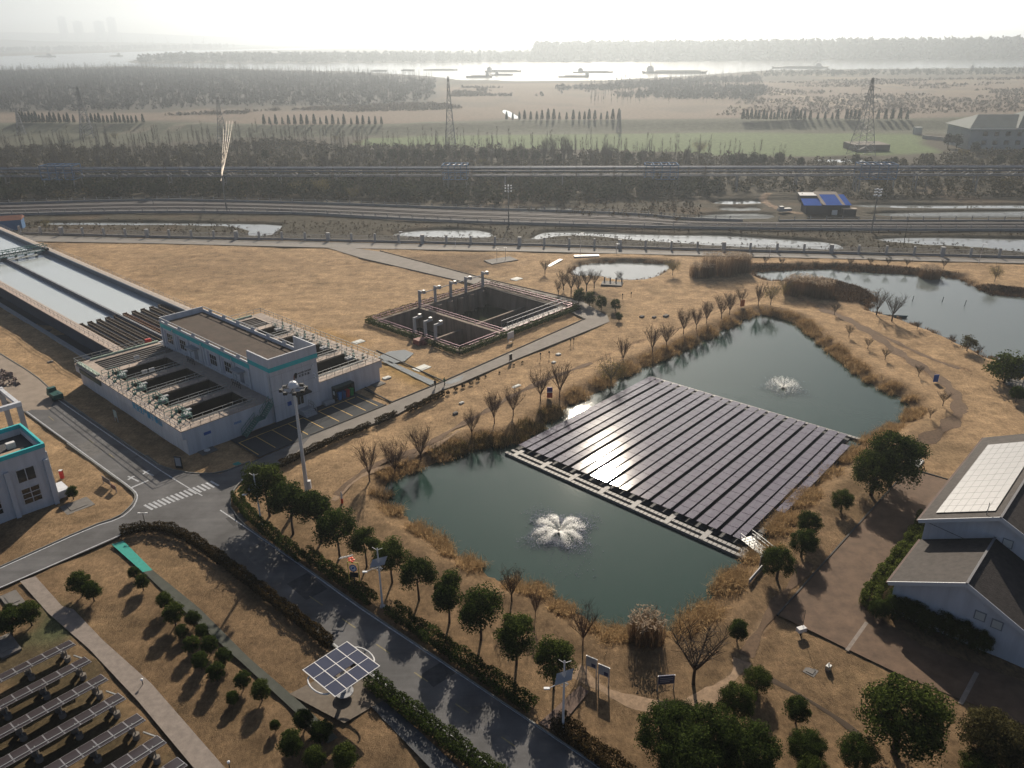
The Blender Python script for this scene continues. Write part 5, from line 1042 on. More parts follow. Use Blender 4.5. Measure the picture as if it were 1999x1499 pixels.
pierm = mat('pier_render', (.40, .40, .40), .8, (1, .15))
fence('perimeter_wall', [(40,456),(300,463),(660,470),(1000,478),(1329,487),(1999,503),(2080,505)], 'low grey perimeter wall with square piers along the north road', 'wall', .55, mat('wall_grey', (.26, .25, .25), .85, (.6, .2)), pierm, 7.1, (.55,.55,2.4), rails=(.9, 1.3, 1.7), wide_every=4)
railm = mat('rail_fence_concrete', (.24, .24, .25), .85, (1, .15))
fence('railway_fence', [(-80,423),(0,421),(150,417),(300,415),(470,416),(600,418),(660,422),(860,433),(1060,439),(1330,446),(1700,450),(1999,450),(2100,450)], 'pale concrete fence on the near side of the railway', 'fence', .75, railm, railm, 4.4, (.22,.22,1.7), rails=(1.25,))
fence('railway_fence', [(-80,401),(0,399),(300,390),(480,394),(670,399),(900,408),(1060,412),(1250,419),(1330,428),(1450,432)], 'pale concrete fence on the far side of the railway', 'fence', .7, railm, railm, 4.4, (.22,.22,1.7), rails=(1.25,))
fence('railway_fence', [(1520,431),(1600,430.5),(1700,431),(1999,431),(2100,431)], 'far railway fence section behind the ponds by the blue shed', 'fence', .4, railm, railm, 5.0, (.2,.2,1.5), rails=(1.0,))
bed = lambda f: [(x, a*(1-f)+b*f) for x, a, b in ((-80,402,422),(0,400,420),(300,391.5,413.5),(480,395,415),(660,400.5,420.5),(860,408,431.5),(1060,413.5,437.5),(1250,421,442.5),(1330,430,444.5),(1450,433,446.5),(1700,433,448.5),(1999,433,449),(2120,433,449))]
flat('railway_bed', [(x, y) for x, y in bed(.05)]+[(x, y) for x, y in bed(.97)][::-1], .06, mat('track_ballast', (.052, .048, .053), .95, (1.2, .3), bump=(3, .4, .1)))
for f in (.30, .40, .62, .72):
    tr = MB(); ribbon(tr, smooth_poly(GP(bed(f)), 1, False), .12, .06, .22); struct(tr.build('railway_rail', mat('rail_steel', (.12, .105, .105), .6, None, .4, .3)))
# ---- railway floodlight masts
def flood(x, y, h, label):
    t = empty('floodlight_mast', on(x, y), 0, label, 'lamp mast', 'floodlight masts by the railway'); MB().tube([(0,0,-.2), (0,0,h)], [.24,.12], 8).build('pole', mat('concrete_pole', (.20, .19, .18), .8), t)
    f_ = MB()
    for z in (h-.2, h-1.0, h-1.9): f_.tube([(-.9,0,z), (.9,0,z)], .05, 5); f_.tube([(0,-.7,z), (0,.7,z)], .05, 5)
    f_.build('lamp_frame', darkm, t)
    for z in (h-.2, h-1.0, h-1.9):
        for dx, dy in ((-.9,0),(.9,0),(0,-.7),(0,.7)): MB().box(dx-.22, dx+.22, dy-.18, dy+.18, z, z+.35).build('floodlight', lightm, t)
flood(993,441,12.6,'floodlight mast by the railway in the middle of the photo'); flood(1701,452,12.8,'floodlight mast by the railway near the blue roofed shed')
for x, y, h, l in ((781,475,24,'thin white lamp post at the perimeter road, first from the west'), (889,480,18,'thin lamp post at the perimeter road, second from the west'), (1133,494,40,'tall thin white lamp post left of the lined pond'), (1203,491,16,'short lamp post above the lined pond'), (1502,503,28,'thin white lamp post behind the pale reed bed'), (1911,513,38,'thin white lamp post near the yellow willow by the lake'), (1764,477,60,'dark thin pole in front of the channel')):
    t = empty('lamp_post', on(x, y), 0, l, 'lamp post', 'lamp posts along the perimeter'); hh = height((x, y), (x, y-h)); MB().tube([(0,0,-.2), (0,0,hh)], [.09,.05], 6).build('pole', whitem if 'dark' not in l else darkm, t); MB().box(-.1, .9, -.12, .12, hh-.05, hh+.06).build('lamp_head', lightm, t)
# ================================================================ SOLAR RAFT ON THE POND
AZ = WZ+.35
aTL, aBL, aTR, aBR = (G(*p, AZ) for p in ((1271,735),(986,884),(1679,856),(1453,1091)))
def AP(a, b, z=AZ):
    p = aBL*(1-a)*(1-b)+aBR*a*(1-b)+aTL*(1-a)*b+aTR*a*b; p.z = z; return p
org = AP(.5, .5)
raft = empty('floating_solar_array', org, 0, 'large raft of tilted solar panel rows floating on the pond', 'solar array')
NS = 22; a = .004; pit_ = .962/NS; LEN = (aTL-aBL).length; WID = (aBR-aBL).length
def strip(a0, wa, b0, b1, n):
    mb = MB(); fr = MB()
    for k in range(n):
        c0, c1 = b0+(b1-b0)*(k+.02)/n, b0+(b1-b0)*(k+.98)/n
        p = [AP(a0, c0, AZ+.29), AP(a0+wa, c0, AZ+.345), AP(a0+wa, c1, AZ+.345), AP(a0, c1, AZ+.29)]
        p = [q-org for q in p]; dz = Vector((0,0,-.05)); mb.add(p+[q+dz for q in p], [(0,1,2,3),(7,6,5,4),(0,4,5,1),(1,5,6,2),(2,6,7,3),(3,7,4,0)])
    return mb
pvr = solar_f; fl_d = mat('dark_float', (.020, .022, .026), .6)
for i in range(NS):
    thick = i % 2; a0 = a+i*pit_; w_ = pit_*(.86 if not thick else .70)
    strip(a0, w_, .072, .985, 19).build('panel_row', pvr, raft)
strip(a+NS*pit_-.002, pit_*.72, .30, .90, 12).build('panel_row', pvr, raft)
fb = MB()
for i in range(NS+1):
    a0 = a+i*pit_
    q = [AP(a0-.006, .06, WZ+.16)-org, AP(a0+pit_*.98, .06, WZ+.16)-org, AP(a0+pit_*.98, .99, WZ+.16)-org, AP(a0-.006, .99, WZ+.16)-org] if i < NS else [AP(a0, .30, WZ+.16)-org, AP(a0+pit_*.8, .30, WZ+.16)-org, AP(a0+pit_*.8, .9, WZ+.16)-org, AP(a0, .9, WZ+.16)-org]
    fb.add([v-Vector((0,0,.3)) for v in q]+q, [(3,2,1,0),(4,5,6,7),(0,1,5,4),(1,2,6,5),(2,3,7,6),(3,0,4,7)])
fb.build('float_deck', mat('float_grey', (.030, .034, .045), .7, (1.5, .2)), raft)
def blocks(b0, b1, a0, a1, n, name):
    mb = MB()
    for k in range(n):
        c0, c1 = a0+(a1-a0)*(k+.06)/n, a0+(a1-a0)*(k+.94)/n
        q = [AP(c0, b0, WZ+.34)-org, AP(c1, b0, WZ+.34)-org, AP(c1, b1, WZ+.34)-org, AP(c0, b1, WZ+.34)-org]
        mb.add([v-Vector((0,0,.5)) for v in q]+q, [(4,5,6,7),(0,1,5,4),(1,2,6,5),(2,3,7,6),(3,0,4,7)])
    return mb.build(name, float_m, raft)
blocks(.002, .016, -.005, 1.0, 62, 'walkway_floats'); blocks(.030, .044, 0, .985, 62, 'walkway_floats'); blocks(.990, 1.006, 0, 1.0, 60, 'edge_floats')
for k in range(8):
    mb = MB(); c = .03+k*.135; q = [AP(c, .004, WZ+.36)-org, AP(c+.018, .004, WZ+.36)-org, AP(c+.018, .066, WZ+.36)-org, AP(c, .066, WZ+.36)-org]; mb.add([v-Vector((0,0,.3)) for v in q]+q, [(4,5,6,7),(0,1,5,4),(1,2,6,5),(2,3,7,6),(3,0,4,7)]); mb.build('cross_float', float_m, raft)
mb = MB()
for k in range(22):
    b0 = .04+k*.0135*3; q = [AP(.968, b0, WZ+.30)-org, AP(.990, b0, WZ+.30)-org, AP(.990, b0+.034, WZ+.30)-org, AP(.968, b0+.034, WZ+.30)-org]
    if b0 < .32 : mb.add([v-Vector((0,0,.4)) for v in q]+q, [(4,5,6,7),(0,1,5,4),(1,2,6,5),(2,3,7,6),(3,0,4,7)])
mb.build('side_floats', fl_d, raft)
g0, g1 = G(1456,1050,-.4), G(1502,1082,-.1); gd = (g1-g0); gw = empty('gangway', g0, math.atan2(gd.y, gd.x), 'slatted metal gangway from the solar raft to the bank', 'gangway'); mb = MB()
for k in range(9): mb.box(k*gd.length/9, (k+.8)*gd.length/9, -.8, .8, 0, .07)
mb.build('slats', steel, gw); mb = MB(); rail(mb, [(0, -.85, 0), (gd.length, -.85, 0)], .9, .8); rail(mb, [(0, .85, 0), (gd.length, .85, 0)], .9, .8); mb.build('railing', steel, gw)
# ---- fountains
wspray = leaf('water_spray', (.95, .95, .94), .78, .04); drop = mat('water_drop', (.92, .92, .95), .15, None, 1.0, .9)
def fountain(x, y, R0, H_, petals, n, label, sc=1.0):
    p = G(x, y, WZ); t = empty('fountain', p, 0, label, 'fountain', 'pond fountains')
    mb = MB(); mb.lathe([(.35,-.2), (.45,.05), (.25,.12), (.12,.3), (.14,.45)], 12); mb.tube([(.6,.3,.0), (.6,.3,.55)], .1, 6); mb.build('nozzle', darkm, t)
    m = n; k = rs.randint(0, petals, m); ang0 = 2*np.pi*k/petals+.55; u = rs.rand(m); side = (rs.rand(m)*2-1); side = np.sign(side)*np.abs(side)**.5
    ang = ang0+side*.52; spd = .55+.45*np.sqrt(rs.rand(m)); r = R0*spd*u**.8; z = H_*4*u*(1-u)*(.75+.5*rs.rand(m))*spd**1.5+.05
    r = r*(1-.22*np.abs(side)**3)
    P = np.stack([np.cos(ang)*r, np.sin(ang)*r, z], 1)+rs.normal(size=(m, 3))*.07*sc
    V, Fq = leafquads(P, np.tile(np.array([0, 1.1, .55]), (m, 1)), np.full(m, .08*sc), .75); o = put('spray', npmesh('spray', V, Fq, wspray), t); o['kind'] = 'stuff'
    m = n//2; a_ = rs.rand(m)*2*np.pi; rr = R0*(.5+.62*rs.rand(m)**.7)*(.92+.24*np.cos(petals*(a_-.55)))*(1+.17*rs.normal(size=m)); P = np.stack([np.cos(a_)*rr, np.sin(a_)*rr, .03+.5*rs.rand(m)**3], 1)
    if sc >= 1: e = rs.rand(220)**1.6; P = np.concatenate([P, np.stack([rs.normal(size=220)*R0*.45+e*.9, -R0*(.75+e*1.7), .04+.05*e], 1)])  # added bright specks trailing over the water stand in for sun glints
    s = .045*sc*(.5+1.4*rs.rand(len(P))**2); m = len(P); oct_ = np.array([(1,0,0),(-1,0,0),(0,1,0),(0,-1,0),(0,0,1),(0,0,-1)]); V = (P[:, None]+oct_[None]*s[:, None, None]).reshape(-1, 3)
    tri = np.array([(0,2,4),(2,1,4),(1,3,4),(3,0,4),(2,0,5),(1,2,5),(3,1,5),(0,3,5)]); Ft = (np.arange(m)[:, None, None]*6+tri[None]).reshape(-1, 3); o = put('droplets_and_glints', npmesh('droplets_and_glints', V, Ft, drop, 3), t); o['kind'] = 'stuff'; o.data.polygons.foreach_set('use_smooth', [True]*len(Ft))
fountain(1092,1038, 3.9, .85, 4, 12000, 'big four lobed fountain sparkling in the near part of the pond')
fountain(1529,757, 3.4, 1.3, 5, 2600, 'small fountain spraying in the far part of the pond', .9)
# ---- high mast and street lamps
hm_ = empty('high_mast_lamp', on(599,955), 0, 'tall white mast with a ring of floodlights beside the lane hedge', 'lamp mast'); MB().tube([(0,0,-.2), (0,0,.6), (0,0,15.0)], [.30,.27,.15], 10).build('pole', whitem, hm_); MB().lathe([(.02,15.9), (.4,15.75), (.62,15.4), (.66,15.1), (.5,15.0), (.02,15.0)], 14).build('dome', lightm, hm_)
mb = MB(); mb.tube([(1.5*math.cos(a), 1.5*math.sin(a), 14.9) for a in [i*math.pi/8 for i in range(17)]], .06, 6)
for i in range(4): mb.bar((0,0,14.9), (1.5*math.cos(i*1.57), 1.5*math.sin(i*1.57), 14.9), .07)
mb.build('ring_frame', darkm, hm_)
for i in range(8): a_ = i*math.pi/4+.3; MB().box(1.5*math.cos(a_)-.24, 1.5*math.cos(a_)+.24, 1.5*math.sin(a_)-.2, 1.5*math.sin(a_)+.2, 14.6, 14.95).build('floodlight', darkm, hm_)
MB().box(.24, .62, -.25, .25, .3, 1.5).build('control_box', whitem, hm_)
for (x, y, h, l) in ((510,1018,6.8,'solar street lamp at the road corner below the mast'), (746.5,1180,7.1,'solar street lamp in the middle of the evergreen row'), (1099,1428,7.6,'solar street lamp at the brick path')):
    t = empty('solar_street_lamp', on(x, y), 0, l, 'street lamp', 'solar street lamps'); MB().tube([(0,0,-.1), (0,0,h)], [.12,.07], 8).build('pole', whitem, t); MB().box(-.25,.25,-.25,.25,-.05,.12).build('base', walld, t)
    mb = MB(); c_, s_ = math.cos(R(-35)), math.sin(R(-35)); q = [(-.85,-.5), (.85,-.5), (.85,.5), (-.85,.5)]; mb.add([(u*.85+v*.2, v*.8+u*.35, h-1.35+v*.45+zz) for zz in (-.04, 0) for u, v in q], [(3,2,1,0),(4,5,6,7),(0,1,5,4),(1,2,6,5),(2,3,7,6),(3,0,4,7)]); mb.build('solar_panel', [mat('pale_panel', (.30, .31, .33), .3, None, .6)], t)
    ar = MB().tube([(.35,0,h-2.2), (0,0,h-2.0), (-.7,-.1,h-2.15), (-1.25,-.2,h-2.4)], .04, 6).tube([(.3*math.cos(a), 0, h-2.15+.3*math.sin(a)) for a in [i*math.pi/6 for i in range(13)]], .025, 5).build('arm', whitem, t); MB().box(-1.7,-1.2,-.32,-.1,-.06+h-2.4,.04+h-2.4).build('lamp_head', lightm, ar)
    tu = MB().lathe([(.02,0), (.09,.05), (.09,.3), (.02,.4)], 8, c=(0,0,h)).build('wind_turbine', whitem, t); mb = MB()
    for k in range(3): a_ = k*2.094+.4; mb.bar((0,-.1,h+.2), (.6*math.cos(a_), -.1, h+.2+.6*math.sin(a_)), .05, .02)
    mb.build('rotor', whitem, tu)
t = empty('twin_lamp', on(285,1030), 0, 'small dark twin headed lamp on the hedge corner', 'street lamp'); MB().tube([(0,0,-.1), (0,0,2.4)], .04, 6).build('pole', darkm, t); MB().box(-.45,.45,-.03,.03,2.35,2.41).box(-.6,-.3,-.1,.1,2.3,2.42).box(.3,.6,-.1,.1,2.3,2.42).build('lamp_heads', whitem, t)
for x, y, l in ((279,1336,'short bollard light on the concrete path edge'), (448,1497,'bollard light at the bottom end of the concrete path'), (474,945,'thin white marker lamp by the corner hedge')):
    t = empty('bollard_light', on(x, y), 0, l, 'garden light', 'bollard lights'); MB().tube([(0,0,-.1), (0,0,.75)], .04, 6).build('post', darkm, t); MB().lathe([(.03,.75), (.12,.78), (.12,.9), (.03,.95)], 10).build('lamp_shade', lightm, t)
# ---- signs and boards
def board(x, y, w_, z0, z1, label, face, rz=0, posts=True, cat='sign', prints=None, grp=None, name='notice_board', z=0):
    t = empty(name, on(x, y), rz, label, cat, grp); MB().box(-w_/2, w_/2, -.05, .05, z0, z1).build('panel', face, t)
    if posts: MB().box(-w_/2-.05, -w_/2+.05, -.045, .045, -.4, z1-.02).build('post', pvframe, t); MB().box(w_/2-.05, w_/2+.05, -.045, .045, -.4, z1-.02).build('post', pvframe, t)
    for nm, a0, a1, b0, b1, m_ in prints or (): MB().box(a0, a1, -.07, -.05, b0, b1).build(nm, m_, t)
    return t
pale = mat('pale_board', (.36, .37, .39), .5, (5, .05)); navyp = mat('navy_print', (.02, .03, .09), .5); greyt = mat('grey_print', (.3, .32, .36), .6)
pr = [('print_block', .02, .44, 1.15, 1.55, navyp), ('print_lines', -.45, -.05, 1.75, 1.82, greyt), ('print_lines', -.45, .35, 1.95, 2.03, greyt)]
board(1154,1316, 1.05, 1.05, 2.2, 'white notice board on the bank, the one nearer the bare tree', pale, R(-32), prints=pr, grp='notice boards on the bank'); board(1178,1333, 1.05, 1.05, 2.2, 'white notice board on the bank, lower of the pair', pale, R(-32), prints=pr, grp='notice boards on the bank')
board(1299,1345, 1.5, .75, 1.75, 'dark blue sign standing above the curved dirt path', mat('blue_board', (.03, .045, .13), .5, (4, .2)), R(5), prints=[('print_lines', -.6, .6, 1.42, 1.5, greyt), ('print_lines', -.6, .6, 1.2, 1.28, greyt), ('print_lines', -.6, .3, 1.0, 1.08, greyt)])
board(1073,779, .9, .1, 2.0, 'small red and blue sign between two bare trees', mat('red_sign', (.38, .05, .03), .5), R(0), False, prints=[('blue_field', -.45, .45, 1.2, 2.0, mat('violet_field', (.08, .05, .22), .5)), ('white_stripe', -.45, .45, 1.05, 1.2, whitem)])
board(1449,600, 1.0, .2, 1.7, 'small orange sign at the head of the bare tree row', mat('orange_sign', (.5, .13, .03), .5), R(20), False)
board(1826,745, .9, .2, 1.5, 'small blue sign in the bend of the dirt track', bluep, R(10), False)
board(228,822, .9, .7, 1.9, 'pale sign on the shaded lawn beside the platform', mat('pale_green_sign', (.38, .45, .42), .6), R(-40), True)
board(350,912, 1.1, .1, 2.0, 'dark framed board in the lawn corner by the road', darkm, R(-10), False, prints=[('grey_face', -.4, .4, .5, 1.8, greyt)])
t = board(209,945, 2.0, .35, 1.15, 'low white topped banner frame at the road side by the office', mat('dull_banner', (.14, .12, .11), .7), R(-38)); t2 = board(223,957, 1.2, .35, 1.0, 'short red topped banner frame beside the white one', mat('dull_red_banner', (.2, .1, .08), .7), R(-38))
board(1474,1128, 3.2, .2, .75, 'long pale sign board lying along the bank by the gangway', pale, R(50)); board(1488,1100, 1.0, .3, 1.6, 'dark display board at the gangway head', darkm, R(40))
board(1577,546-18, .9, .3, .9, 'small dark blue box by the lakeside road', bluep, 0, False); board(997,705, .7, .4, 1.6, 'dark narrow sign on the lane kerb', darkm, R(47))
fs = empty('flower_sign', on(694,1150), R(-10), 'flower shaped sign with blue emblem on a yellow frame behind the hedge', 'sign'); ylm = mat('yellow_frame', (.42, .36, .05), .5)
MB().box(-.03,.03,-.03,.03,-.1,2.6).build('pole', darkm, fs); mb = MB(); mb.box(-.62,-.55,-.03,.03,.9,3.6); mb.box(.55,.62,-.03,.03,.9,3.6); mb.box(-.62,.62,-.03,.03,3.6,3.67); mb.build('yellow_frame', ylm, fs); MB().box(-.42,.5,-.04,.04,1.75,2.35).build('black_panel', black, fs)
em = MB(); em.add([(.42*math.cos(a), -.05, 2.95+.45*math.sin(a)) for a in [i*math.pi/10 for i in range(20)]], [list(range(20))[::-1]]); em.add([(.30*math.cos(a), -.06, 2.95+.33*math.sin(a)) for a in [i*math.pi/10 for i in range(20)]], [list(range(20))[::-1]], 1); em.add([(x_, -.07, 2.95+z_) for x_, z_ in ((-.18,-.16),(.05,-.12),(.2,.15),(-.02,.18))], [(0,1,2,3)], 2); em.build('round_emblem', [bluep, whitem, bluep], fs)
mb = MB()
for k in range(5): a_ = k*1.256; mb.lathe([(.02,0), (.16,.02), (.16,.1), (.02,.13)], 8, c=(-.1+.24*math.cos(a_), 0, 3.95+.24*math.sin(a_)))
mb.build('red_petals', mat('orange_red', (.62, .06, .02), .5), fs); mb = MB()
for k in range(4): mb.bar((-1.35+.38*k, 0, 4.1+.13*k), (-1.05+.38*k, 0, 4.25+.13*k), .14, .06)
mb.bar((-1.5,0,3.95), (-.1,0,4.45), .05); mb.build('white_tokens', whitem, fs)
t = empty('fire_hydrant', on(668,981), 0, 'orange and white hydrant on the lawn beside the footpath', 'hydrant', 'hydrants'); MB().lathe([(.16,-.1), (.16,.7), (.02,.72)], 10).build('body', mat('orange_red', (.5, .06, .02), .5), t); MB().lathe([(.13,.7), (.11,1.3), (.03,1.75)], 10).build('cap', whitem, t)
t = empty('fire_hydrant', on(121,930), 0, 'red hydrant box beside the pale office wall', 'hydrant', 'hydrants'); MB().box(-.2,.2,-.18,.18,0,1.2).build('body', red, t); MB().box(-.22,.22,-.2,.2,1.2,1.28).build('cap', whitem, t)
t = empty('meter_box', on(1563,1237), R(20), 'small white meter box with thin pole at the plaza corner', 'box'); MB().box(-.45,.45,-.25,.25,.5,.95).build('box', whitem, t); MB().box(-.07,.07,-.07,.07,-.1,.5).tube([(.3,.2,0), (.3,.2,2.9)], .03, 5).build('pole', darkm, t)
t = empty('meter_box', on(1617,1304), R(40), 'small grey pump box on the bank lawn below the plaza', 'box'); MB().box(-.25,.25,-.2,.2,0,.5).build('box', steel, t); MB().tube([(0,0,.5), (.0,.0,.8)], .06, 6).build('pipe', steel, t)
# ---- solar canopy
sc = empty('solar_canopy', PL(-12.6,-54.1), FRM_R, 'tilted solar panel canopy on a white post beside the road', 'canopy')
zt = lambda x, y: 3.25-.02*y
mb = MB(); ln = MB()
for i in range(4):
    for j in range(3 if True else 0):
        x0, x1 = -2.42+i*1.21+.03, -2.42+(i+1)*1.21-.03; y0, y1 = -2.42+j*1.61+.03, -2.42+(j+1)*1.61-.03
        if (i, j) == (1, 1): y0 = -2.42+1.61+.42
        if (i, j) == (2, 1): y0 = -2.42+1.61+.42
        mb.add([(x, y, zt(x, y)+d) for d in (-.04, 0) for x, y in ((x0,y0),(x1,y0),(x1,y1),(x0,y1))], [(3,2,1,0),(4,5,6,7),(0,1,5,4),(1,2,6,5),(2,3,7,6),(3,0,4,7)])
mb.build('solar_panels', mat('canopy_cell', (.045, .05, .085), .14, None, .6), sc)
for k in range(5): ln.bar((-2.42+k*1.21, -2.45, zt(0,-2.45)-.01), (-2.42+k*1.21, 2.45, zt(0,2.45)-.01), .08, .05)
for k in range(4): ln.bar((-2.45, -2.42+k*1.61, zt(0,-2.42+k*1.61)-.012), (2.45, -2.42+k*1.61, zt(0,-2.42+k*1.61)-.012), .06, .05)
ln.build('white_frame', whitem, sc)
for sg in (1, -1): MB().tube([(sg*(2.3+.75*math.cos(a)), 1.5*math.sin(a), 3.0) for a in [(-.5+i/10)*math.pi for i in range(11)]], .08, 6).build('curved_rim', whitem, sc)
mb = MB(); mb.lathe([(.24,-.1), (.2,.4), (.16,3.0)], 12); mb.build('post', whitem, sc); mb = MB()
for k in range(4): a_ = k*1.571+.78; mb.bar((0,0,1.6), (1.6*math.cos(a_), 1.6*math.sin(a_), 3.1), .09)
mb.build('braces', whitem, sc); mb = MB(); mb.lathe([(.85,.42), (.85,.5)], 16); mb.tube([(0,0,0), (0,0,.42)], .3, 8); mb.build('round_bench', walld, sc)
# ---- ground mounted rows
for r_i, t_ in enumerate((-30.0, -33.5, -37.0, -40.5, -44.15, -47.8, -51.2)):
    s1 = -27.0+.1*r_i; n_ = 14
    row = empty('ground_solar_row', PL(s1, t_), FRM_R, 'ground mounted solar panel row on the lower lawn, %s from the top' % nth(r_i), 'solar panels', 'ground mounted solar rows')
    pan = None
    for k in range(n_):
        x1 = -k*1.28; x0 = x1-1.25
        if pan is None:
            mb = MB(); mb.add([(x, y, z) for dz in (-.05, 0) for x, y, z in ((-1.25,-1.0,1.62+dz), (0,-1.0,1.62+dz), (0,1.0,1.02+dz), (-1.25,1.0,1.02+dz))], [(3,2,1,0),(4,5,6,7),(0,1,5,4),(1,2,6,5),(2,3,7,6),(3,0,4,7)])
            nrm = Vector((0,.6,2.0)).normalized()*.008
            for xa, xb, f0, f1 in ((-1.25,-1.22,0,1), (-.03,0,0,1), (-1.25,0,0,.015), (-1.25,0,.985,1)):
                mb.add([tuple(Vector((x, -1.0+2.0*f, 1.62-.6*f))+nrm) for x, f in ((xa,f0),(xb,f0),(xb,f1),(xa,f1))], [(0,1,2,3)], 1)
            pan = mb.build('solar_panel', [solar, pvframe], row); q = pan
        else: q = pan.copy(); C.objects.link(q); q.parent = row
        q.location = (x1, 0, 0)
    mb = MB(); mb.bar((0,-.5,1.5), (-1.28*n_,-.5,1.5), .08); mb.bar((0,.5,1.08), (-1.28*n_,.5,1.08), .08); mb.build('purlins', steel, row)
    for k in range(6):
        x = -.9-k*3.2; mb = MB(); mb.tube([(x,-.5,0), (x,-.5,1.5)], .06, 6); mb.tube([(x,.5,0), (x,.5,1.08)], .06, 6); mb.bar((x,-.5,1.48), (x,.5,1.06), .07); mb.build('support', steel, row)
        for y in (-.5, .5): MB().lathe([(.02,.44), (.3,.42), (.3,-.2), (.02,-.2)][::-1], 12, c=(x, y, 0)).build('footing', MATS['road_concrete'], row)
    if r_i in (0, 2, 4): tag(MB().bar((-.4,-.9,.5), (.3,-2.6,.45), .12).build('cable_tray', steel, None, PL(s1, t_), FRM_R), 'grey cable tray at the end of the ground solar row, %s from the top' % nth(r_i//2), 'cable tray', 'cable trays')
for a in ((12,1262,1.8,3.4,'tilted grey board lying by the path, upper of two',hg,.25), (24,1170,1.6,3.0,'tilted grey board beside the shrubs at the edge',hg,.25)): slab(*a)
# ---- office building at the west road, and the concrete frame behind it
ob = empty('office_building', PL(-17.4,1.0), FRM_R, 'pale office building with teal roof band and gridded windows', 'building')
mb = MB(); mb.box(-22, 0, 0, .3, -.3, 7.9); mb.box(-.3, 0, .3, 8.3, -.3, 7.9); mb.box(-22, -.3, 8.0, 8.3, -.3, 7.9); mb.box(-22, -21.7, .3, 8.0, -.3, 7.9); mb.box(-22.0, .02, -.05, .25, 7.3, 7.898)
for k in range(5): mb.box(-.6-k*4.5, -.05-k*4.5, -.35, -.0, -.3, 6.3)
mb.build('wall', wallw, ob); tb = MB(); tb.box(-22.1, .1, -.14, .16, 7.9, 8.45); tb.box(-.16, .12, .16, 8.4, 7.9, 8.45); tb.box(-22.1, -.16, 8.14, 8.42, 7.9, 8.45); tb.build('teal_parapet', teal, ob); MB().box(-21.7, -.3, .3, 8.0, 6.9, 7.1).build('roof', mat('dark_roof', (.06, .06, .065), .8, (.8, .3)), ob)
mb = MB(); mb.box(-7, -1.5, 1.0, 3.4, 7.1, 7.3); mb.box(-13, -8.5, 2, 5, 7.1, 7.35); mb.build('roof_boards', mat('tan_boards', (.38, .28, .20), .8, (2, .2)), ob)
for nm, x_, y_ in (('rooftop_unit', -2.5, 4.6), ('rooftop_unit', -6.2, 5.8)): MB().box(x_-.5, x_+.5, y_-.3, y_+.3, 7.1, 7.9).build(nm, whitem, ob)
for k in range(4):
    xc = -2.75-k*4.5
    for z0, z1, nr in ((4.2, 6.0, 1), (1.1, 3.3, 3)):
        f_o = MB(); w2 = 1.05
        for x in (-w2, 0, w2): f_o.box(xc+x-.05, xc+x+.05, -.07, 0, z0, z1)
        for r_k in range(nr+1): zz = z0+(z1-z0)*r_k/nr; f_o.box(xc-w2+.05, xc+w2-.05, -.065, 0, zz-.05, zz+.05)
        w_o = f_o.build('window', frame_w, ob); MB().box(xc-w2, xc+w2, -.03, 0, z0, z1).build('pane', glass, w_o)
mb = MB(); mb.tube([(.1,.1,0), (.1,.1,7.2)], .08, 6); mb.build('drain_pipe', frame_w, ob); MB().box(0, 1.6, .3, 3.0, 0, 1.0).build('side_plinth', wallw, ob)
mb = MB(); fw_ = empty('concrete_frame', PL(-15.1,17.6), FRM_R, 'bare white concrete frame behind the office building', 'frame')
for x, y in ((0,0), (0,7.5), (-6,0), (-6,7.5), (-12,0), (-12,7.5)): MB().box(x-.3, x+.3, y-.3, y+.3, -.3, 7.6).build('post', walld, fw_)
for y in (0, 7.5): mb.box(-12.5, .35, y-.3, y+.3, 7.6, 8.2)
for x in (0, -3, -6, -9, -12): mb.box(x-.25, x+.25, .3, 7.2, 7.65, 8.15)
mb.build('roof_beams', wallw, fw_)
rb = MB()
P = area_pts([(0,732),(18,732),(44,758),(20,764),(0,764)], 60, 0)
for x, y, z in P: s_ = rnd.uniform(.15, .5); rb.bar((x-P[0][0], y-P[0][1], .0), (x-P[0][0]+rnd.uniform(-.4,.4), y-P[0][1]+rnd.uniform(-.4,.4), rnd.uniform(.2,.6)), s_, s_*.7)
tag(rb.build('rubble', mat('rubble_stone', (.22, .17, .15), .9, (2, .4)), None, (P[0][0], P[0][1], 0)), kind='stuff')
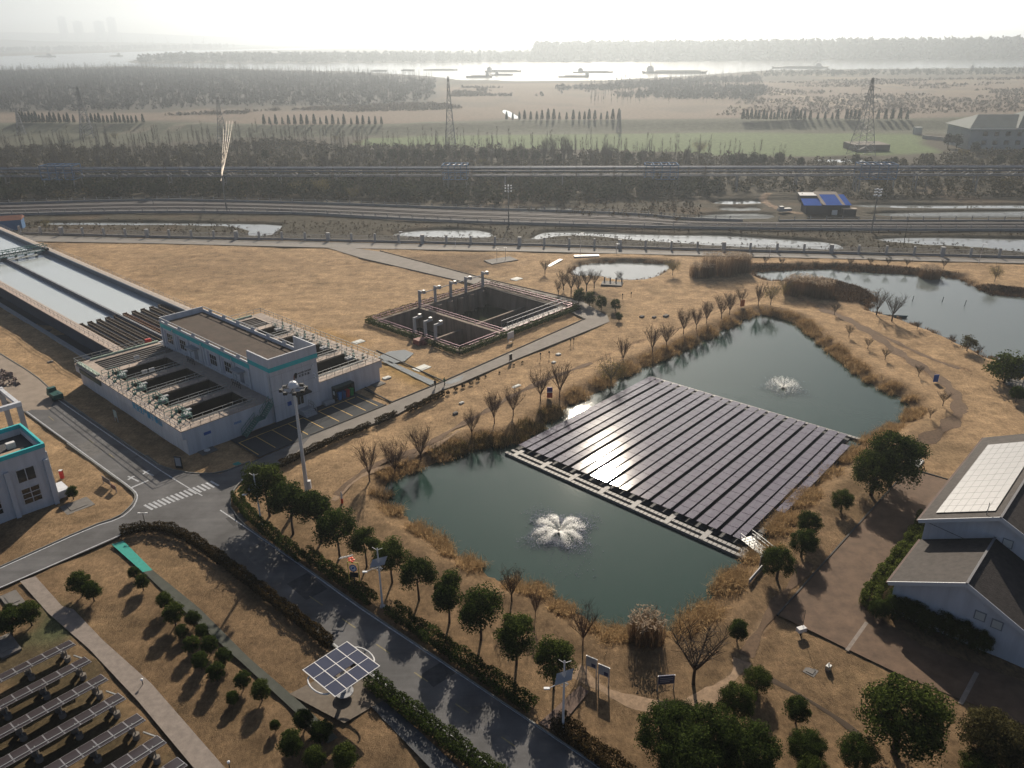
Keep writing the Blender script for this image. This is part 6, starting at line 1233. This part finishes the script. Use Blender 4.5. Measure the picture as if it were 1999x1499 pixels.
# ---- white house with the solar roof
HF = empty('white_house', (44.3,73.0,0), FRM_R-math.pi/2, 'white gabled house with pale solar panels on its big dark roof', 'house')
hw = mat('house_white', (.50, .53, .58), .7, (1.0, .15), bump=(9, .15, .02), st=(1.2, 1.2, .12)); tile = mat('dark_roof_tile', (.050, .043, .040), .85, (1.6, .4), bump=(5, .5, .06)); trim = mat('white_trim', (.55, .57, .6), .6)
def gable(par, x0, x1, y0, y1, ze, zr, ov, name_w, back=True):
    xm = (x0+x1)/2; mb = MB(); slope = (zr-ze)/(xm-x0)
    wx0, wx1 = x0+ov, x1-ov; wz = ze+slope*ov-.12
    mb.add([(wx0,y0+ov,-.3), (wx1,y0+ov,-.3), (wx1,y0+ov,wz), (xm,y0+ov,zr-.15), (wx0,y0+ov,wz)], [(0,1,2,3,4)]); mb.add([(wx0,y1-ov,-.3), (wx1,y1-ov,-.3), (wx1,y1-ov,wz), (xm,y1-ov,zr-.15), (wx0,y1-ov,wz)], [(4,3,2,1,0)])
    mb.add([(wx0,y0+ov,-.3), (wx0,y0+ov,wz), (wx0,y1-ov,wz), (wx0,y1-ov,-.3)], [(0,1,2,3)]); mb.add([(wx1,y0+ov,-.3), (wx1,y0+ov,wz), (wx1,y1-ov,wz), (wx1,y1-ov,-.3)], [(3,2,1,0)])
    w_o = mb.build(name_w, hw, par)
    mb = MB()
    for a, b in ((x0, xm), (x1, xm)): mb.add([(a,y0,ze), (b,y0,zr), (b,y1,zr), (a,y1,ze), (a,y0,ze-.16), (b,y0,zr-.16), (b,y1,zr-.16), (a,y1,ze-.16)], [(0,1,2,3),(7,6,5,4),(0,4,5,1),(1,5,6,2),(2,6,7,3),(3,7,4,0)])
    r_o = mb.build('roof', tile, par); mb = MB(); mb.bar((xm,y0-.03,zr+.06), (xm,y1,zr+.06), .22, .12); mb.build('ridge_cap', mat('grey_ridge', (.2,.2,.21), .8), r_o)
    mb = MB(); mb.bar((x0,y0-.02,ze-.1), (xm,y0-.02,zr-.1), .1, .42); mb.bar((x1,y0-.021,ze-.1), (xm,y0-.021,zr-.1), .1, .42); mb.build('barge_board', trim, par); mb = MB(); mb.box(x0-.22, x0-.02, y0, y1, ze-.22, ze-.05); mb.build('gutter', mat('brown_gutter', (.12,.075,.06), .6), par)
gable(HF, 0, 14.6, 0, 26, 6.0, 9.5, .6, 'wall'); gable(HF, .55, 13.9, -9.6, .5, 3.5, 6.8, .5, 'wing_wall')
sl_ = 3.5/7.3; up = lambda x, d: (6.0+sl_*x+d)
mb = MB(); nx_, ny_ = 7, 12
for i in range(nx_):
    for j in range(ny_):
        x0_, x1_ = 1.15+i*.76+.015, 1.15+(i+1)*.76-.015; y0_, y1_ = 1.6+j*1.75+.02, 1.6+(j+1)*1.75-.02
        mb.add([(x, y, up(x, d)) for d in (.10, .15) for x, y in ((x0_,y0_),(x1_,y0_),(x1_,y1_),(x0_,y1_))], [(3,2,1,0),(4,5,6,7),(0,1,5,4),(1,2,6,5),(2,3,7,6),(3,0,4,7)])
mb.build('roof_solar_panels', mat('glossy_roof_panel', (.16, .15, .145), .22, None, .8), HF)
MB().tube([(5.9,.9,up(5.9,0)), (5.9,.9,up(5.9,1.5))], .04, 6).build('roof_antenna', steel, HF); MB().box(.45, .6, 4, 4.9, 2.6, 3.4).build('air_conditioner', whitem, HF)
for x_, z_, y_ in ((8.4, 6.6, .6), (8.9, 3.6, -9.1), (10.4, 3.4, -9.1)):
    w_o = MB().box(x_-.5, x_+.5, y_-.05, y_, z_-.5, z_+.5).build('window', mat('window_trim_grey', (.2,.22,.25), .6), HF); MB().box(x_-.4, x_+.4, y_-.07, y_-.05, z_-.4, z_+.4).build('pane', mat('pale_blind', (.5,.52,.5), .5), w_o)
MB().bar((1.0,.55,5.8), (13.5,.55,4.4), .03).build('wall_cable', darkm, HF)
# ---- lakeside pavilion, boat, cart, people
pv_ = empty('pavilion', on(1990,748), R(10), 'grey roofed hexagonal pavilion on the lake shore', 'pavilion'); mb = MB(); n6 = 6
ro = [(2.6*math.cos(k*math.pi/3), 2.6*math.sin(k*math.pi/3), 2.75) for k in range(6)]; mi_ = [(1.3*math.cos(k*math.pi/3), 1.3*math.sin(k*math.pi/3), 3.15) for k in range(6)]
mb.add(ro+mi_+[(0,0,4.2)], [(k,(k+1)%6,6+(k+1)%6,6+k) for k in range(6)]+[(6+k,6+(k+1)%6,12) for k in range(6)]+[(5,4,3,2,1,0)]); r_o = mb.build('roof', mat('slate_roof', (.12,.13,.17), .8, (2,.25)), pv_)
mb = MB()
for k in range(6): mb.tube([(0,0,4.22), mi_[k], (ro[k][0]*1.0, ro[k][1]*1.0, 2.8), (ro[k][0]*1.14, ro[k][1]*1.14, 3.15)], .07, 5)
mb.build('ridge', walld, r_o)
for k in range(6): MB().tube([(2.0*math.cos(k*math.pi/3), 2.0*math.sin(k*math.pi/3), 0), (2.0*math.cos(k*math.pi/3), 2.0*math.sin(k*math.pi/3), 2.8)], .1, 8).build('column', walld, pv_)
mb = MB(); rail(mb, [(2.0*math.cos(k*math.pi/3), 2.0*math.sin(k*math.pi/3), .1) for k in range(1, 7)], .8, .5, .04); mb.build('balustrade', walld, pv_); MB().lathe([(.02,.12), (2.5,.12), (2.5,-.2), (.02,-.2)][::-1], 6).build('floor_slab', hg, pv_)
bt = empty('rowing_boat', G(1746,619,WZ), R(-14), 'small dark teal rowing boat moored on the lake shore', 'boat'); mb = MB(); prof = [(-2.4,.1,.42), (-1.6,.55,.30), (0,.72,.26), (1.5,.6,.30), (2.6,.05,.5)]
V_ = []
for x, w2, z in prof: V_ += [(x,-w2,z), (x*.9,-w2*.6,-.1), (x*.9,w2*.6,-.1), (x,w2,z)]
mb.add(V_, [(i*4+j, i*4+4+j, i*4+5+j, i*4+1+j) for i in range(4) for j in range(3)]+[(3,2,1,0),(16,17,18,19)]); mb.build('hull', mat('teal_boat', (.02,.07,.085), .5), bt); MB().box(-.9,-.6,-.6,.6,.16,.2).box(.5,.8,-.6,.6,.16,.2).build('thwarts', bark, bt)
ct = empty('utility_cart', PL(-.0,33.0) if 0 else on(108,777), R(-42), 'dark green three wheeled utility cart parked at the west road', 'cart'); gcm = mat('green_cart', (.015,.085,.075), .5)
MB().box(-.2,1.9,-.75,.75,.55,1.3).build('cargo_box', gcm, ct); MB().box(-1.5,-.25,-.7,.7,.5,1.0).add([(-1.45,-.65,1.0),(-.35,-.65,1.0),(-.35,.65,1.0),(-1.45,.65,1.0),(-1.15,-.6,1.85),(-.4,-.6,1.85),(-.4,.6,1.85),(-1.15,.6,1.85)], [(4,5,6,7),(0,1,5,4),(1,2,6,5),(2,3,7,6),(3,0,4,7)]).build('cab', gcm, ct)
for x, y in ((-1.2,0), (1.2,-.7), (1.2,.7)): MB().tube([(x,y-.12,.32), (x,y+.12,.32)], .32, 14).build('wheel', black, ct)
MB().box(-1.32,-1.29,-.55,.55,1.1,1.7).build('windscreen', glass, ct)
def person(x, y, label, top, legs, rz, step=.25, hgt=1.7):
    t = empty('person', on(x, y, .03), rz, label, 'person', 'people walking on the lane'); s = hgt/1.75
    me = bpy.data.meshes.new('body'); V_ = [(0,0,.95),(0,0,1.15),(0,.01,1.38),(0,0,1.5),(0,.03,1.62),(0,.03,1.74), (-.09,0,.92),(-.10,step*.5,.5),(-.10,step*.6-.05,.08),(-.10,step*.6+.12,.04), (.09,0,.92),(.10,-step*.3,.5),(.10,-step*.9,.1),(.10,-step*.9+.15,.04), (-.19,0,1.42),(-.24,-.06,1.15),(-.24,.08,.90), (.19,0,1.42),(.24,.04,1.15),(.23,.2,.93)]
    E_ = [(0,1),(1,2),(2,3),(3,4),(4,5),(0,6),(6,7),(7,8),(8,9),(0,10),(10,11),(11,12),(12,13),(2,14),(14,15),(15,16),(2,17),(17,18),(18,19)]
    me.from_pydata([(a*s,b*s,c*s) for a,b,c in V_], E_, []); o = put('body', me, t); sk = o.modifiers.new('skin', 'SKIN'); rad = [.15,.15,.17,.06,.10,.085,.095,.07,.05,.045,.095,.07,.05,.045,.06,.045,.04,.06,.045,.04]
    for v, r_ in zip(me.skin_vertices[0].data, rad): v.radius = (r_*s, r_*s*.85); v.use_root = False
    me.skin_vertices[0].data[0].use_root = True; o.modifiers.new('sub', 'SUBSURF').levels = 1; o.modifiers['sub'].render_levels = 2
    dg = bpy.context.evaluated_depsgraph_get(); m2 = bpy.data.meshes.new_from_object(o.evaluated_get(dg)); o.modifiers.clear(); o.data = m2; m2.materials.clear()
    skin = mat('skin', (.35,.21,.15), .6); hair = mat('dark_hair', (.015,.012,.01), .6)
    for m_ in (top, legs, skin, hair, black): m2.materials.append(m_)
    for p in m2.polygons:
        z = p.center.z/s; xx = abs(p.center.x/s); p.use_smooth = True
        p.material_index = 3 if z > 1.69 or (z > 1.58 and p.center.y < 0) else 2 if z > 1.5 or (xx > .2 and z < .97) else 0 if z > .95 or (xx > .17 and z > .97) else 4 if z < .1 else 1
    return t
person(850,757,'person in dark clothes walking on the lane beside the puddle', mat('navy_jacket', (.03,.035,.05), .8), mat('black_trousers', (.015,.015,.018), .8), R(-40)); person(868,752,'person in a green top walking ahead on the lane', mat('green_jacket', (.05,.16,.08), .8), mat('grey_trousers', (.05,.05,.055), .8), R(-50))
for i, (x, y) in enumerate(((1114,672),(1120,670),(1055,700),(1072,697),(1215,583),(1232,579))):
    t = empty('garden_lantern', on(x, y), 0, 'tiny dark garden lantern on the lawn beside the lane, %s of six' % nth(i), 'garden light', 'garden lanterns'); MB().tube([(0,0,-.1), (0,0,1.0)], .05, 5).build('post', darkm, t); MB().lathe([(.1,1.0), (.16,1.05), (.12,1.3), (.02,1.4)], 8).build('head', darkm, t)
t = empty('lakeside_terrace', on(1195,553), R(-15), 'small stepped terrace with posts at the lined pond edge', 'terrace'); MB().box(-2.5,2.5,-1.6,1.6,-.2,.25).build('platform', hg, t)
for k in range(4): MB().box(-2.2+k*1.4,-1.9+k*1.4,1.1,1.4,.25,1.3).build('stone_post', hg, t)
tag(MB().box(-3.4,3.4,-.8,.8,-.1,.3).build('concrete_slab', pale, None, on(1145,500), R(4)), 'long pale slab at the head of the lined pond', 'slab'); tag(MB().box(-4.0,4.0,-.55,.55,-.1,.22).build('concrete_slab', pale, None, on(1083,513), R(62)), 'narrow pale slab pointing at the lined pond', 'slab')
for i, (x, y) in enumerate(((1780,588),(1838,590),(1882,597))): tag(MB().tube([(0,0,-1.2), (.25,0,1.3)], .07, 5).build('water_stake', darkm, None, G(x, y, WZ)), 'thin stake standing in the lake water, %s from the boat' % nth(i), 'stake', 'stakes in the lake')
# ================================================================ BEYOND THE FENCE
pipem = mat('silver_pipe', (.28, .31, .38), .42, None, .5, .6); pblue = mat('blue_pipe', (.05, .075, .13), .6, (.5, .15), .4, .2); pbox = mat('blue_steel_box', (.06, .13, .25), .85, (1, .2), .1)
p0, p1 = G(-120,372), G(2120,371); dv = p1-p0; pa = math.atan2(dv.y, dv.x); PLEN = dv.length
pr = empty('pipe_bridge', p0, pa, 'long elevated pipe bridge of silver and blue pipes crossing behind the railway', 'pipe bridge')
mb = MB()
for y, z, r_ in ((-.9,8.6,.28), (.9,8.5,.28)): mb.tube([(0,y,z), (PLEN,y,z)], r_, 8)
mb.build('silver_pipes', pipem, pr); mb = MB()
for y, z, r_ in ((-.2,8.1,.2), (-1.2,7.3,.14), (1.2,7.2,.16)): mb.tube([(0,y,z), (PLEN,y,z)], r_, 7)
mb.build('blue_pipes', pblue, pr); mb = MB()
for y in (-1.6, 1.6):
    mb.bar((0,y,5.7), (PLEN,y,5.7), .35); mb.bar((0,y,8.9), (PLEN,y,8.9), .14)
    n_ = int(PLEN/4.2)
    for k in range(n_): mb.bar((k*4.2,y,5.8 if k % 2 else 8.8), ((k+1)*4.2,y,8.8 if k % 2 else 5.8), .12)
mb.build('truss', mat('blue_grey_truss', (.09,.11,.16), .6, None, .4, .2), pr)
for k in range(int(PLEN/22)):
    x = 8+k*22; mb = MB(); mb.bar((x,-1.5,-.2), (x,-1.3,5.6), .45); mb.bar((x,1.5,-.2), (x,1.3,5.6), .45); mb.bar((x,-1.4,3.2), (x,1.4,3.2), .25); mb.build('leg', mat('leg_concrete', (.24,.23,.23), .8), pr)
def boxat(xl, xr, lab):
    a_, b_ = G(xl,371), G(xr,371); L_ = (b_-a_).length; t = empty('valve_box', a_, pa, 'blue steel expansion frame straddling the pipe bridge, '+lab, 'steel frame', 'expansion frames on the pipe bridge'); mb = MB()
    for y in (-3.2, 3.2):
        for z in (4.6, 7.2, 9.8): mb.bar((0,y,z), (L_,y,z), .35)
        for k in range(5): mb.bar((L_*k/4,y,4.6), (L_*k/4,y,9.8), .3)
    for x in (0, L_*.25, L_*.5, L_*.75, L_):
        for z in (4.6, 9.8): mb.bar((x,-3.2,z), (x,3.2,z), .3)
    mb.build('steel_frame', pbox, t); mb = MB()
    for k in range(4): mb.tube([(L_*(.15+k*.23),-3.1,9.6), (L_*(.22+k*.23),3.1,9.3)], .22, 7)
    mb.build('loop_pipes', pblue, t); mb = MB()
    for x in (.4, L_-.4):
        for y in (-2.6, 2.6): mb.bar((x,y*1.25,-.2), (x,y,4.5), .4)
    mb.build('legs', MATS['leg_concrete'], t)
for a in ((1668,1738,'beside the big pylon'), (867,914,'left of the floodlight mast'), (1257,1319,'behind the ponds'), (97,158,'at the western end')): boxat(*a)
# ---- pylons, poles, wires
lat = mat('pylon_steel', (.17,.175,.18), .6, None, .4, .4)
def pylon(x, y, h, bw, label, arms=3, name='power_pylon', cat='pylon', grp='power pylons', rz=.2, th=.22, dish=False, z=0):
    t = empty(name, G(x, y, z), rz, label, cat, grp); mb = MB(); n_ = 11
    wd = lambda f: bw*(1-f)**1.25*.5+.35
    for sx in (-1,1):
        for sy in (-1,1):
            for k in range(n_): f0, f1 = k/n_, (k+1)/n_; mb.bar((sx*wd(f0),sy*wd(f0),h*f0), (sx*wd(f1),sy*wd(f1),h*f1), th)
    for k in range(n_):
        f0, f1 = k/n_, (k+1)/n_; a, b = wd(f0), wd(f1)
        for q in (((-a,-a),(b,-b)), ((a,-a),(-b,-b)), ((-a,a),(b,b)), ((a,a),(-b,b)), ((-a,-a),(-b,b)), ((-a,a),(-b,-b)), ((a,-a),(b,b)), ((a,a),(b,-b))): mb.bar((*q[0],h*f0), (*q[1],h*f1), th*.55)
        mb.bar((-b,-b,h*f1), (b,-b,h*f1), th*.6); mb.bar((-b,b,h*f1), (b,b,h*f1), th*.6)
    mb.build('lattice_tower', lat, t)
    for k in range(arms):
        z_ = h*(.97-.11*k); L_ = h*(.10+.035*k); am = MB()
        for sg in (-1,1): am.bar((0,-.3,z_), (sg*L_,0,z_+.1), th*.6); am.bar((0,.3,z_), (sg*L_,0,z_+.1), th*.6); am.bar((0,0,z_+h*.035), (sg*L_,0,z_+.1), th*.6); am.bar((sg*L_,0,z_), (sg*L_,0,z_-h*.03), th*.5)
        am.build('cross_arm', lat, t)
    if dish:
        for k in range(4): MB().box(-.6+.9*(k % 2),-.3+.9*(k % 2)*.3,-.7,.7,h*.9-k*1.4,h*.9-k*1.4+1.1).build('antenna', mat('antenna_grey', (.25,.25,.26), .5), t)
    return t
pylon(1680,303,35,9,'big lattice pylon on the green field beside the pipe frame', 3, rz=.1); pylon(437,281,25,6,'lattice pylon behind the glinting wires', 3, rz=.3); pylon(172,268,29,7,'lattice pylon in the west by the levee', 3, rz=.3, th=.32); pylon(880,292,36,5,'slim lattice radio tower above the green field', 0, 'radio_tower', 'radio tower', None, 0, .26, True); pylon(43,262,16,4,'short faint pylon at the western edge', 2, rz=.3)
pylon(1546,246,12,2.5,'small mast on the levee by the cypress row',0,'radio_tower','radio tower',None); pylon(1208,258,13,2.0,'thin mast at the end of the middle cypress row',0,'radio_tower','radio tower',None)
pylon(647,86,118,24,'tall faint river crossing pylon in the haze', 2, rz=0, th=1.3); pylon(820,92,110,22,'second faint river crossing pylon in the haze', 2, rz=0, th=1.2)
tag(MB().box(-9,9,-7,7,0,3.0).build('pylon_plinth', mat('plinth_earth', (.13,.115,.095), .9, (.6,.2)), None, G(1690,291), 0), 'raised earth plinth beside the big pylon', 'plinth')
up_ = empty('utility_pole', on(443,413), 0, 'grey pole by the railway carrying bright glinting wires', 'pole'); MB().tube([(0,0,-.2), (0,0,13.5)], [.28,.16], 8).build('pole', MATS['concrete_pole'], up_)
bright = mat('bright_wire', (.50,.42,.34), .4, None, .6, .7); w0 = on(443,413); tgt = G(448,262); mb = MB()
for k, (dx, z1) in enumerate(((-1.6,13.4), (-.4,13.0), (.8,13.4), (2.0,12.8))):
    a_, b_ = Vector((dx*.25,0,10.5+k*.9)), Vector((tgt.x-w0.x+dx*1.5, tgt.y-w0.y, 8.0)); mb.tube([a_.lerp(b_, f)+Vector((0, 0, -2.6*4*f*(1-f)*.35)) for f in [i/14 for i in range(15)]], .055, 4)
tag(mb.build('power_lines', bright, None, w0), 'bundle of sunlit glinting wires running from the grey pole', 'wires', kind=None); scene.objects['power_lines']['kind'] = 'stuff'
for x, y, h, l in ((1805,335+40,30,'concrete pole behind the pipe bridge in the east'), (1564,392,16,'short pole by the blue roofed shed'), (300,399,12,'short post on the far railway fence'),):
    tag(MB().tube([(0,0,-.2), (0,0,height((x,y),(x,y-h)))], [.2,.12], 6).build('utility_pole', MATS['concrete_pole'], None, on(x, y)), l, 'pole')
# ---- sheds and the hall
sh = empty('blue_roofed_shed', G(1610,414), R(-4), 'blue roofed work shed between the ponds beyond the railway', 'shed'); bl = mat('bright_blue_roof', (.02,.11,.48), .9, (.8,.12), .05); gr_ = mat('rust_grey_roof', (.26,.21,.17), .7, (.8,.2))
MB().box(-7,7,-2.5,3.5,-.2,2.9).build('wall', mat('shed_dark_wall', (.05,.05,.055), .8), sh)
MB().add([(-8,-3.2,2.8),(-2.2,-3.2,2.8),(-2.2,1.5,4.2),(-8,1.5,4.2)], [(0,1,2,3)]).add([(-1.6,-3.6,3.0),(7.2,-3.6,3.0),(6.4,3.6,5.2),(-2.6,3.6,5.2)], [(0,1,2,3)]).build('blue_roof', bl, sh); MB().add([(-3,3.6,5.22),(4.6,3.6,5.22),(4.4,5.6,5.8),(-3.2,5.6,5.8)], [(0,1,2,3)]).add([(-1.9,-3.4,3.08),(-.9,-3.4,3.08),(-1.7,3.5,5.24),(-2.7,3.5,5.24)], [(0,1,2,3)]).add([(4.2,-3.4,3.08),(5.2,-3.4,3.08),(4.5,3.5,5.24),(3.5,3.5,5.24)], [(0,1,2,3)]).build('grey_roof_strips', gr_, sh)
MB().box(4.2,8.4,-5.2,-3.4,-.2,2.0).build('lean_to', mat('shed_dark_wall', (.05,.05,.055), .8), sh); MB().box(4.0,8.6,-5.4,-3.3,2.0,2.15).build('lean_to_roof', gr_, sh); MB().box(1.0,2.6,-4.6,-3.9,0,1.5).build('white_tank', whitem, sh)
tag(MB().box(-3,3,-1.4,1.4,0,2.2).add([(-3.3,-1.7,2.2),(3.3,-1.7,2.2),(3.3,1.7,2.7),(-3.3,1.7,2.7)], [(0,1,2,3)], 1).build('small_shed', [MATS['shed_dark_wall'], whitem], None, G(1576,392), R(-5)), 'small white roofed shed behind the blue roofed one', 'shed')
tag(MB().box(-2.2,2.2,-.9,.9,.4,1.3).box(-1.9,-.6,-.8,.8,1.3,2.0).build('parked_truck', mat('dusty_white_truck', (.3,.3,.3), .6), None, G(1531,414), R(10)), 'small dusty truck parked on the sandy track by the sheds', 'truck')
hl = empty('grey_roofed_hall', G(1888,291), R(-4), 'pale hall with grey green hipped roof in the east', 'building'); sw = mat('hall_wall', (.36,.38,.37), .8, (.3,.1)); hr = mat('hall_roof', (.055,.085,.09), .8, (.4,.2))
MB().box(0,60,0,26,-.3,10).build('wall', sw, hl); MB().add([(-1.5,-1.5,10),(28,-1.5,10),(28,27.5,10),(-1.5,27.5,10),(8,13,15.5),(28,13,15.5)], [(0,1,5,4),(2,3,4,5),(3,0,4)]).add([(21,-2.5,10.3),(62,-2.5,10.3),(62,28,10.3),(21,28,10.3),(31,13,17.5),(62,13,17.5)], [(0,1,5,4),(2,3,4,5),(3,0,4)]).build('roof', hr, hl); MB().box(-1.6,28,-1.7,-1.4,9.6,10.0).box(21,62,-2.7,-2.4,9.9,10.3).build('eaves_band', whitem, hl)
for k in range(10):
    x = 6+k*5.5
    for z in (2.0, 6.2): w_o = MB().box(x,x+2.6,-.12,0,z,z+2.4).build('window', MATS['window_trim_grey'], hl); MB().box(x+.2,x+2.4,-.16,-.12,z+.2,z+2.2).build('pane', glass, w_o)
MB().box(52,60,14,24,10.3,22).add([(50,12,22),(62,12,22),(62,26,24.5),(50,26,24.5)], [(0,1,2,3)], 1).build('roof_tower', [whitem, hr], hl)
tag(MB().add([(0,0,-.2),(24,-42,-.2),(24,-42,1.8),(0,0,1.8),(.4,.3,-.2),(24.4,-41.7,-.2),(24.4,-41.7,1.8),(.4,.3,1.8)], [(0,1,2,3),(7,6,5,4),(3,2,6,7),(0,3,7,4),(1,5,6,2)]).build('boundary_wall', mat('pale_wall', (.42,.38,.34), .8, (.5,.2)), None, G(1800,270)), 'pale boundary wall along the end of the green field', 'wall'); tag(MB().box(-2,2,-1.5,1.5,0,4).build('gate_house', sw, None, G(1790,262)), 'small pale gate house at the field end', 'building')
for i, (x, y, h) in enumerate(((1822,275,20),(1835,280,22),(1865,290,24),(1885,300,18),(1915,303,22),(1950,302,24),(1975,300,26),(1845,296,16))):
    pass
# ---- river craft
hullm = mat('barge_hull', (.085,.085,.085), .7, (.05,.3)); housem = mat('barge_house', (.40,.40,.40), .7); loadm = mat('barge_load', (.14,.125,.11), .9, (.1,.3))
def barge(xl, xr, y, house, label, hz=1.0, two=False):
    a_, b_ = G(xl,y,-2), G(xr,y,-2); L_ = (b_-a_).length; t = empty('river_barge', (a_+b_)/2, math.atan2(b_.y-a_.y, b_.x-a_.x), label, 'barge', 'barges on the river'); w2 = min(9, L_*.08); hz *= .62; h = 3.2*hz
    MB().add([(-L_/2,0,h*1.3),(-L_*.44,-w2,h),(L_*.46,-w2,h),(L_/2,0,h*1.5),(L_*.46,w2,h),(-L_*.44,w2,h), (-L_*.47,0,-.5),(-L_*.43,-w2*.9,-.5),(L_*.44,-w2*.9,-.5),(L_*.47,0,-.5),(L_*.44,w2*.9,-.5),(-L_*.43,w2*.9,-.5)], [(0,1,2,3,4,5)]+[(6+k,6+(k+1)%6,(k+1)%6,k) for k in range(6)]).build('hull', hullm, t)
    MB().box(-L_*.28,L_*.38,-w2*.7,w2*.7,h,h+1.6*hz).build('cargo_hold', loadm, t)
    if house: x = L_*house; MB().box(x-L_*.05,x+L_*.05,-w2*.75,w2*.75,h,h+6.5*hz).box(x-L_*.03,x+L_*.03,-w2*.9,w2*.9,h+6.5*hz,h+9*hz).build('wheelhouse', housem, t); MB().tube([(x,0,h+9*hz), (x,0,h+13*hz)], .4, 5).build('mast', housem, t)
barge(826,894,137,.0,'low loaded barge behind the plantation edge', .8); barge(945,1019,140,-.36,'upper of the two barges left of the river middle'); barge(909,962,151,.3,'short barge nearest the bank, left end of a pair',1.0); barge(956,1002,147,-.2,'slim barge touching the short one near the bank', .8); barge(1117,1198,142,-.3,'loaded barge in the river middle'); barge(1089,1151,151,.42,'short dark barge below the loaded one'); barge(1251,1382,143,-.36,'largest barge with tall wheelhouse', 1.5); barge(1505,1620,133,.3,'moored barge half hidden by the riverside thicket', 1.2); barge(1884,1947,137,-.3,'low barge by the eastern bank')
barge(724,756,139,0,'short barge seen through the plantation tops', .9); barge(782,810,138,0,'tiny barge seen through the plantation tops', .9); barge(68,108,111,.2,'far barge in the hazy west channel', 1.6); barge(214,240,110,.2,'second far barge in the hazy west channel', 1.4)
# ---- far shore: cranes, towers, hills
crm = mat('crane_grey', (.20,.20,.20), .7)
for i, x in enumerate((14,42,48,56,78,81,104,106,155,163,186,200,212,232,240,276,286,300,330,376,398)):
    p = G(x, 93, 0); t = empty('harbour_crane', p, rnd.uniform(-.5,.5), 'faint harbour crane on the far shore, %s from the west' % nth(i), 'crane', 'harbour cranes on the far shore'); mb = MB()
    for s_ in (-1,1): mb.bar((s_*7,0,0), (s_*3,0,30), 2.2)
    mb.bar((-7,0,14), (7,0,14), 2); mb.build('portal', crm, t); MB().bar((0,0,30), (rnd.uniform(-26,26),0,rnd.uniform(52,72)), 2.4).bar((-10,0,32), (8,0,34), 4).build('jib', crm, t)
for i, (x0, x1, y) in enumerate(((246,257,40),(270,283,48),(305,319,48),(328,340,42))):
    d = 7600; a_ = Vector(((x0-999)/FPX*d*1.06, d, 0)); wpx = (x1-x0)/FPX*d; t = empty('tower_block', a_, 0, 'faint high tower block in the haze, %s of four' % nth(i), 'building', 'far tower blocks'); hh = CAMH+(77-y)/FPX*d
    MB().box(0,wpx,0,wpx*.7,0,hh).build('wall', crm, t); MB().box(wpx*.3,wpx*.7,wpx*.2,wpx*.5,hh,hh+8).build('roof_block', crm, t)
def ridge(name, d, pts):
    n_ = len(pts); P = [((x-999)/FPX*d*1.06, max(2, CAMH+(hz_-y)/FPX*d)) for x, y, hz_ in pts]; mb = MB()
    for k, (x, z) in enumerate(P): mb.v += [(x,d-500,-2), (x,d,z), (x,d+900,-2)]
    for k in range(n_-1): b_ = k*3; mb.f += [[b_,b_+3,b_+4,b_+1],[b_+1,b_+4,b_+5,b_+2]]; mb.m += [0,0]
    return struct(mb.build(name, mat('far_hill_green', (.08,.09,.075), .95), smooth=True))
ridge('hills', 7800, [(x, y, 79-x*.0105) for x, y in ((-200,68),(-60,66),(40,67),(100,65),(170,64),(240,66),(330,64),(420,68),(500,71),(620,72),(760,71),(900,71),(1050,72),(1200,69),(1400,66),(1600,63),(1800,61),(2100,58))])
ridge('hills', 5600, [(x, y, 79-x*.0105) for x, y in ((-200,80),(0,79),(60,78),(110,79),(150,76),(210,79),(300,80),(420,82),(520,84))])
scene.update_tag()
for o in [o for o in scene.objects if o.type == 'FONT']:      # lettering becomes plain mesh
    dg = bpy.context.evaluated_depsgraph_get(); m2 = bpy.data.meshes.new_from_object(o.evaluated_get(dg)); n_ = bpy.data.objects.new('lettering', m2); C.objects.link(n_); n_.parent = o.parent; n_.location = o.location; n_.rotation_euler = o.rotation_euler; bpy.data.objects.remove(o)
